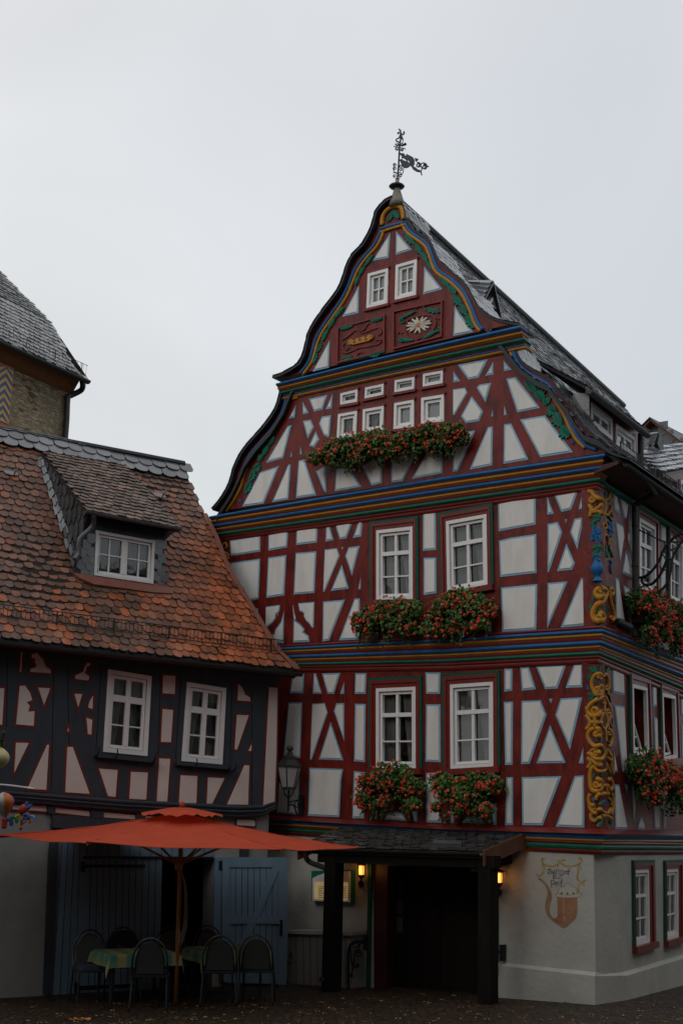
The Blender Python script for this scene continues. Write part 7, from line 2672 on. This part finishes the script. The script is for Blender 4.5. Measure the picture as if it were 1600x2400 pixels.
# ================================================================== wind toys hanging at the left edge
TD = 11.0
def tp_(s, dy=0): return at_depth(P('T', s)[0], TD + dy)
rod = MB(); rod.tube(smooth_path([tp_('-700,1220'), tp_('-200,1245'), tp_('150,1262'), tp_('620,1325')], 5), .007, 0, 6)
tag(rod.build('display_rod', M['white']), 'thin white rod sticking in from the left edge', 'rod')
def gore_ball(mb, top, bot, rad, prof, cols, n=24, nseg=14):
    ax_ = top - bot; H = ax_.length; z_ = ax_.normalized(); x_ = z_.orthogonal().normalized(); y_ = z_.cross(x_)
    vs_ = []
    for i in range(nseg + 1):
        t = i / nseg; r_ = rad * prof(t)
        for j in range(n):
            a = 2 * math.pi * j / n
            k = 1 + .035 * math.cos(a * n / 3 * .5)
            vs_.append(bot + z_ * (H * t) + (x_ * math.cos(a) + y_ * math.sin(a)) * r_ * k)
    for i in range(nseg):
        for j in range(n):
            a0 = i * n + j; a1 = i * n + (j + 1) % n
            mb.add([vs_[a0], vs_[a1], vs_[a1 + n], vs_[a0 + n]], [(0, 1, 2, 3)], cols[(j * len(cols) // n) % len(cols)])
TOY = {k: mat('toy_' + k, c, .5, .06, 10) for k, c in {'orange': (.52, .13, .02), 'purple': (.2, .03, .17), 'yellow': (.55, .36, .03), 'white_silver': (.4, .42, .42), 'blue': (.02, .08, .28), 'green': (.02, .2, .06), 'red': (.36, .03, .02), 'sky': (.12, .3, .55), 'cream': (.5, .44, .2)}.items()}
bl_ = thing('balloon_toy', 'hanging orange and purple striped hot air balloon toy at the left edge', 'wind toy', tp_('100,1900'))
T = MB()
gore_ball(T, tp_('60,1385'), tp_('88,1870'), (tp_('245,1560') - tp_('40,1560')).length * .95, lambda t: math.sin(math.pi * min(1, .06 + .94 * t) ** 1.6) ** .8 * .95 + .06 if t < 1 else .02, [0, 1, 3, 2, 0, 1], 24)
bal = T.build('envelope', [TOY['orange'], TOY['purple'], TOY['white_silver'], TOY['yellow']], bl_, smooth=True)
T = MB(); T.lathe([(.016, -.045), (.024, -.035), (.026, .03), (.022, .04)], tp_('80,1955'), 10); T.build('basket', TOY['red'], bl_)
T = MB()
for dx in (-25, 25): T.tube([tp_('%d,1860' % (88 + dx)), tp_('%d,1925' % (80 + dx))], .003, 0, 4)
T.tube([tp_('60,1390'), tp_('60,1250')], .003, 0, 4)
T.build('cord', M['iron'], bl_)
sp_ = thing('rainbow_spinner', 'colourful rainbow wind spinner with curled ribbons beside the balloon', 'wind toy', tp_('420,1800'))
def arc(c, r, a0, a1, w, m, dy=0):
    T = MB(); cx, cy = c
    pts = [tp_('%f,%f' % (cx + r * math.cos(a0 + (a1 - a0) * i / 12), cy + r * math.sin(a0 + (a1 - a0) * i / 12)), dy) for i in range(13)]
    T.tube(pts, w * .62, 0, 7); T.build('ribbon', TOY[m], sp_)
arc((150, 1950), 60, -2.6, .9, .026, 'blue'); arc((250, 1905), 55, -2.9, .9, .024, 'green'); arc((345, 1880), 62, -2.8, .2, .022, 'yellow'); arc((440, 1860), 60, -3.0, .3, .03, 'purple', .05)
arc((465, 1850), 75, -2.9, .6, .022, 'red', .08); arc((580, 1875), 45, -3.0, .8, .018, 'sky'); arc((470, 1840), 40, -3.1, 3.0, .02, 'blue', -.03); arc((510, 1930), 45, -2.0, .9, .012, 'orange'); arc((430, 1790), 45, -3.0, -.4, .018, 'orange')
T = MB(); T.tube([tp_('390,1800'), tp_('420,1730'), tp_('460,1650'), tp_('490,1620')], [.02, .035, .03, .01], 0, 10); T.build('body', TOY['red'], sp_, smooth=True)
T = MB(); T.tube([tp_('440,1720'), tp_('520,1670'), tp_('590,1610')], [.016, .02, .005], 0, 7); T.tube([tp_('470,1650'), tp_('490,1600'), tp_('500,1555')], [.016, .016, .004], 0, 7); T.build('wing', TOY['blue'], sp_)
T = MB()
for s in ('390,1860 385,1960', '430,1880 385,2000', '480,1920 400,1990', '385,1960 382,2040'):
    a, b = s.split(); T.tube([tp_(a), tp_(b)], .005, 0, 4)
T.lathe([(.004, -.018), (.016, 0), (.004, .018)], tp_('382,2050'), 8); T.build('frame', TOY['red'], sp_)
T = MB(); T.tube([tp_('480,1620'), tp_('470,1306')], .003, 0, 4); T.build('cord', M['iron'], sp_)
yb = thing('yellow_lantern', 'ribbed yellow ball lantern hanging above the balloon toy at the left edge', 'lantern', tp_('0,760'))
T = MB(); gore_ball(T, tp_('15,575'), tp_('-10,945'), (tp_('175,760') - tp_('0,760')).length, lambda t: math.sin(math.pi * (.03 + .94 * t)) ** .75, [0, 1, 0, 2], 24); T.build('ball', [TOY['cream'], TOY['yellow'], TOY['cream']], yb, smooth=True)
T = MB()
for _ in range(90):
    t = rnd.random()
    p = tp_('%f,%f' % (30 + 30 * t + rnd.uniform(-26, 26) * (1 - t * .5), 540 - 260 * t))
    n = Vector((rnd.uniform(-1, 1), rnd.uniform(-1, 1), rnd.uniform(-1, 1))).normalized(); u = n.orthogonal(); w = n.cross(u)
    k = rnd.uniform(.6, 1.3); g_ = (.10 * k, .15 * k, .06 * k) if t < .55 else (.25 * k, .28 * k, .2 * k)
    T.add([p + (u * math.cos(x) + w * math.sin(x)) * .012 for x in (i * math.pi * .5 for i in range(4))], [(0, 1, 2, 3)], 0, g_)
T.build('tassel', M['leaf'], yb)
T = MB(); T.tube([tp_('15,580'), tp_('30,520'), tp_('60,300')], .004, 0, 4); T.build('cord', M['iron'], yb)

# ================================================================== fallen leaves on the cobbles
T = MB()
for _ in range(300):
    px = (rnd.uniform(0, 1600), 2330 + 75 * rnd.random() ** .7)
    p = ground(px)
    sz = rnd.uniform(.012, .035)
    a = rnd.uniform(0, 6.3); k = rnd.uniform(.5, 1.4)
    c = rnd.choice([(.16, .085, .025), (.2, .13, .04), (.1, .05, .02), (.14, .11, .035), (.28, .21, .08)])
    pts = [p + Vector((math.cos(a + x) * sz * (1 + .5 * math.cos(2 * x)), math.sin(a + x) * sz * (1 + .5 * math.cos(2 * x)), .012 + .008 * math.sin(3 * x))) for x in (i * math.pi / 4 for i in range(8))]
    T.add(pts, [tuple(range(8))], 0, tuple(v * k for v in c))
p = ground((181, 2393))
for k in range(3):
    q = p + Vector((.09 * (k - 1), .02 * k, 0))
    T.add([q + Vector((math.cos(x) * .09, math.sin(x) * .05, .02 + .015 * math.sin(2 * x))) for x in (i * math.pi / 4 for i in range(8))], [tuple(range(8))], 0, (.42, .17, .05))
tag(T.build('fallen_leaves', M['leafy']), kind='stuff')

# ================================================================== unseen houses added round the square to shade it and darken pane reflections
def plain_house(name, label, c, ang, w, d, h, rh, mwall):
    t = thing(name, label, 'house', (c[0], c[1], gz(0, 0) - .3), ang)
    T = MB(); T.box((-w / 2, -d / 2, -1), (w / 2, d / 2, h)); T.build('wall', mwall, t, local=True)
    T = MB(); e = .5
    T.add([(-w / 2 - e, -d / 2 - e, h - .2), (w / 2 + e, -d / 2 - e, h - .2), (w / 2 + e, 0, h + rh), (-w / 2 - e, 0, h + rh), (w / 2 + e, d / 2 + e, h - .2), (-w / 2 - e, d / 2 + e, h - .2)], [(0, 1, 2, 3), (3, 2, 4, 5), (0, 3, 5), (1, 4, 2)])
    T.build('roof', M['slate_d'], t, local=True)
    T = MB(); G_ = MB()
    for f in range(int(h / 3)):
        for i in range(int(w / 2)):
            x = -w / 2 + 1 + i * 2.0; z = 1.0 + f * 2.9
            for y in (d / 2, -d / 2):
                s = 1 if y > 0 else -1
                T.box((x - .5, y - .03, z), (x + .5, y + .04 * s + (0 if s > 0 else .0), z + 1.4)); G_.box((x - .42, min(y, y + .06 * s), z + .08), (x + .42, max(y, y + .06 * s), z + 1.3))
    wn = T.build('window_frame', M['white'], t, local=True); G_.build('glass_pane', M['black'], wn, local=True)
wall_a = simple('dim_render_wall', (.10, .09, .08), .9)  # kept dark so the added houses send back little light
plain_house('added_house', 'plain rendered house on the far side of the square, behind the viewer', (-4, -7.5), 0, 18, 9, 13, 5.5, wall_a)
plain_house('added_house', 'plain rendered house added unseen on the left to shade the square', (-17, 5.5), R(82), 16, 9, 9.5, 4.5, wall_a)
plain_house('added_house', 'plain rendered house added unseen across the side street to shade the side wall', (20.5, 21.5), R(59), 38, 9, 7.0, 3, simple('pale_render_wall', (.42, .41, .38), .9))  # pale wall bounces light onto the side wall of the inn
plain_house('added_house', 'plain rendered house added unseen behind the viewer on the right for shade', (12.5, -6), R(25), 14, 9, 13, 5.5, wall_a)
